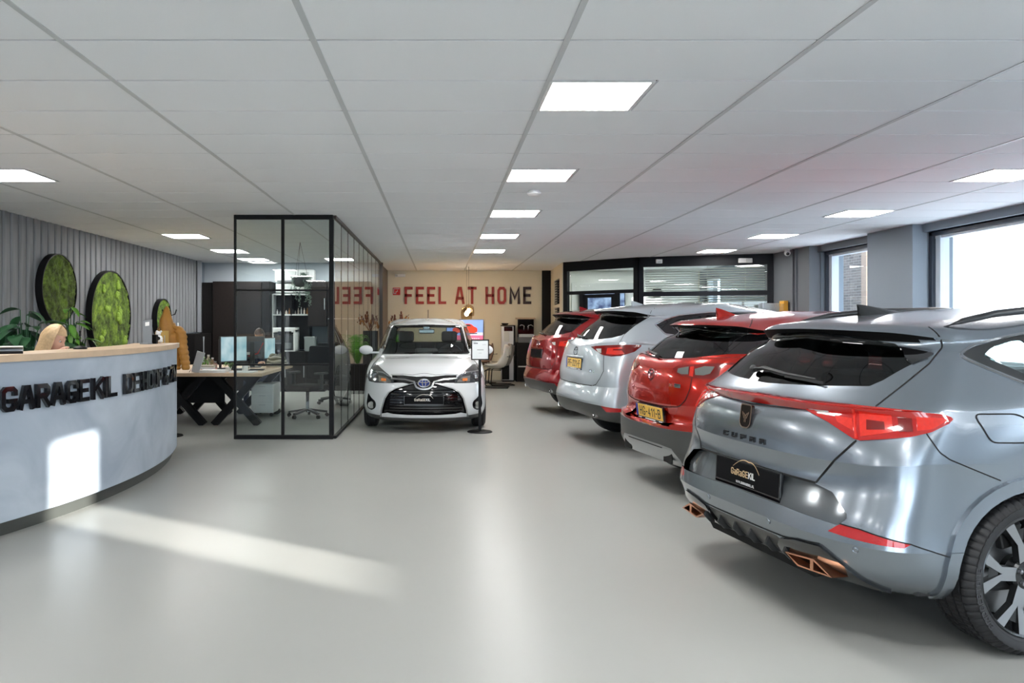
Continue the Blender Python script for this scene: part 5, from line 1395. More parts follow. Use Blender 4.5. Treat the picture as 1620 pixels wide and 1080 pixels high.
    N = 28; tube(bm, [m @ Vector((.185 * math.cos(2 * PI * i / N), .185 * math.sin(2 * PI * i / N), 0)) for i in range(N + 1)], .014, 8, cap=False)
    blob(bm, m @ Vector((0, 0, 0)), .06, 10); bar(bm, m @ Vector((-.18, 0, 0)), m @ Vector((.18, 0, 0)), .03, .02); bar(bm, m @ Vector((0, 0, 0)), m @ Vector((0, 0, -.25)), .05, .05, (0, 1, 0))
    link_mesh('steering_wheel', bm, m_plast, r, smooth='auto')
    bm = bmesh.new(); box(bm, -.12, .12, 2.0, 2.03, 1.27, 1.34, bevel=.012); box(bm, -.055, .055, 2.02, 2.10, 1.33, 1.385, bevel=.01); link_mesh('rear_view_mirror', bm, m_gloss, r)
    bm = bmesh.new()
    for a, b in (((-.10, 2.86, 1.0), (-.60, 2.66, 1.01)), ((.30, 2.83, 1.0), (-.18, 2.80, 1.015))): tube(bm, [a, b], .008, 6)
    link_mesh('windscreen_wipers', bm, m_gap, r)
    add_wheels(r, .29, .185, .20, 1.48, ya, yb, M('grey alloy', (.25, .26, .27), .3, .9), M('machined alloy face', (.55, .56, .58), .22, 1.0), 'single', 7, False)
make_yaris()
# ------------------------------------------------------------------ moss discs on the plank wall
def moss(y, z, d, label, seed, clumps=()):
    rnd = random.Random(seed); r = d / 2
    t = thing('moss_picture', label, 'wall decoration', (XL + .03, y, z), group='round moss pictures on the plank wall')
    m = Matrix.Rotation(PI / 2, 4, 'Y')
    bm = bmesh.new(); lathe(bm, [(0, 0), (r, 0), (r, .092), (r - .015, .092), (r - .015, .06), (0, .06)], 64, m); link_mesh('frame', bm, m_black, t, smooth='auto')
    bm = bmesh.new(); N = 46; vs = {}
    from mathutils import noise
    for i in range(N + 1):
        for j in range(N + 1):
            a, b = (i / N * 2 - 1), (j / N * 2 - 1)
            # square grid squeezed onto the disc
            u = a * math.sqrt(1 - b * b / 2); v = b * math.sqrt(1 - a * a / 2)
            p = Vector((u * r * .97, v * r * .97, seed))
            h = .075 + .018 * noise.noise(p * 9) + .016 * noise.noise(p * 28) + .012 * noise.noise(p * 70) + rnd.uniform(0, .008)
            vs[i, j] = bm.verts.new((h, u * r * .97, v * r * .97))
    for i in range(N):
        for j in range(N): bm.faces.new((vs[i, j], vs[i + 1, j], vs[i + 1, j + 1], vs[i, j + 1]))
    mm = M('flat moss', (.10, .17, .02), .9, bump=(90, .8))
    if 'moss_done' not in MATS:
        nt = mm.node_tree; b = nt.nodes['Principled BSDF']; tc = [n for n in nt.nodes if n.type == 'TEX_COORD'][0]
        n = nt.nodes.new('ShaderNodeTexNoise'); n.inputs['Scale'].default_value = 7; n.inputs['Detail'].default_value = 8; n.inputs['Roughness'].default_value = .7
        cr = nt.nodes.new('ShaderNodeValToRGB'); e = cr.color_ramp.elements
        e[0].position = .34; e[0].color = (.020, .022, .008, 1); e[1].position = .66; e[1].color = (.22, .33, .035, 1)
        k = e.new(.5); k.color = (.085, .145, .018, 1)
        nt.links.new(tc.outputs['Object'], n.inputs['Vector']); nt.links.new(n.outputs['Fac'], cr.inputs[0]); nt.links.new(cr.outputs[0], b.inputs['Base Color'])
        MATS['moss_done'] = mm
    if seed == 1:
        if 'moss_dark' not in MATS:
            md_ = mm.copy(); md_.name = 'dark flat moss'; el = [n for n in md_.node_tree.nodes if n.type == 'VALTORGB'][0].color_ramp.elements
            el[1].color = (.075, .115, .016, 1); el[2].color = (.17, .27, .03, 1); MATS['moss_dark'] = md_
        mm = MATS['moss_dark']
    o = link_mesh('flat_moss', bm, mm, t, smooth=True); o['kind'] = 'stuff'
    for (cy, cz, cr_) in clumps:
        bm = bmesh.new()
        for k in range(9):
            a = rnd.uniform(0, 2 * PI); q = rnd.uniform(0, cr_ * .7)
            blob(bm, (.085, cy + q * math.cos(a), cz + q * math.sin(a)), cr_ * rnd.uniform(.35, .55), 8, (.7, 1, 1))
        link_mesh('moss_cushion', bm, M('cushion moss', (.26, .40, .06), .9, noise=(40, .35), bump=(120, .8)), t, smooth=True)
moss(10.2, 1.885, .94, 'round picture of dark green moss, leftmost on the plank wall', 1)
moss(11.82, 1.53, 1.42, 'largest round moss picture, bright green with pale cushions, behind the counter', 2, ((-.17, .12, .09), (.26, -.02, .10), (.28, .10, .07), (-.38, -.32, .08), (.48, -.40, .09), (.22, .50, .08), (.20, .34, .07), (-.28, -.25, .06), (-.30, .42, .07), (.05, -.52, .08)))
moss(14.05, 1.50, .76, 'smallest round moss picture, half hidden behind the mustard coat', 3)

# ------------------------------------------------------------------ curved reception counter
RC = Vector((-8.06, 6.75, 0)); RB = 5.42
def ap(th, r, z): return (RC.x + r * math.cos(th), RC.y + r * math.sin(th), z)
TH0, TH1 = math.asin((3.2 - 6.75) / RB), math.asin((8.30 - 6.75) / RB)
def arc_slab(r0, r1, z0, z1, ta=TH0, tb=TH1, n=60):
    bm = bmesh.new(); prev = None
    for i in range(n + 1):
        th = ta + (tb - ta) * i / n
        c = [bm.verts.new(ap(th, r, z)) for r, z in ((r0, z0), (r1, z0), (r1, z1), (r0, z1))]
        if prev:
            for k in range(4): bm.faces.new((prev[k], prev[(k + 1) % 4], c[(k + 1) % 4], c[k]))
        else: bm.faces.new(c)
        prev = c
    bm.faces.new(prev[::-1]); return bm
def concrete():
    m = M('pale blue grey microcement', (.40, .455, .52), .5, bump=(12, .05)); nt = m.node_tree; b = nt.nodes['Principled BSDF']; tc = [n for n in nt.nodes if n.type == 'TEX_COORD'][0]
    n = nt.nodes.new('ShaderNodeTexNoise'); n.inputs['Scale'].default_value = 1.6; n.inputs['Detail'].default_value = 7; n.inputs['Distortion'].default_value = 1.2
    cr = nt.nodes.new('ShaderNodeValToRGB'); e = cr.color_ramp.elements; e[0].position = .3; e[0].color = (.33, .385, .46, 1); e[1].position = .7; e[1].color = (.47, .53, .60, 1)
    nt.links.new(tc.outputs['Object'], n.inputs['Vector']); nt.links.new(n.outputs['Fac'], cr.inputs[0]); nt.links.new(cr.outputs[0], b.inputs['Base Color'])
    return m
m_oak = M('light oak', (.60, .44, .30), .5, noise=(9, .14), bump=(30, .1))
desk = thing('reception_desk', 'curved pale grey reception counter with oak top and black raised letters', 'reception desk')
link_mesh('front_panel', arc_slab(RB - .04, RB, .10, 1.165), concrete(), desk, smooth='auto')
link_mesh('kick_plate', arc_slab(RB - .09, RB - .05, 0, .10), M('dark grey kick plate', (.075, .08, .075), .35, .4), desk, smooth='auto')
link_mesh('end_panel', arc_slab(RB - .42, RB - .04, 0.02, 1.165, TH1 - .008, TH1), concrete(), desk)
link_mesh('counter_top', arc_slab(RB - .44, RB + .025, 1.165, 1.212, TH0, TH1 + .006), m_oak, desk, smooth='auto')
link_mesh('work_top', arc_slab(RB - .78, RB - .10, .70, .735, TH0 + .02, TH1 - .05), m_white, desk, smooth='auto')
for i in range(4): link_mesh('work_top_leg', arc_slab(RB - .74, RB - .70, 0, .70, TH0 + .05 + i * .18, TH0 + .06 + i * .18, 2), m_alu, desk)
def px2th(px):
    lo, hi = TH0, TH1 + .02
    for _ in range(50):
        m_ = (lo + hi) / 2; x, y, z = ap(m_, RB + .02, 0)
        if 697 + x * 1208 / y < px: lo = m_
        else: hi = m_
    return lo
m_let = M('gloss black acrylic', (.006, .006, .008), .10, coat=.6)
WORDS = (('GARAGE', .5, 139.5, .031), ('KIL', 145, 183.5, .031), ('DE', 196.5, 220.5, .031), ('HOOP', 223.5, 255, .031), ('&', 258, 264.5, .027), ('ZN', 267, 277.5, .031))
for wd_, p0, p1, t_ in WORDS:
    a0, a1 = px2th(p0), px2th(p1); L_ = (a1 - a0) * RB
    nlet = len(wd_); uw = sum(G[ch][0] for ch in wd_)
    gap = .014
    w_ = (L_ - nlet * t_ - (nlet - 1) * gap) / max(uw, .01)
    chars = []
    text(None, wd_, .168, w_, t_, lambda u, v, d: ap(a0 + u / RB, RB + d, .833 + v), gap=gap, depth=(.008, .034), chars=chars)
    for ch, b_ in chars: link_mesh('letter', b_, m_let, desk)

# ------------------------------------------------------------------ people
def skin_figure(name, J, edges, R, mat, parent, sub=2):
    me = bpy.data.meshes.new(name); bm = bmesh.new()
    sl = bm.verts.layers.skin.verify()
    vs = [bm.verts.new(j) for j in J]
    for a, b in edges: bm.edges.new((vs[a], vs[b]))
    for v, r in zip(vs, R): v[sl].radius = (r, r) if not isinstance(r, tuple) else r
    vs[0][sl].use_root = True
    bm.to_mesh(me); bm.free(); me.materials.append(mat)
    o = bpy.data.objects.new(name, me); C.objects.link(o); o.parent = parent
    m1 = o.modifiers.new('skin', 'SKIN'); m1.use_smooth_shade = True
    m2 = o.modifiers.new('sub', 'SUBSURF'); m2.levels = sub; m2.render_levels = sub
    return o
m_skin = M('skin', (.62, .36, .26), .5, noise=(15, .06)); m_blonde = M('blonde hair', (.52, .36, .20), .45, noise=(60, .3)); m_brownh = M('brown hair', (.07, .035, .02), .5, noise=(60, .3))
m_knit = M('rust knitwear', (.30, .10, .06), .8, noise=(60, .2), bump=(300, .3)); m_navy = M('navy cloth', (.02, .025, .05), .8, noise=(60, .2))
def head_mesh(s=1.0):
    """face looks along +y: sculpted ellipsoid with nose, brow, chin, lips and ears"""
    bm = bmesh.new(); U, V_ = 40, 28; g = []
    for j in range(V_ + 1):
        ph = PI * j / V_; row = []
        for i in range(U):
            th = 2 * PI * i / U; x = math.sin(ph) * math.sin(th); y = math.sin(ph) * math.cos(th); z = math.cos(ph)
            X = x * .074; Y = y * .094 - .006; Z = z * .118
            if z < 0: X *= 1 - .30 * z * z; Y = Y * (1 - .10 * z * z) + (.012 * -z if y > 0 else -.01 * z)
            f = max(0, y) ** 6
            g_ = lambda cz, sz, cx=0, sx=.18: math.exp(-((z - cz) / sz) ** 2) * math.exp(-((x - cx) / sx) ** 2) * (1 if y > 0 else 0)
            Y += .026 * g_(-.22, .13, 0, .13) + .012 * g_(-.02, .20, 0, .10) + .007 * g_(.16, .10, 0, .6) - .012 * g_(.02, .10, .38, .18) - .012 * g_(.02, .10, -.38, .18)
            Y += .009 * g_(-.46, .05, 0, .22) + .008 * g_(-.54, .05, 0, .2) + .012 * g_(-.80, .13, 0, .25)
            row.append(bm.verts.new((X * s, Y * s, Z * s)))
        g.append(row)
    for j in range(V_):
        for i in range(U):
            try: bm.faces.new((g[j][i], g[j + 1][i], g[j + 1][(i + 1) % U], g[j][(i + 1) % U]))
            except ValueError: pass
    bmesh.ops.remove_doubles(bm, verts=bm.verts, dist=1e-5)
    for sx in (1, -1): blob(bm, (sx * .074 * s, -.008 * s, -.012 * s), .028 * s, 10, (.35, .65, 1))
    return bm
def face_bits(h, s=1.0, hairm=None):
    for sx in (1, -1):
        bm = bmesh.new(); blob(bm, (sx * .029 * s, .076 * s, .006 * s), .012 * s, 10, (1.1, .6, .7)); link_mesh('eye', bm, M('eye white', (.7, .68, .66), .3), h, smooth=True)
        bm = bmesh.new(); blob(bm, (sx * .029 * s, .0825 * s, .006 * s), .0052 * s, 8); link_mesh('iris', bm, M('brown iris', (.05, .03, .02), .2), h, smooth=True)
        bm = bmesh.new(); tube(bm, [(sx * .014 * s, .090 * s, .024 * s), (sx * .03 * s, .087 * s, .029 * s), (sx * .046 * s, .076 * s, .024 * s)], .003, 6); link_mesh('eyebrow', bm, hairm, h, smooth=True)
    bm = bmesh.new(); blob(bm, (0, .0905 * s, -.0575 * s), .011 * s, 10, (1.9, .5, .55)); link_mesh('lips', bm, M('lips', (.5, .16, .14), .4), h, smooth=True)
def hand(parent, mtx, mat, curl=.9, s=1.0):
    """palm towards -z, fingers along +y"""
    J = [(0, 0, 0), (0, .045, 0)]; E = [(0, 1)]; R = [(.026, .015), (.034, .013)]
    for k, (x, L_) in enumerate(((-.030, .066), (-.010, .075), (.011, .070), (.030, .055))):
        b = len(J); J.append((x, .070, .002)); E.append((1, b)); R.append(.0095)
        y, z, a = .070, .002, .15
        for q in range(3):
            a += curl * .5; y += math.cos(a) * L_ * (.42 - .06 * q); z -= math.sin(a) * L_ * (.42 - .06 * q)
            J.append((x * 1.05, y, z)); E.append((len(J) - 2, len(J) - 1)); R.append(.0085 - .0008 * q)
    b = len(J); J += [(-.040, .020, -.008), (-.055, .045, -.018), (-.058, .068, -.026)]; E += [(0, b), (b, b + 1), (b + 1, b + 2)]; R += [.012, .0105, .009]
    J = [mtx @ (Vector(j) * s) for j in J]
    return skin_figure('hand', J, E, R, mat, parent)
def seated(name, label, loc, rz, topm, hairm, handpose=None):
    """seated figure facing +y, built from the seat up"""
    t = thing(name, label, 'person', loc, rz)
    J = [(0, 0, .52), (0, .02, .68), (0, .05, .86), (0, .07, 1.02), (0, .10, 1.10), (-.09, .02, .50), (-.12, .42, .50), (-.12, .44, .08), (-.12, .56, .05), (.09, .02, .50), (.12, .42, .50), (.12, .44, .08), (.12, .56, .05),
         (-.15, .06, 1.00), (-.20, .13, .78), (-.14, .36, .79), (.15, .06, 1.00), (.21, .16, .80), (.12, .27, 1.0)]
    E = [(0, 1), (1, 2), (2, 3), (3, 4), (0, 5), (5, 6), (6, 7), (7, 8), (0, 9), (9, 10), (10, 11), (11, 12), (3, 13), (13, 14), (14, 15), (3, 16), (16, 17), (17, 18)]
    R = [(.14, .11), (.13, .10), (.145, .105), (.10, .07), .048, .085, .062, .045, .04, .085, .062, .045, .04, .062, .045, .033, .062, .045, .032]
    skin_figure('clothed_body', J, E, R, topm, t)
    hp = Vector((0.0, .155, 1.215))
    h = link_mesh('head', head_mesh(1.0), m_skin, t, smooth=True); h.location = hp; h.rotation_euler = (-.38, 0, 0)
    bm = bmesh.new(); tube(bm, [(0, .09, 1.06), (0, .125, 1.14)], .05, 12); link_mesh('neck', bm, m_skin, t, smooth=True)
    face_bits(h, 1.0, hairm)
    hand(t, Matrix.Translation((-.14, .38, .79)), m_skin, .5)
    return t, h
def hair_long(h, mat):
    bm = bmesh.new(); U, V_ = 36, 22; g = []
    for j in range(V_ + 1):
        q = j / V_; row = []
        for i in range(U + 1):
            # open at the face: sweep from one temple round the back to the other
            a = math.radians(58) + math.radians(244) * i / U; k = 1 + .035 * math.sin(i * 2.3) + .02 * math.sin(i * 5.1 + j)
            if q < .5: ph = PI * .5 * (q / .5); x = math.sin(a) * math.sin(ph); y = math.cos(a) * math.sin(ph); z = math.cos(ph)
            else: x = math.sin(a); y = math.cos(a); z = -(q - .5) * 3.4
            sh = 1 + (.06 if q > .5 else 0) * (q - .5) * 2
            y2 = y * .112 * k - .010
            if q < .5: y2 += .030 * (1 - q * 2)
            row.append(bm.verts.new((x * .092 * k * sh, y2, z * .128 + .008)))
        g.append(row)
    for j in range(V_):
        for i in range(U):
            try: bm.faces.new((g[j][i], g[j + 1][i], g[j + 1][i + 1], g[j][i + 1]))
            except ValueError: pass
    # crown cap that reaches to the hairline
    v = blob(bm, (0, -.004, .012), 1, 24, (.088, .106, .122))
    bmesh.ops.delete(bm, geom=[x for x in v if x.co.z < .055 and x.co.y > -.01 or x.co.z < -.02], context='VERTS')
    link_mesh('hair', bm, mat, h, smooth=True)
woman, wh = seated('person', 'woman with long blonde hair in rust knitwear, sitting behind the counter, hand to her chin', (-3.70, 7.02, 0), math.radians(-96), m_knit, m_blonde); woman.scale = (1.03, 1.03, 1.055)
hair_long(wh, m_blonde)
hand(woman, Matrix.Translation((.075, .225, 1.06)) @ Matrix.Rotation(math.radians(62), 4, 'X') @ Matrix.Rotation(math.radians(20), 4, 'Y'), m_skin, .8)
man, mh = seated('person', 'brown-haired person in dark clothes at the desk, only the forehead above the monitor', (-3.02, 12.98, 0), math.radians(172), m_navy, m_brownh)
hand(man, Matrix.Translation((.12, .29, .98)) @ Matrix.Rotation(math.radians(60), 4, 'X'), m_skin, .8)
bm = bmesh.new(); v = blob(bm, (0, -.006, .014), 1, 20, (.086, .106, .122)); bmesh.ops.delete(bm, geom=[x for x in v if x.co.z < .045 and x.co.y > .03 or x.co.z < -.05], context='VERTS'); link_mesh('hair', bm, m_brownh, mh, smooth=True)

# ------------------------------------------------------------------ office chairs
def office_chair(x, y, rz, label):
    t = thing('office_chair', label, 'chair', (x, y, 0), rz, 'black office chairs')
    for k in range(5):
        a = 2 * PI * k / 5 + .3; d = Vector((math.cos(a), math.sin(a), 0))
        bm = bmesh.new(); bar(bm, d * .03 + Vector((0, 0, .12)), d * .30 + Vector((0, 0, .075)), .045, .03); o = link_mesh('leg', bm, m_plast, t)
        bm = bmesh.new(); lathe(bm, [(0, -.02), (.028, -.02), (.028, .02), (0, .02)], 14, Matrix.Translation(d * .30 + Vector((0, 0, .03))) @ Matrix.Rotation(a, 4, 'Z') @ Matrix.Rotation(PI / 2, 4, 'X')); link_mesh('castor', bm, m_gloss, o)
    bm = bmesh.new(); tube(bm, [(0, 0, .08), (0, 0, .40)], .028, 12); link_mesh('gas_lift', bm, m_gloss, t)
    bm = bmesh.new(); box(bm, -.25, .25, -.24, .26, .41, .50, bevel=.04); link_mesh('seat', bm, m_seat, t, smooth='auto')
    bm = bmesh.new(); m = Matrix.Translation((0, -.26, .56)) @ Matrix.Rotation(.14, 4, 'X'); box(bm, -.23, .23, -.03, .03, 0, .52, mtx=m, bevel=.03); link_mesh('backrest', bm, m_seat, t, smooth='auto')
    bm = bmesh.new(); bar(bm, (0, -.10, .40), (0, -.28, .46), .07, .025); bar(bm, (0, -.285, .45), (0, -.30, .80), .06, .025, (0, 1, 0)); link_mesh('back_bracket', bm, m_plast, t)
    for s in (1, -1):
        bm = bmesh.new(); bar(bm, (s * .27, 0, .44), (s * .27, 0, .66), .05, .03, (0, 1, 0)); box(bm, s * .27 - .04, s * .27 + .04, -.12, .14, .66, .69, bevel=.01); link_mesh('armrest', bm, m_plast, t)
office_chair(-3.74, 7.02, math.radians(-96), 'black office chair under the blonde woman behind the counter')
office_chair(-3.03, 13.06, math.radians(172), 'black office chair under the person behind the monitors')
office_chair(-2.02, 11.6, math.radians(150), 'black office chair on castors behind the right-hand pane of the glass front')
office_chair(-1.90, 13.6, math.radians(200), 'black office chair with pale armrest edge by the black sideboard')

# ------------------------------------------------------------------ things on and behind the counter
def leaf_mesh(L_, W_, bend=.3, n=6):
    bm = bmesh.new(); prev = None
    for i in range(n + 1):
        t = i / n; w = W_ * math.sin(PI * min(1, t * .92 + .04)) ** .8 * (1 - .25 * t) / 2; y = L_ * t; z = -bend * L_ * t * t
        c = [bm.verts.new((-w, y, z + w * .35)), bm.verts.new((0, y, z)), bm.verts.new((w, y, z + w * .35))]
        if prev: bm.faces.new((prev[0], prev[1], c[1], c[0])); bm.faces.new((prev[1], prev[2], c[2], c[1]))
        prev = c
    return bm
m_leaf = M('glossy dark leaf', (.025, .085, .035), .28, noise=(14, .4), coat=.3); m_leafl = M('fresh green leaf', (.10, .26, .03), .45, noise=(14, .35))
def leaf_plant(name, label, loc, zt, pots, leaves, mat, group=None, L_=.2, W_=.10, spread=.3):
    rnd = random.Random(sum(ord(c_) for c_ in label)); t = thing(name, label, 'plant', loc, 0, group)
    pr, ph = pots
    bm = bmesh.new(); lathe(bm, [(0, 0), (pr * .8, 0), (pr, ph), (pr - .02, ph), (pr - .03, ph - .04), (0, ph - .04)], 24); link_mesh('pot', bm, m_plast, t, smooth='auto')
    src = link_mesh('leaf', leaf_mesh(L_, W_), mat, t, smooth=True); me = src.data; bpy.data.objects.remove(src)
    sb = bmesh.new()
    for k in range(leaves):
        a = rnd.uniform(0, 2 * PI); rr = rnd.uniform(.02, spread); z = ph + (zt - ph) * rnd.uniform(.6, 1.05) * (1 - .3 * rr / spread)
        p = Vector((rr * math.cos(a), rr * math.sin(a), z - .05)); tube(sb, [(0, 0, ph - .05), (p.x * .4, p.y * .4, (ph + z) / 2 + .02), tuple(p)], .005, 5)
        o = bpy.data.objects.new('leaf', me); C.objects.link(o); o.parent = t; o.location = p; o.rotation_euler = (rnd.uniform(-.9, .3), rnd.uniform(-.3, .3), a - PI / 2 + rnd.uniform(-.5, .5)); q = rnd.uniform(.75, 1.2); o.scale = (q, q, q)
    link_mesh('stems', sb, m_leaf, t)['kind'] = 'stuff'
    return t
leaf_plant('potted_plant', 'dark glossy large-leaved plant behind the counter left of the blonde woman', (-4.45, 8.15, 0), 1.62, (.17, .45), 60, m_leaf, L_=.25, W_=.15, spread=.32)
leaf_plant('potted_plant', 'fresh green plant behind the head of the blonde woman', (-4.35, 8.95, 0), 1.66, (.14, .45), 46, m_leafl, L_=.17, W_=.08, spread=.22)
leaf_plant('potted_plant', 'low dark plant at the far left edge behind the counter', (-4.62, 7.15, 0), 1.40, (.17, .45), 26, m_leaf, L_=.20, W_=.12, spread=.20)
# pale slab (closed laptop), desk microphone, card holder, black box, figurine
def on_counter(px, inset):
    lo, hi = TH0, TH1
    for _ in range(50):
        m_ = (lo + hi) / 2; x, y, z = ap(m_, RB - inset, 0)
        if 697 + x * 1208 / y < px: lo = m_
        else: hi = m_
    return ap(lo, RB - inset, 1.212), lo
p, th = on_counter(3, .22); t = thing('laptop', 'thin pale laptop standing open at the far left of the counter', 'laptop', (p[0], p[1], 1.212), .5)
bm = bmesh.new(); box(bm, -.13, .13, -.09, .09, 0, .014, bevel=.004); link_mesh('base', bm, m_black, t)
bm = bmesh.new(); box(bm, -.13, .13, -.09, .09, .035, .045, mtx=Matrix.Rotation(-.12, 4, 'X'), bevel=.004); box(bm, -.13, .13, .08, .092, .006, .05); link_mesh('lid', bm, m_white, t)
p, th = on_counter(127, .30); t = thing('desk_microphone', 'small black gooseneck microphone on the counter right of the woman', 'microphone', (p[0], p[1], 1.212))
bm = bmesh.new(); lathe(bm, [(0, .03), (.02, .028), (.05, .012), (.055, 0), (0, 0)], 20); link_mesh('base', bm, m_black, t, smooth='auto')
bm = bmesh.new(); tube(bm, [(0, 0, .02), (0, 0, .11)], .004, 6); tube(bm, [(0, 0, .11), (0, 0, .15)], .009, 8); link_mesh('stem', bm, m_black, t)
p, th = on_counter(233, .25); t = thing('leaflet_holder', 'tall grey leaning leaflet holder on the counter', 'leaflet holder', (p[0], p[1], 1.212), -.35)
bm = bmesh.new(); box(bm, -.055, .055, -.004, .004, 0, .25, mtx=Matrix.Rotation(-.16, 4, 'X') @ Matrix.Rotation(-.12, 4, 'Y')); link_mesh('back', bm, M('grey acrylic', (.20, .22, .24), .3), t)
bm = bmesh.new(); box(bm, -.05, .05, -.05, .02, 0, .012); link_mesh('foot', bm, M('grey acrylic', (0, 0, 0)), t)
bm = bmesh.new(); box(bm, -.025, .025, -.006, -.004, .19, .23, mtx=Matrix.Rotation(-.16, 4, 'X') @ Matrix.Rotation(-.12, 4, 'Y')); link_mesh('label', bm, m_white, t)
p, th = on_counter(244, .20); bm = bmesh.new(); box(bm, -.03, .03, -.03, .03, 0, .095, bevel=.004); o = link_mesh('pen_box', bm, m_black, None, loc=(p[0], p[1], 1.212)); tag(o, 'small black box on the counter left of the black and white figurine', 'box')
p, th = on_counter(259, .18); t = thing('figurine', 'small white and black animal figurine at the right end of the counter', 'figurine', (p[0], p[1], 1.212), -.3)
bm = bmesh.new(); blob(bm, (0, 0, .045), .04, 12, (1, .8, 1.0)); blob(bm, (-.025, -.01, .02), .02, 8, (1, 1.2, .8)); blob(bm, (.03, -.01, .02), .02, 8, (1, 1.2, .8)); link_mesh('body', bm, m_white, t, smooth=True)
bm = bmesh.new(); blob(bm, (.0, -.022, .05), .028, 10, (1.1, .7, .8)); link_mesh('patch', bm, m_black, t, smooth=True)
bm = bmesh.new(); blob(bm, (-.005, -.01, .105), .028, 12, (1, 1, .9)); blob(bm, (-.03, 0, .125), .012, 8); blob(bm, (.022, 0, .125), .012, 8); link_mesh('head', bm, m_white, t, smooth=True)
bm = bmesh.new()
for s in (-1, 1): tube(bm, [(s * .01, 0, .125), (s * .016, 0, .150), (s * .006, 0, .168)], .003, 5)
link_mesh('horns', bm, m_plast, t)['kind'] = 'stuff'
# mustard coat on a stand
t = thing('coat_stand', 'dark coat stand carrying the mustard quilted coat', 'coat stand', (-3.43, 9.66, 0))
bm = bmesh.new(); tube(bm, [(0, 0, .02), (0, 0, 1.55)], .018, 10); link_mesh('pole', bm, m_black, t)
bm = bmesh.new(); lathe(bm, [(0, .02), (.16, .015), (.17, 0), (0, 0)], 24); link_mesh('base', bm, m_black, t)
bm = bmesh.new()
for s in (-1, 1): tube(bm, [(0, 0, 1.52), (s * .07, 0, 1.54), (s * .09, 0, 1.60)], .008, 6)
link_mesh('hooks', bm, m_black, t)['kind'] = 'stuff'
m_coat = M('mustard quilted nylon', (.46, .21, .04), .5, noise=(10, .15), bump=(14, .35))
ct = thing('coat', 'mustard orange quilted hooded coat hanging on the stand behind the counter end', 'coat', (-3.42, 9.66, 0)); ct.scale = (.86, .86, .98)
def quilted(rings, q=.012, seg=28, qn=9):
    """rings: (centre x, y, z, rx, ry); bulges between stitch lines"""
    bm = bmesh.new(); P_ = np.array(rings, float); n = 60; tt = np.linspace(0, 1, len(P_)); Q = akima(tt, P_, np.linspace(0, 1, n + 1)); prev = None
    for i, (x, y, z, rx, ry) in enumerate(Q):
        b = q * 1.15 * abs(math.sin(PI * qn * i / n))
        c = [bm.verts.new((x + (rx + b) * math.cos(2 * PI * k / seg) * (1 + .05 * math.sin(3 * k + i * .2)), y + (ry + b) * math.sin(2 * PI * k / seg), z)) for k in range(seg)]
        if prev:
            for k in range(seg): bm.faces.new((prev[k], prev[(k + 1) % seg], c[(k + 1) % seg], c[k]))
        else: bm.faces.new(c[::-1])
        prev = c
    bm.faces.new(prev); return bm
link_mesh('body', quilted([(-.02, -.03, .86, .17, .11), (-.02, -.03, .95, .17, .11), (-.02, -.02, 1.1, .165, .11), (-.02, 0, 1.3, .15, .10), (-.02, 0, 1.40, .11, .08), (-.02, 0, 1.47, .06, .05)]), m_coat, ct, smooth=True)
link_mesh('hood', quilted([(-.03, -.04, 1.26, .10, .07), (-.04, -.05, 1.38, .105, .09), (-.045, -.04, 1.50, .085, .08), (-.05, -.01, 1.61, .045, .05), (-.05, .0, 1.675, .01, .015)], .003, 24, 3), m_coat, ct, smooth=True)
link_mesh('sleeve', quilted([(.255, -.07, .86, .045, .055), (.235, -.07, 1.0, .06, .065), (.20, -.06, 1.15, .065, .07), (.17, -.02, 1.3, .07, .075), (.09, 0, 1.42, .05, .06)], .010, 20, 9), m_coat, ct, smooth=True)
link_mesh('sleeve', quilted([(-.21, -.02, .86, .05, .06), (-.215, -.02, 1.0, .06, .07), (-.20, -.02, 1.15, .065, .075), (-.16, -.01, 1.3, .06, .07), (-.10, 0, 1.42, .05, .06)], .010, 20, 9), m_coat, ct, smooth=True)
bm = bmesh.new(); tube(bm, [(-.03, -.165, .88), (-.025, -.155, 1.1), (-.03, -.150, 1.30)], .006, 6); link_mesh('zip', bm, m_silvp, ct)
bm = bmesh.new(); box(bm, -.09, .03, -.150, -.138, .90, 1.36, bevel=.005); link_mesh('open_lining', bm, M('pale mustard lining', (.62, .38, .10), .6), ct)
# ------------------------------------------------------------------ glass office screen
m_og = glass_mat('office glass', (.90, .94, .93), 1.0, 0, 1.62)
gf = thing('glass_partition', 'black framed glass front of the office with two panes and crossbars', 'glass partition', (0, 9.42, 0))
xa, xm, xb = -2.545, -1.945, -1.325
def fb(name, *a): return link_mesh(name, B(*a, bevel=.003), m_black, gf)
fb('top_rail', xa, xb, -.025, .025, CEIL - .055, CEIL); fb('bottom_rail', xa, xb, -.025, .025, 0, .05)
for x, w_ in ((xa + .012, .012), (xm, .017), (xb - .02, .028)): fb('post', x - w_, x + w_, -.025, .025, .05, CEIL - .055)
for z in (.915, 1.833): fb('crossbar', xa, xb, -.018, .018, z - .011, z + .011)
for a, b in ((xa + .02, xm - .015), (xm + .015, xb - .03)): link_mesh('pane', B(a, b, -.004, .004, .05, CEIL - .055), m_og, gf)
gs = thing('glass_partition', 'long frameless glass side wall of the office with thin upright joints', 'glass partition', (-1.312, 0, 0))
js = [9.45, 10.08, 10.80, 11.55, 12.27, 12.97, 13.76, 14.5, 15.4, 16.1, 16.72]
for a, b in zip(js[:-1], js[1:]):
    link_mesh('pane', B(-.004, .004, a + .004, b - .004, .035, CEIL - .04), m_og, gs)
for a in js[1:-1]: link_mesh('joint', B(-.006, .006, a - .005, a + .005, .035, CEIL - .04), m_black, gs)
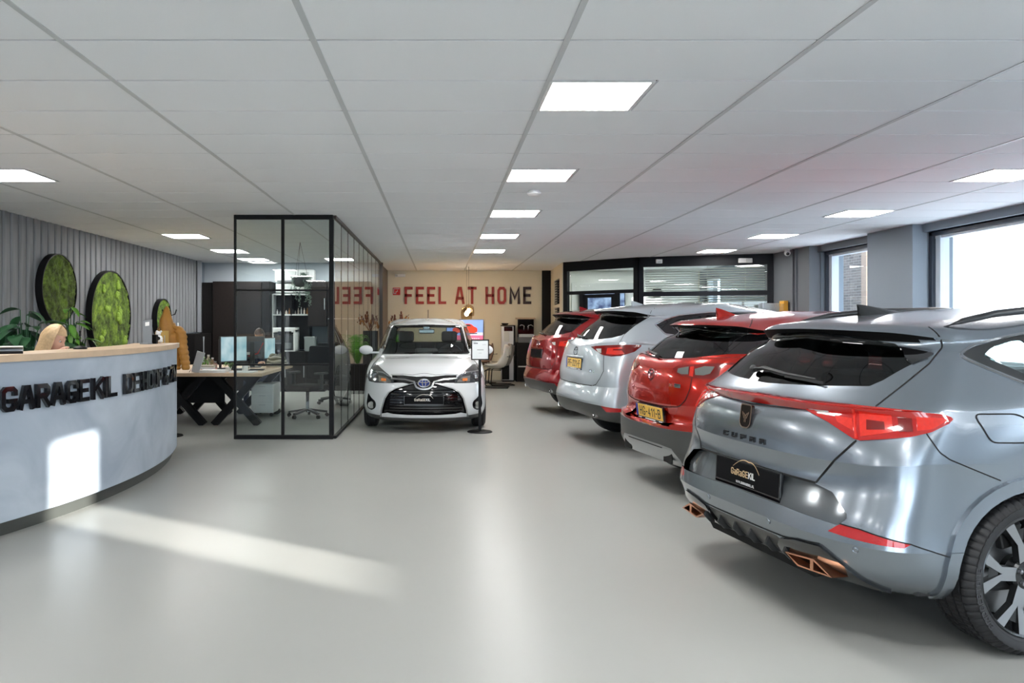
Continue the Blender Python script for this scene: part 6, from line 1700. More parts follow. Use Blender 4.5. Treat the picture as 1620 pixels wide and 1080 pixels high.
link_mesh('top_rail', B(-.02, .02, 9.45, 16.78, CEIL - .04, CEIL), M('dark brown rail', (.06, .05, .045), .4), gs); link_mesh('bottom_rail', B(-.02, .02, 9.45, 16.78, 0, .035), m_black, gs)
struct('trim_9', B(-1.38, -1.27, 16.74, 16.86, 0, CEIL), M('dark brown post', (.07, .055, .05), .45))

# ------------------------------------------------------------------ big oak workstation
ds = thing('office_desk', 'large oak double desk on crossed black steel legs', 'desk')
DX0, DX1, DY0, DY1 = -4.75, -2.39, 10.2, 12.35
for i in range(6):
    y0 = DY0 + (DY1 - DY0) * i / 6
    link_mesh('board', B(DX0, DX1, y0 + .001, y0 + (DY1 - DY0) / 6 - .001, .715, .760, .003), m_oak, ds)
def xleg(x0, x1, y):
    for a, b in ((x0, x1), (x1, x0)):
        bm = bmesh.new(); bar(bm, (a, y + (.006 if a < b else -.006), 0.005), (b, y + (.006 if a < b else -.006), .712), .10, .09, (0, 1, 0)); link_mesh('leg', bm, m_black, ds)
for y in (10.72, 12.05):
    xleg(-3.18, -2.55, y); xleg(-3.95, -3.32, y); xleg(-4.65, -4.08, y)
for y in (10.72, 12.05): link_mesh('rail', B(-4.7, -2.5, y - .03, y + .03, .665, .714), m_black, ds)
link_mesh('under_desk_screen', B(-4.6, -3.2, 11.30, 11.33, .25, .71), M('black felt', (.01, .01, .012), .9), ds)
# white pedestal
t = thing('drawer_pedestal', 'white drawer pedestal under the right end of the oak desk', 'drawer unit', (-2.72, 11.9, 0))
link_mesh('body', B(-.17, .17, -.25, .25, .06, .50, .01), m_white, t)
for z in (.08, .22, .36): 
    o = link_mesh('drawer', B(-.165, .165, -.262, -.25, z, z + .13, .003), m_white, t); link_mesh('handle', B(-.05, .05, -.27, -.262, z + .10, z + .11), m_alu, o)
for sx in (-1, 1):
    for sy in (-1, 1):
        bm = bmesh.new(); lathe(bm, [(0, -.012), (.03, -.012), (.03, .012), (0, .012)], 12, Matrix.Translation((sx * .13, sy * .2, .03)) @ Matrix.Rotation(PI / 2, 4, 'X')); link_mesh('castor', bm, m_gloss, t)
TZ = .760
def screen_mat(name, cols, e=1.1):
    m = M(name, (.02, .02, .02), .3); nt = m.node_tree; b = nt.nodes['Principled BSDF']; tc = [n for n in nt.nodes if n.type == 'TEX_COORD'][0]
    n = nt.nodes.new('ShaderNodeTexNoise'); n.inputs['Scale'].default_value = 5
    cr = nt.nodes.new('ShaderNodeValToRGB'); el = cr.color_ramp.elements; el[0].position = .35; el[0].color = (*cols[0], 1); el[1].position = .62; el[1].color = (*cols[1], 1)
    nt.links.new(tc.outputs['Object'], n.inputs['Vector']); nt.links.new(n.outputs['Fac'], cr.inputs[0]); nt.links.new(cr.outputs[0], b.inputs['Emission Color']); b.inputs['Emission Strength'].default_value = e
    return m
m_scr = screen_mat('lit monitor picture', ((.28, .50, .58), (.55, .72, .76)), .75)
def monitor(x, y, rz, label, w_=.55, h_=.33, z0=.12, extra=None):
    t = thing('monitor', label, 'monitor', (x, y, TZ), rz, 'monitors on the oak desk')
    bm = bmesh.new(); box(bm, -w_ / 2, w_ / 2, 0, .03, z0, z0 + h_, bevel=.006); link_mesh('housing', bm, M('dark monitor plastic', (.065, .07, .078), .4), t)
    link_mesh('screen', B(-w_ / 2 + .01, w_ / 2 - .01, -.002, .0, z0 + .015, z0 + h_ - .01), m_scr, t)
    bm = bmesh.new(); box(bm, -.035, .035, .03, .06, .01, z0 + h_ * .75, bevel=.005); link_mesh('stand', bm, m_plast, t)
    bm = bmesh.new(); box(bm, -.13, .13, -.06, .14, 0, .012, bevel=.004); link_mesh('foot', bm, m_plast, t)
    if extra: extra(t, w_, h_, z0)
    return t
monitor(-2.99, 11.05, math.radians(60), 'monitor with pale blue lit picture turned towards the glass front', .52, .37, .11)
def backlabel(t, w_, h_, z0):
    link_mesh('sticker', B(.02, .13, .030, .032, z0 + .06, z0 + .10), m_white, t)
    bm = bmesh.new(); tube(bm, [(-.16, .034, z0 + .24), (-.08, .036, z0 + .08), (.06, .038, z0 + .04)], .008, 6); link_mesh('red_strap', bm, M('red strap', (.55, .03, .03), .6), t)
monitor(-2.86, 11.62, math.radians(180 + 8), 'back of a dark monitor with white sticker and red strap', .36, .34, .13, backlabel)
monitor(-2.70, 12.05, math.radians(82), 'narrow view of a pale blue lit monitor right of the dark monitor back', .50, .33, .11)
monitor(-3.20, 11.25, math.radians(97), 'black monitor seen edge-on left of the lit monitor', .5, .32, .12)
def flat(name, label, cat, x, y, rz, w_, d_, h_, mat, group=None, bev=.002):
    bm = bmesh.new(); box(bm, -w_ / 2, w_ / 2, -d_ / 2, d_ / 2, 0, h_, bevel=bev); o = link_mesh(name, bm, mat, None, loc=(x, y, TZ)); o.rotation_euler = (0, 0, rz); return tag(o, label, cat, group)
flat('paper_stack', 'stack of white papers by the front edge of the oak desk', 'papers', -3.08, 10.38, .05, .34, .24, .035, m_white)
flat('paper_stack', 'thin white papers on the desk corner behind the glass', 'papers', -2.68, 10.38, -.1, .32, .24, .018, m_white)
flat('keyboard', 'black keyboard on the oak desk behind the glass', 'keyboard', -2.72, 10.85, .1, .42, .14, .018, m_plast)
o = flat('book', 'orange red book at the bottom of the small stack on the desk', 'book', -3.22, 10.62, .2, .20, .15, .03, M('orange red cover', (.65, .10, .03), .5))
o = flat('book', 'white book on top of the orange red book', 'book', -3.24, 10.63, .4, .19, .14, .025, m_white); o.location.z = TZ + .03
o = flat('book', 'cream folder on top of the small stack of books', 'book', -3.24, 10.64, .1, .18, .13, .03, M('cream card', (.6, .55, .45), .6)); o.location.z = TZ + .055
t = thing('mug', 'white mug on the desk just behind the glass', 'mug', (-2.72, 10.62, TZ)); bm = bmesh.new(); lathe(bm, [(0, 0), (.04, 0), (.042, .09), (.037, .09), (.035, .01), (0, .01)], 20); link_mesh('cup', bm, m_white, t, smooth='auto'); bm = bmesh.new(); tube(bm, [(.04, 0, .07), (.065, 0, .06), (.065, 0, .03), (.04, 0, .02)], .005, 6); link_mesh('handle', bm, m_white, t)
for k, (x, y, h_, r_, mt, lb) in enumerate(((-3.30, 11.05, .17, .028, M('kraft paper roll', (.45, .33, .22), .7), 'brown bottle with pale cap beside the stand of the monitor'), (-3.38, 11.12, .21, .03, M('cream plastic bottle', (.62, .55, .48), .4), 'cream bottle behind the brown bottle'), (-3.24, 10.98, .12, .03, M('pink jar', (.55, .35, .30), .4), 'short pinkish jar next to the brown bottle'))):
    t = thing('bottle', lb, 'bottle', (x, y, TZ)); bm = bmesh.new(); lathe(bm, [(0, 0), (r_, 0), (r_, h_ * .7), (r_ * .5, h_ * .82), (r_ * .5, h_ * .9), (0, h_ * .9)], 16); link_mesh('body', bm, mt, t, smooth='auto')
    bm = bmesh.new(); lathe(bm, [(r_ * .6, h_ * .88), (r_ * .6, h_), (0, h_)], 14); link_mesh('cap', bm, m_white, t, smooth='auto')
t = thing('tablet_stand', 'white tablet leaning on a thin black wire stand at the desk front edge', 'tablet', (-3.33, 10.36, TZ), -.2)
m = Matrix.Rotation(.25, 4, 'Y') @ Matrix.Rotation(-.12, 4, 'X'); bm = bmesh.new(); box(bm, -.06, .06, -.005, .005, .0, .29, mtx=m, bevel=.004); link_mesh('tablet', bm, M('pale tablet', (.62, .66, .70), .35), t)
bm = bmesh.new(); tube(bm, [(-.07, -.03, 0.003), (-.03, .0, .10), (.04, .06, .003)], .004, 6); link_mesh('wire_stand', bm, m_black, t)
def small_plant(x, y, z, h_, label, mat, n=26, r_=.05, cat='plant'):
    rnd = random.Random(int(x * 100)); t = thing('small_plant', label, cat, (x, y, z))
    bm = bmesh.new(); lathe(bm, [(0, 0), (r_ * .7, 0), (r_, r_ * 1.3), (r_ * .85, r_ * 1.3), (0, r_ * 1.1)], 16); link_mesh('pot', bm, m_white, t, smooth='auto')
    bm = bmesh.new()
    for k in range(n):
        a = rnd.uniform(0, 2 * PI); q = rnd.uniform(.3, 1.3) * r_; zz = r_ + (h_ - r_) * rnd.uniform(.2, 1)
        lm = leaf_mesh(r_ * 1.1, r_ * .6, .4, 3); M4 = Matrix.Translation((q * math.cos(a), q * math.sin(a), zz)) @ Matrix.Rotation(a - PI / 2, 4, 'Z') @ Matrix.Rotation(rnd.uniform(-.6, .9), 4, 'X')
        me = bpy.data.meshes.new('x'); bmesh.ops.transform(lm, matrix=M4, verts=lm.verts); lm.to_mesh(me); lm.free(); bm.from_mesh(me); bpy.data.meshes.remove(me)
    link_mesh('foliage', bm, mat, t)['kind'] = 'stuff'
small_plant(-3.36, 10.85, TZ, .19, 'small green plant in white pot behind the leaning tablet', m_leafl, 40, .055)
small_plant(-2.96, 10.66, TZ, .13, 'tiny green plant at the foot of the lit monitor', m_leafl, 30, .045)
# striped knitted bundle
t = thing('knitted_scarf', 'cream knitted scarf bundle with dark stripes on the desk corner', 'scarf', (-2.52, 11.75, TZ))
rnd = random.Random(4)
for k in range(6):
    bm = bmesh.new(); N = 22; R_ = .15 - .012 * k; pts = [(R_ * math.cos(2 * PI * i / N), R_ * .7 * math.sin(2 * PI * i / N), .03 + .028 * k + .01 * math.sin(i + k)) for i in range(N + 1)]
    tube(bm, pts, .026, 8, cap=False); link_mesh('coil', bm, M('cream wool', (.55, .50, .40), .9, bump=(200, .6)) if k % 2 == 0 else M('olive stripe wool', (.16, .15, .10), .9, bump=(200, .6)), t, smooth=True)
bm = bmesh.new(); blob(bm, (0, 0, .09), .11, 12, (1, .7, .8)); link_mesh('core', bm, M('cream wool', (0, 0, 0)), t)

# ------------------------------------------------------------------ cabinets along the office back wall
m_wenge = M('dark brown wood veneer', (.014, .010, .009), .4, noise=(20, .3), spec=.3); m_shelfw = M('pale shelf', (.55, .57, .56), .5)
def cabinet(x0, x1, y0, y1, z0, z1, label, doors, mat=m_wenge, dmat=None, handles=True):
    t = thing('cabinet', label, 'cabinet', (0, 0, 0)); link_mesh('body', B(x0, x1, y0 + .02, y1, z0, z1, .003), mat, t)
    n = doors; w_ = (x1 - x0) / n
    for k in range(n):
        d = link_mesh('door', B(x0 + k * w_ + .004, x0 + (k + 1) * w_ - .004, y0, y0 + .02, z0 + .02, z1 - .01, .003), dmat or mat, t)
        if handles: link_mesh('handle', B(x0 + (k + 1) * w_ - .05, x0 + (k + 1) * w_ - .035, y0 - .015, y0, (z0 + z1) / 2 - .12, (z0 + z1) / 2 + .12), m_alu, d)
    return t
t = cabinet(-4.84, -3.80, 16.2, 16.78, 0, 2.32, 'tall dark brown wardrobe in the corner beside the plank wall', 2, handles=False)
t = cabinet(-5.12, -4.86, 16.25, 16.78, 0, 2.30, 'black cupboard in the corner between plank wall and wardrobe', 1, m_dark, handles=False)
t = cabinet(-3.79, -3.62, 16.18, 16.78, 0, 2.32, 'narrow black cabinet strip between wardrobe and shelves', 1, m_dark, handles=False)
t = cabinet(-5.1, -4.86, 15.1, 16.2, 0, 1.22, 'low black cupboard at the end of the plank wall with label', 2, m_dark, handles=False)
bm = bmesh.new(); tube(bm, [(-4.84, 15.6, .55), (-4.84, 15.6, 1.16)], .018, 10); link_mesh('handle', bm, m_alu, t); link_mesh('label', B(-4.862, -4.852, 15.2, 15.3, .80, .84), m_white, t)
link_mesh('corner_profile', B(XL + .05, XL + .13, 16.17, 16.22, 1.24, CEIL), m_alu, wl)
t = thing('light_switch', 'white light switch on the plank wall', 'switch', (XL + .035, 15.0, 1.36)); link_mesh('plate', B(0, .012, -.03, .03, 0, .08, .003), m_white, t); link_mesh('rocker', B(.012, .018, -.018, .018, .015, .065, .002), m_white, t)
# open shelf niche
t = thing('shelf_unit', 'black open shelf unit with pale lit edges and small bottles', 'shelf unit')
link_mesh('back', B(-3.60, -2.84, 16.74, 16.78, .86, 2.06), m_dark, t)
for z in (2.04, 1.60): link_mesh('shelf', B(-3.60, -2.84, 16.42, 16.76, z, z + .03), m_shelfw, t)
for x in (-3.62, -3.22, -2.84): link_mesh('side_panel', B(x, x + .02, 16.40, 16.76, 1.60 if x == -3.22 else .86, 2.06), m_dark if x == -3.22 else m_shelfw if x < -3.5 else m_dark, t)
rnd = random.Random(9)
for k in range(11):
    x = -3.54 + k * .065; h_ = rnd.uniform(.05, .16)
    bm = bmesh.new(); r_ = rnd.uniform(.014, .024); lathe(bm, [(0, 0), (r_, 0), (r_, h_ * .6), (r_ * .4, h_ * .75), (r_ * .4, h_), (0, h_)], 12)
    o = link_mesh('shelf_bottle', bm, rnd.choice([M('cream plastic bottle', (0, 0, 0)), m_white, m_silvp, M('amber glass', (.30, .12, .03), .2)]), None, smooth='auto', loc=(x, 16.56, 1.63)); tag(o, 'small bottle in the row on the pale office shelf', 'bottle', 'small bottles on the office shelf')
t = cabinet(-3.60, -2.42, 15.95, 16.75, 0, .84, 'low black sideboard carrying the office printer', 3, m_dark)
t = cabinet(-2.82, -2.42, 16.2, 16.78, 1.36, 2.32, 'dark brown wall cupboard right of the open shelves', 1)
t = cabinet(-2.40, -1.50, 16.2, 16.78, 0, 2.32, 'tall dark brown cupboard beside the glass side wall', 2)
link_mesh('front_strip', B(-2.39, -1.6, 16.185, 16.20, 1.52, 1.535), m_alu, t)
# printer
t = thing('printer', 'white and grey office printer with raised lid on the black sideboard', 'printer', (-3.28, 16.2, .84))
link_mesh('body', B(-.22, .20, -.20, .25, 0, .36, .015), M('dark grey printer body', (.05, .055, .06), .4), t)
for a in ((-.24, -.215, 0, .40), (.195, .235, 0, .46)): link_mesh('side_cover', B(a[0], a[1], -.22, .26, a[2], a[3], .008), m_white, t)
link_mesh('base_tray', B(-.24, .235, -.23, .26, 0, .025, .005), m_white, t); link_mesh('paper_tray', B(-.18, .16, -.235, -.20, .06, .18, .006), M('mid grey tray', (.14, .15, .16), .4), t)
link_mesh('top_cover', B(-.24, .235, -.22, .26, .40, .50, .012), m_white, t)
bm = bmesh.new(); box(bm, -.12, .16, -.25, -.235, .37, .42); link_mesh('control_panel', bm, m_gloss, t)
t = thing('grey_box', 'grey document box right of the printer on the sideboard', 'box', (-2.76, 16.25, .84)); link_mesh('body', B(-.12, .10, -.12, .2, 0, .30, .01), M('grey card box', (.25, .28, .28), .6), t); link_mesh('lid', B(-.125, .105, -.125, .205, .26, .305, .006), M('grey card box', (0, 0, 0)), t)
# air conditioner and conduit
t = thing('air_conditioner', 'white wall air conditioner high on the office back wall', 'air conditioner', (-3.1, 16.78, 2.30))
bm = bmesh.new(); box(bm, -.50, .36, -.24, 0, .02, .30, bevel=.03); link_mesh('housing', bm, m_white, t, smooth='auto'); link_mesh('air_flap', B(-.44, .30, -.248, -.20, .03, .06), M('mid grey tray', (0, 0, 0)), t)
link_mesh('status_panel', B(.05, .25, -.245, -.235, .16, .24), m_shelfw, t)
t = thing('wall_cupboard', 'pale wall box below the air conditioner', 'wall box', (-3.1, 16.78, 2.09)); link_mesh('body', B(-.46, .36, -.30, 0, 0, .19, .005), m_shelfw, t)
for k in range(2): link_mesh('front', B(-.45 + k * .41, -.05 + k * .41, -.312, -.30, .005, .185, .003), m_shelfw, t)
# hanging plant
t = thing('hanging_plant', 'hanging plant in a dark bowl with long trailing silvery strands', 'plant', (-2.31, 12.56, 2.02))
bm = bmesh.new(); lathe(bm, [(0, 0), (.07, .01), (.12, .07), (.135, .15), (.12, .15), (.10, .08), (0, .06)], 24); link_mesh('bowl', bm, m_plast, t, smooth='auto')
for k in range(3):
    a = 2 * PI * k / 3 + .4; bm = bmesh.new(); tube(bm, [(.13 * math.cos(a), .13 * math.sin(a), .15), (0, 0, CEIL - 2.02)], .003, 5); link_mesh('cord', bm, m_black, t)
rnd = random.Random(5); src = None
for k in range(13):
    a = rnd.uniform(-.6, 2 * PI - .6) if k > 5 else rnd.uniform(-1.3, .9); L_ = rnd.uniform(.18, .55); bm = bmesh.new()
    for i in range(int(L_ / .022)):
        zz = .16 - i * .022; q = .13 + .02 * math.sin(i * .5 + k) + .02
        for _ in range(2): blob(bm, (q * math.cos(a) + rnd.uniform(-.015, .015), q * math.sin(a) + rnd.uniform(-.015, .015), zz + rnd.uniform(-.01, .01)), rnd.uniform(.008, .014), 6, (1, 1, .6))
    o = link_mesh('trailing_strand', bm, M('silvery green leaf', (.22, .30, .24), .5, noise=(40, .4)), t, smooth=True)
bm = bmesh.new()
for k in range(150): a = rnd.uniform(0, 2 * PI); q = rnd.uniform(0, .14); blob(bm, (q * math.cos(a) + .05, q * math.sin(a), .15 + rnd.uniform(0, .09) * (1 - q / .16)), rnd.uniform(.010, .018), 6, (1, 1, .6))
link_mesh('foliage', bm, M('silvery green leaf', (0, 0, 0)), t, smooth=True)['kind'] = 'stuff'
# ------------------------------------------------------------------ far wall
FY = YF - .001
m_sign = M('red brown wood letters', (.36, .03, .018), .45, noise=(6, .25)); m_signd = M('dark brown letters', (.035, .012, .008), .45)
sg = thing('wall_lettering', 'large red to dark brown letters FEEL AT HOME on the beige wall', 'sign', (-.91, FY, 1.917))
chars = []
wd_ = text(None, 'FEEL AT HOME', .435, .195, .068, lambda u, v, d: (u, -d, v), gap=.088, depth=(.0, .03), chars=chars)
k_ = 3.20 / wd_
for i, (ch, b_) in enumerate(chars):
    bmesh.ops.transform(b_, matrix=Matrix.Diagonal((k_, 1, 1, 1)), verts=b_.verts); link_mesh('letter', b_, m_sign if i < 8 else m_signd, sg)
print('FEEL width', wd_)
t = thing('wall_logo', 'small red square logo with white corner lines left of the letters', 'logo', (-1.205, FY, 2.145))
link_mesh('panel', B(0, .185, -.02, 0, 0, .185), M('signal red', (.62, .02, .02), .4), t)
bm = bmesh.new()
for a in ((.015, .17, .15, .165), (.015, .03, .03, .165), (.015, .08, .03, .045), (.07, .085, .03, .09), (.07, .12, .08, .092), (.11, .122, .08, .13)): box(bm, a[0], a[1], -.024, -.02, a[2], a[3])
link_mesh('logo_lines', bm, m_white, t)
# television
t = thing('television', 'wall television showing a red car on blue with a pink strip', 'television', (.62, 19.2, 1.0))
link_mesh('housing', B(-.48, .46, -.02, .06, 0, .53, .006), m_gloss, t)
def em(name, c, s=.8): return M(name, c, .4, emit=(c, s))
scr = link_mesh('screen', B(-.465, .445, -.024, -.02, .015, .515), em('blue picture', (.22, .36, .85), .9), t)
bm = bmesh.new(); box(bm, -.465, .445, -.027, -.024, .015, .13); link_mesh('pink_strip', bm, em('pink strip', (.85, .16, .30)), scr)
bm = bmesh.new(); prism(bm, fillet([(-.30, .20), (-.33, .29), (-.20, .36), (-.10, .42), (.14, .42), (.22, .35), (.30, .32), (.31, .22), (.24, .19)], .04), -.028, -.025, fn=lambda a, b, c: (a, c, b)); link_mesh('pictured_car', bm, em('pictured red', (.75, .05, .02), .7), scr)
bm = bmesh.new(); prism(bm, [(-.08, .36), (-.04, .40), (.11, .40), (.16, .36)], -.030, -.028, fn=lambda a, b, c: (a, c, b)); box(bm, -.33, -.18, -.029, -.027, .17, .20); box(bm, .1, .3, -.029, -.027, .165, .19); link_mesh('pictured_shadow', bm, em('pictured dark', (.03, .03, .06), .3), scr)
bm = bmesh.new()
for i in range(5): box(bm, .12 + i * .05, .155 + i * .05, -.0285, -.027, .04, .06)
box(bm, .1, .445, -.0265, -.024, .13, .20); link_mesh('pictured_white', bm, em('pictured white', (.7, .72, .85), .8), scr)
# water dispenser, coffee machine on black cupboard
t = thing('water_dispenser', 'tall silver and black water dispenser against the beige wall', 'water dispenser', (1.67, 18.95, 0))
link_mesh('body', B(-.165, .165, -.16, .16, .03, 1.36, .012), M('pale silver plastic', (.62, .63, .65), .35, .3), t)
link_mesh('dispensing_niche', B(-.11, .02, -.165, -.15, .98, 1.33, .004), m_shelfw, t); link_mesh('control_panel', B(-.11, .10, -.172, -.16, 1.24, 1.35), m_gloss, t)
link_mesh('side_strip', B(.125, .17, -.166, .16, .03, 1.37), m_dark, t); link_mesh('top', B(-.17, .17, -.165, .165, 1.36, 1.385, .004), m_dark, t); link_mesh('plinth', B(-.15, .15, -.15, .15, 0, .03), m_dark, t)
link_mesh('lower_panel', B(-.16, .02, -.168, -.158, .05, .42), m_dark, t)
bm = bmesh.new(); lathe(bm, [(0, 0), (.07, .005), (.09, .05), (.085, .05), (.06, .012), (0, .012)], 16); o = link_mesh('bowl', bm, m_dark, None, smooth='auto', loc=(1.60, 18.95, 1.385)); tag(o, 'small dark bowl on top of the water dispenser', 'bowl')
t = cabinet(1.86, 2.52, 18.7, 19.25, 0, .955, 'black floor cupboard under the coffee machine', 1, m_dark, handles=False)
link_mesh('open_shelf', B(1.90, 2.10, 18.66, 18.70, .36, .39), m_shelfw, t)
t = thing('coffee_machine', 'black coffee machine with oak lid and two chrome spouts on the cupboard', 'coffee machine', (2.12, 19.0, .955))
link_mesh('body', B(-.20, .20, -.02, .20, 0, .58, .01), m_gloss, t); link_mesh('lid', B(-.24, .22, -.16, .20, .58, .62, .006), m_oak, t)
link_mesh('drip_tray', B(-.20, .20, -.16, -.02, 0, .14, .01), M('mid grey tray', (0, 0, 0)), t); link_mesh('tray_grid', B(-.18, .18, -.165, -.03, .14, .21, .006), M('silver grid', (.55, .6, .58), .3, .6), t)
for s in (-1, 1):
    bm = bmesh.new(); tube(bm, [(s * .05, -.03, .30), (s * .055, -.09, .42), (s * .12, -.10, .44), (s * .17, -.08, .40)], .012, 8); link_mesh('spout', bm, m_chrome, t, smooth=True)
# pendant lamps
for lx, ly, lz, lab in ((.60, 17.6, 1.53, 'clear glass pendant lamp with warm bulb in front of the beige wall'), (.66, 17.95, 1.60, 'second clear glass pendant lamp just behind the first')):
    t = thing('pendant_lamp', lab, 'lamp', (lx, ly, lz), group='glass pendant lamps')
    bm = bmesh.new(); lathe(bm, [(.055, .27), (.12, .22), (.135, .12), (.13, 0), (.128, 0), (.132, .12), (.118, .215), (.053, .265)], 24); link_mesh('glass_shade', bm, glass_mat('lamp glass', (.93, .86, .76), 1, 0, 1.6), t, smooth=True)
    bm = bmesh.new(); blob(bm, (0, 0, .12), .045, 12, (1, 1, 1.2)); link_mesh('bulb', bm, M('warm bulb', (1, .8, .5), .4, emit=((1.0, .78, .54), 200)), t, smooth=True)
    bm = bmesh.new(); tube(bm, [(0, 0, .18), (0, 0, .29)], .02, 10); link_mesh('socket', bm, M('brass', (.6, .42, .2), .3, 1.0), t); bm = bmesh.new(); tube(bm, [(0, 0, .28), (0, 0, CEIL - lz)], .004, 6); link_mesh('cable', bm, m_black, t)
# round table and shell chairs
t = thing('round_table', 'round black table beside the shell chairs, mostly hidden behind the white car', 'table', (.62, 17.1, 0))
bm = bmesh.new(); lathe(bm, [(0, .72), (.50, .72), (.50, .745), (0, .745)], 40); link_mesh('tabletop', bm, m_dark, t, smooth='auto'); bm = bmesh.new(); tube(bm, [(0, 0, .02), (0, 0, .72)], .035, 12); link_mesh('column', bm, m_black, t); bm = bmesh.new(); lathe(bm, [(0, .02), (.26, .012), (.27, 0), (0, 0)], 32); link_mesh('base', bm, m_black, t)
def shell_chair(x, y, rz, label, mat):
    t = thing('shell_chair', label, 'chair', (x, y, 0), rz, 'shell chairs at the round table')
    bm = bmesh.new(); U, V_ = 16, 14; g = []
    for j in range(V_ + 1):
        s = j / V_; row = []
        # profile from seat front (y=+) back and up
        if s < .45: q = s / .45; y0, z0 = .25 - .43 * q, .46 - .05 * math.sin(PI * q) * .8
        else: q = (s - .45) / .55; y0, z0 = -.18 - .12 * q ** .8 - .02 * math.sin(PI * q), .46 + .45 * q
        for i in range(U + 1):
            u = i / U * 2 - 1; wv = .24 + (.03 * math.sin(PI * min(1, s * 1.3))) - (.08 * max(0, s - .8) / .2)
            row.append(bm.verts.new((u * wv, y0 + (.10 * u * u if s > .4 else .10 * u * u * s), z0 + (.13 * u * u * (1 - abs(s - .5)) if s < .65 else .05 * u * u))))
        g.append(row)
    for j in range(V_):
        for i in range(U): bm.faces.new((g[j][i], g[j][i + 1], g[j + 1][i + 1], g[j + 1][i]))
    o = link_mesh('shell', bm, mat, t, smooth=True); md = o.modifiers.new('th', 'SOLIDIFY'); md.thickness = .035
    bm = bmesh.new(); tube(bm, [(-.25, -.26, .70), (0, -.30, .68), (.25, -.26, .70)], .010, 6); link_mesh('piping', bm, m_plast, t)
    for s in (-1, 1):
        bm = bmesh.new(); tube(bm, [(s * .2, -.12, .40), (s * .2, .22, .40), (s * .2, .26, .36), (s * .2, .28, .05), (s * .2, .25, .012), (s * .2, -.26, .012)], .012, 8); link_mesh('cantilever_leg', bm, m_black, t, smooth=True)
    for y_ in (-.26, .26): 
        bm = bmesh.new(); tube(bm, [(-.2, y_, .012), (.2, y_, .012)], .012, 8); link_mesh('floor_bar', bm, m_black, t)
shell_chair(1.25, 17.0, math.radians(80), 'cream shell chair with black cantilever legs, nearest beside the round table', M('cream leatherette', (.66, .60, .52), .5))
shell_chair(1.42, 17.75, math.radians(95), 'grey shell chair behind the cream shell chair', M('warm grey leatherette', (.22, .20, .18), .5))
shell_chair(1.0, 18.35, math.radians(120), 'brown rounded shell chair furthest back at the round table', M('brown leatherette', (.13, .08, .055), .5))
# planters near the glass wall
def fern(x, y, label):
    rnd = random.Random(11); t = thing('fern', label, 'plant', (x, y, 0))
    bm = bmesh.new(); box(bm, -.17, .17, -.17, .17, 0, .60, bevel=.01); link_mesh('planter', bm, m_dark, t)
    for k in range(48):
        a = rnd.uniform(0, 2 * PI); L_ = rnd.uniform(.34, .52) if math.cos(a) > -.25 else rnd.uniform(.22, .34); up = rnd.uniform(.35, .78); bm = bmesh.new(); prev = None
        P_ = []
        for i in range(13):
            q = i / 12; P_.append(Vector((math.cos(a) * L_ * q * (.6 + .4 * q) * .9, math.sin(a) * L_ * q * (.6 + .4 * q) * .9, .58 + up * math.sin(q * 1.9) * .95 - .18 * q * q)))
        for i in range(1, 13):
            q = i / 12; d = (P_[i] - P_[i - 1]).normalized(); s_ = d.cross(Vector((0, 0, 1))).normalized(); w_ = .085 * math.sin(PI * min(1, q * .9 + .1)) + .008
            for sg_ in (-1, 1):
                for off in (0, .5):
                    b0 = P_[i - 1].lerp(P_[i], off); b1 = b0 + d * .014; tp = b0 + s_ * sg_ * w_ + d * .03 - Vector((0, 0, .012))
                    bm.faces.new([bm.verts.new(z_) for z_ in (b0, b1, tp)])
        link_mesh('frond', bm, M('bright fern green', (.13, .36, .04), .5, noise=(8, .35)), t)
fern(-.92, 15.6, 'bright green fern in a tall black planter between glass wall and white car')
t = thing('dried_bouquet', 'dried reddish branches in a tall dark planter beside the glass wall end', 'plant', (-1.0, 17.6, 0))
link_mesh('planter', B(-.16, .16, -.16, .16, 0, 1.26, .01), m_plast, t)
rnd = random.Random(3)
for k in range(16):
    a = rnd.uniform(0, 2 * PI); q = rnd.uniform(.08, .30); h_ = rnd.uniform(.12, .42); bm = bmesh.new()
    tube(bm, [(0, 0, 1.22), (q * .5 * math.cos(a), q * .5 * math.sin(a), 1.26 + h_ * .6), (q * math.cos(a), q * math.sin(a), 1.26 + h_)], .006, 5)
    for _ in range(4): blob(bm, (q * math.cos(a) * rnd.uniform(.6, 1.1), q * math.sin(a) * rnd.uniform(.6, 1.1), 1.26 + h_ * rnd.uniform(.6, 1.05)), rnd.uniform(.012, .026), 6, (1, 1, 1.6))
    link_mesh('dried_stem', bm, M('dried red brown stem', (.20, .07, .04), .7) if k % 3 else M('dried orange leaf', (.50, .22, .06), .7), t)
t = thing('emergency_light', 'small white emergency light at the top of the beige wall', 'emergency light', (-1.02, YF - .06, 2.60)); link_mesh('body', B(-.13, .13, -.02, .06, 0, .07, .006), m_white, t); link_mesh('lens', B(-.12, -.06, -.03, -.02, .01, .06), m_shelfw, t)

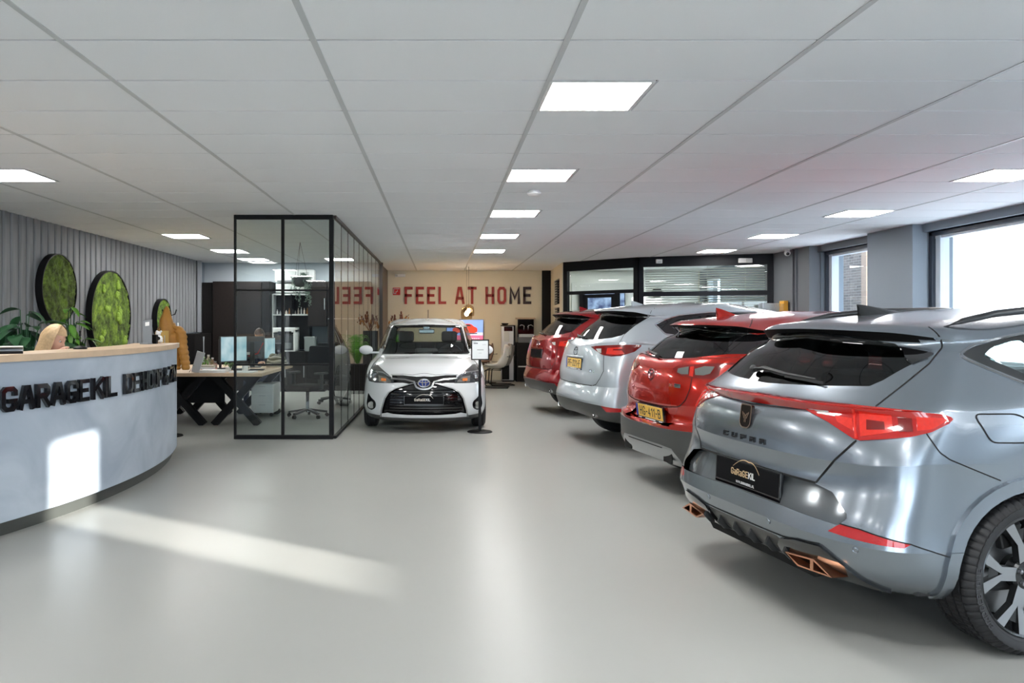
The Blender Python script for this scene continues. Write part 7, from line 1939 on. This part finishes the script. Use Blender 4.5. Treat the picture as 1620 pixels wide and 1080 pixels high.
# ------------------------------------------------------------------ dark glazed office on the right
A_, B_, C_, D_ = Vector((2.83, 19.28)), Vector((2.71, 16.7)), Vector((4.01, 15.43)), Vector((6.36, 14.62))
struct('trim_10', B(2.56, 2.86, YF - .06, YF, 0, CEIL), m_dark)
m_gfr = M('black office frame', (.007, .008, .011), .45, spec=.2)
def seg_box(bm, p, q, u0, u1, d0, d1, z0, z1):
    d = (q - p); L_ = d.length; d = d / L_; n = Vector((-d.y, d.x))
    vs = []
    for u in (u0, u1):
        for w_ in (d0, d1):
            for z in (z0, z1): c = p + d * u + n * w_; vs.append(bm.verts.new((c.x, c.y, z)))
    for f in ((0, 1, 3, 2), (4, 6, 7, 5), (0, 4, 5, 1), (2, 3, 7, 6), (0, 2, 6, 4), (1, 5, 7, 3)): bm.faces.new([vs[i] for i in f])
def SB(name, p, q, a, mat, parent): bm = bmesh.new(); seg_box(bm, p, q, *a); return link_mesh(name, bm, mat, parent)
t = thing('office_side_wall', 'short beige wall with a dark slatted window at the edge of the dark office', 'partition wall'); L1 = (A_ - B_).length
for a in ((0, .55, -.05, .05, 0, CEIL), (1.75, L1, -.05, .05, 0, CEIL), (.55, 1.75, -.05, .05, 0, .9), (.55, 1.75, -.05, .05, 2.45, CEIL), (.55, 1.75, -.05, .05, 1.80, 1.87)): SB('panel', B_, A_, a, m_beige, t)
for k in range(26): SB('slat', B_, A_, (.56, 1.74, -.03, .03, .92 + k * .06, .935 + k * .06), m_dark, t)
SB('dark_glass', B_, A_, (.55, 1.75, -.012, .012, .9, 2.45), m_gloss, t)
go_ = thing('office_partition', 'black framed glazed partition with door and transom lights, left part of the dark office', 'glass partition'); L2 = (C_ - B_).length
for a in ((0, .10, -.05, .05, 0, CEIL), (L2 - .10, L2, -.05, .05, 0, CEIL)): SB('post', B_, C_, a, m_gfr, go_)
SB('head_rail', B_, C_, (0, L2, -.05, .05, 2.56, CEIL), m_gfr, go_); SB('transom', B_, C_, (.1, L2 - .1, -.05, .05, 2.05, 2.12), m_gfr, go_)
for u in (.42, 1.28): SB('mullion', B_, C_, (u, u + .075, -.045, .045, 0, 2.05), m_gfr, go_)
dr = SB('door_leaf', B_, C_, (.50, 1.27, -.03, .03, .02, .28), m_gfr, go_)
for a in ((.50, .58, -.03, .03, .28, 2.04), (1.19, 1.27, -.03, .03, .28, 2.04), (.50, 1.27, -.03, .03, 1.97, 2.04)): SB('door_stile', B_, C_, a, m_gfr, dr)
for a in ((.1, .42, .1, 2.05), (.58, 1.19, .28, 1.97), (1.355, L2 - .1, .1, 2.05), (.1, L2 - .1, 2.12, 2.56)): SB('pane', B_, C_, (a[0], a[1], -.004, .004, a[2], a[3]), m_og, go_)
bl_ = thing('office_partition', 'black framed glazed partition with venetian blind, right part of the dark office', 'glass partition'); L3 = (D_ - C_).length
for a in ((0, .09, -.05, .05, 0, CEIL), (L3 - .10, L3, -.05, .05, 0, CEIL)): SB('post', C_, D_, a, m_gfr, bl_)
SB('head_rail', C_, D_, (0, L3, -.05, .05, 2.56, CEIL), m_gfr, bl_); SB('transom', C_, D_, (.09, L3 - .1, -.05, .05, 1.97, 2.06), m_gfr, bl_); SB('base_panel', C_, D_, (.09, L3 - .1, -.05, .05, 0, .9), m_gfr, bl_)
for z0, z1 in ((.9, 1.97), (2.06, 2.56)): SB('pane', C_, D_, (.09, L3 - .1, -.004, .004, z0, z1), m_og, bl_)
m_slat = M('pale blind slat', (.78, .79, .74), .4)
for k in range(30):
    z = 1.18 + k * .047; bm = bmesh.new(); seg_box(bm, C_, D_, .12, L3 - .13, .06, .095, z, z + .004)
    for v in bm.verts:
        pass
    bmesh.ops.rotate(bm, cent=((C_.x + D_.x) / 2, (C_.y + D_.y) / 2, z), matrix=Matrix.Rotation(math.radians(-28), 3, Vector((*(D_ - C_).normalized(), 0))), verts=bm.verts)
    link_mesh('slat', bm, m_slat, bl_)
for u in (.5, 1.3, 2.0): SB('ladder_cord', C_, D_, (u, u + .006, .095, .10, 1.18, 2.56), m_slat, bl_)
# inside: screen, light, whiteboard
t = thing('wall_screen', 'screen with blue and white picture seen through the office door', 'screen', (4.02, 19.1, 1.55)); link_mesh('housing', B(-.55, .60, 0, .05, 0, .68, .006), m_gloss, t)
link_mesh('picture', B(-.53, .58, -.004, 0, .02, .66), screen_mat('blue cloud picture', ((.03, .06, .22), (.45, .62, .95)), .8), t)
o = link_mesh('whiteboard', B(3.3, 4.9, 19.22, 19.26, 1.0, 2.45, .004), m_shelfw, None); tag(o, 'pale board on the back wall of the dark office behind the screen', 'board')
link_mesh('window_reveal_backing', B(2.9, 6.5, 19.27, 19.29, 0, CEIL), M('pale inner office paint', (.80, .81, .78), .7), bl_)
t = thing('ceiling_light', 'square lit ceiling panel inside the dark office above the blue screen', 'ceiling light', (3.6, 17.6, CEIL), group='ceiling light panels'); link_mesh('frame', B(0, .6, 0, .6, -.004, .01), m_white, t); link_mesh('diffuser', B(.02, .58, .02, .58, -.008, -.004), m_lamp, t)
t = thing('ceiling_light', 'added lit ceiling panel brightening the dark office behind the blind', 'ceiling light', (4.9, 17.2, CEIL), group='ceiling light panels'); link_mesh('frame', B(0, .6, 0, .6, -.004, .01), m_white, t); link_mesh('diffuser', B(.02, .58, .02, .58, -.008, -.004), m_lamp, t)  # extra panel added to make the inner office brighter
bm = bmesh.new(); lathe(bm, [(0, 0), (.13, 0), (.13, .06), (0, .06)], 28, Matrix.Translation((5.45, 19.26, 2.2)) @ Matrix.Rotation(PI / 2, 4, 'X')); o = link_mesh('wall_fan', bm, m_dark, None, smooth='auto'); tag(o, 'round dark wall fan seen through the blind', 'fan')
t = thing('emergency_light', 'white emergency light box on the black head rail, right', 'emergency light', (5.86, 14.72, 2.63)); link_mesh('body', B(-.13, .13, -.07, .0, -.04, .05, .012), m_white, t); link_mesh('lens', B(.0, .12, -.076, -.07, -.03, .04), m_shelfw, t)
t = thing('motion_sensor', 'small white sensor box on the black head rail, left', 'sensor', (4.36, 15.26, 2.665)); link_mesh('body', B(-.06, .06, -.05, .0, -.04, .04, .006), m_white, t); link_mesh('lens', B(-.03, .03, -.055, -.05, -.03, .0), m_shelfw, t)
# security camera, smoke detector, rack with yellow end
t = thing('security_camera', 'white dome security camera on the ceiling edge by the dark office', 'camera', (6.24, 13.75, CEIL))
bm = bmesh.new(); lathe(bm, [(0, 0), (.05, 0), (.05, -.03), (.0, -.03)], 20); link_mesh('mount', bm, m_white, t, smooth='auto'); bm = bmesh.new(); blob(bm, (0, -.01, -.07), .055, 16); link_mesh('housing', bm, m_white, t, smooth=True); bm = bmesh.new(); blob(bm, (-.01, -.045, -.085), .03, 12); link_mesh('lens', bm, m_gloss, t, smooth=True)
t = thing('smoke_detector', 'round white smoke detector on the ceiling behind the second light panel', 'smoke detector', (.94, 7.68, CEIL))
bm = bmesh.new(); lathe(bm, [(0, 0), (.055, 0), (.055, -.02), (.0, -.02)], 24); link_mesh('base', bm, m_white, t, smooth='auto'); bm = bmesh.new(); lathe(bm, [(.07, -.018), (.07, -.035), (.045, -.055), (0, -.06)], 24); link_mesh('cap', bm, m_white, t, smooth='auto')
t = thing('wire_rack', 'wire mesh rack with a yellow end panel by the grey right wall', 'rack', (5.88, 13.92, 0)); t.scale = (.82, .6, 1)
for x in (0, .50):
    for y in (0, .30): link_mesh('upright', B(x - .01, x + .01, y - .01, y + .01, 0, 1.80), m_alu, t)
for z in (.2, .8, 1.62): link_mesh('shelf', B(0, .50, 0, .30, z, z + .02), m_alu, t)
bm = bmesh.new()
for k in range(9): bar(bm, (.01 + .055 * k, 0, 1.64), (.01 + .055 * min(8, k + 1.5), 0, 1.79), .006, .006, (0, 1, 0)); bar(bm, (.01 + .055 * k, 0, 1.79), (.01 + .055 * min(8, k + 1.5), 0, 1.64), .006, .006, (0, 1, 0))
link_mesh('mesh_basket', bm, m_silvp, t)['kind'] = 'stuff'
link_mesh('basket_back', B(.01, .45, .28, .29, 1.63, 1.80), M('clear plastic sheet', (.45, .50, .52), .3), t)
link_mesh('yellow_end_panel', B(.46, .55, -.02, .30, 1.60, 1.84, .004), M('warm yellow board', (.75, .38, .05), .5), t)
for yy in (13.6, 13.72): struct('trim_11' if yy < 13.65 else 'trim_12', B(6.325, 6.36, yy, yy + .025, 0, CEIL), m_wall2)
# display stand in front of the white car
t = thing('sign_stand', 'black floor stand with a framed white sheet in front of the white car', 'sign stand', (.515, 10.03, 0))
bm = bmesh.new(); lathe(bm, [(0, .018), (.15, .014), (.165, .006), (.165, 0), (0, 0)], 40); link_mesh('base', bm, m_black, t, smooth='auto')
bm = bmesh.new(); box(bm, -.018, .018, -.012, .012, .014, .96, bevel=.004); link_mesh('pole', bm, m_black, t)
m4 = Matrix.Translation((.005, -.01, .945)) @ Matrix.Rotation(math.radians(-8), 4, 'X')
bm = bmesh.new(); w_, h_ = .118, .27
for a in ((-w_, -w_ + .014, 0, h_), (w_ - .014, w_, 0, h_), (-w_, w_, 0, .014), (-w_, w_, h_ - .014, h_)): box(bm, a[0], a[1], -.010, .006, a[2], a[3], mtx=m4)
link_mesh('frame', bm, m_black, t)
bm = bmesh.new(); box(bm, -w_ + .01, w_ - .01, -.004, .002, .01, h_ - .01, mtx=m4); sh_ = link_mesh('sheet', bm, M('white printed sheet', (.72, .75, .76), .4), t)
bm = bmesh.new()
for a in ((-.085, -.03, .212, .228), (-.04, .045, .130, .138), (-.085, -.05, .235, .238), (-.02, .02, .09, .093), (.03, .08, .20, .203)): box(bm, a[0], a[1], -.0052, -.004, a[2], a[3], mtx=m4)
link_mesh('sheet_print', bm, M('grey print', (.22, .23, .25), .5), sh_)['kind'] = 'stuff'
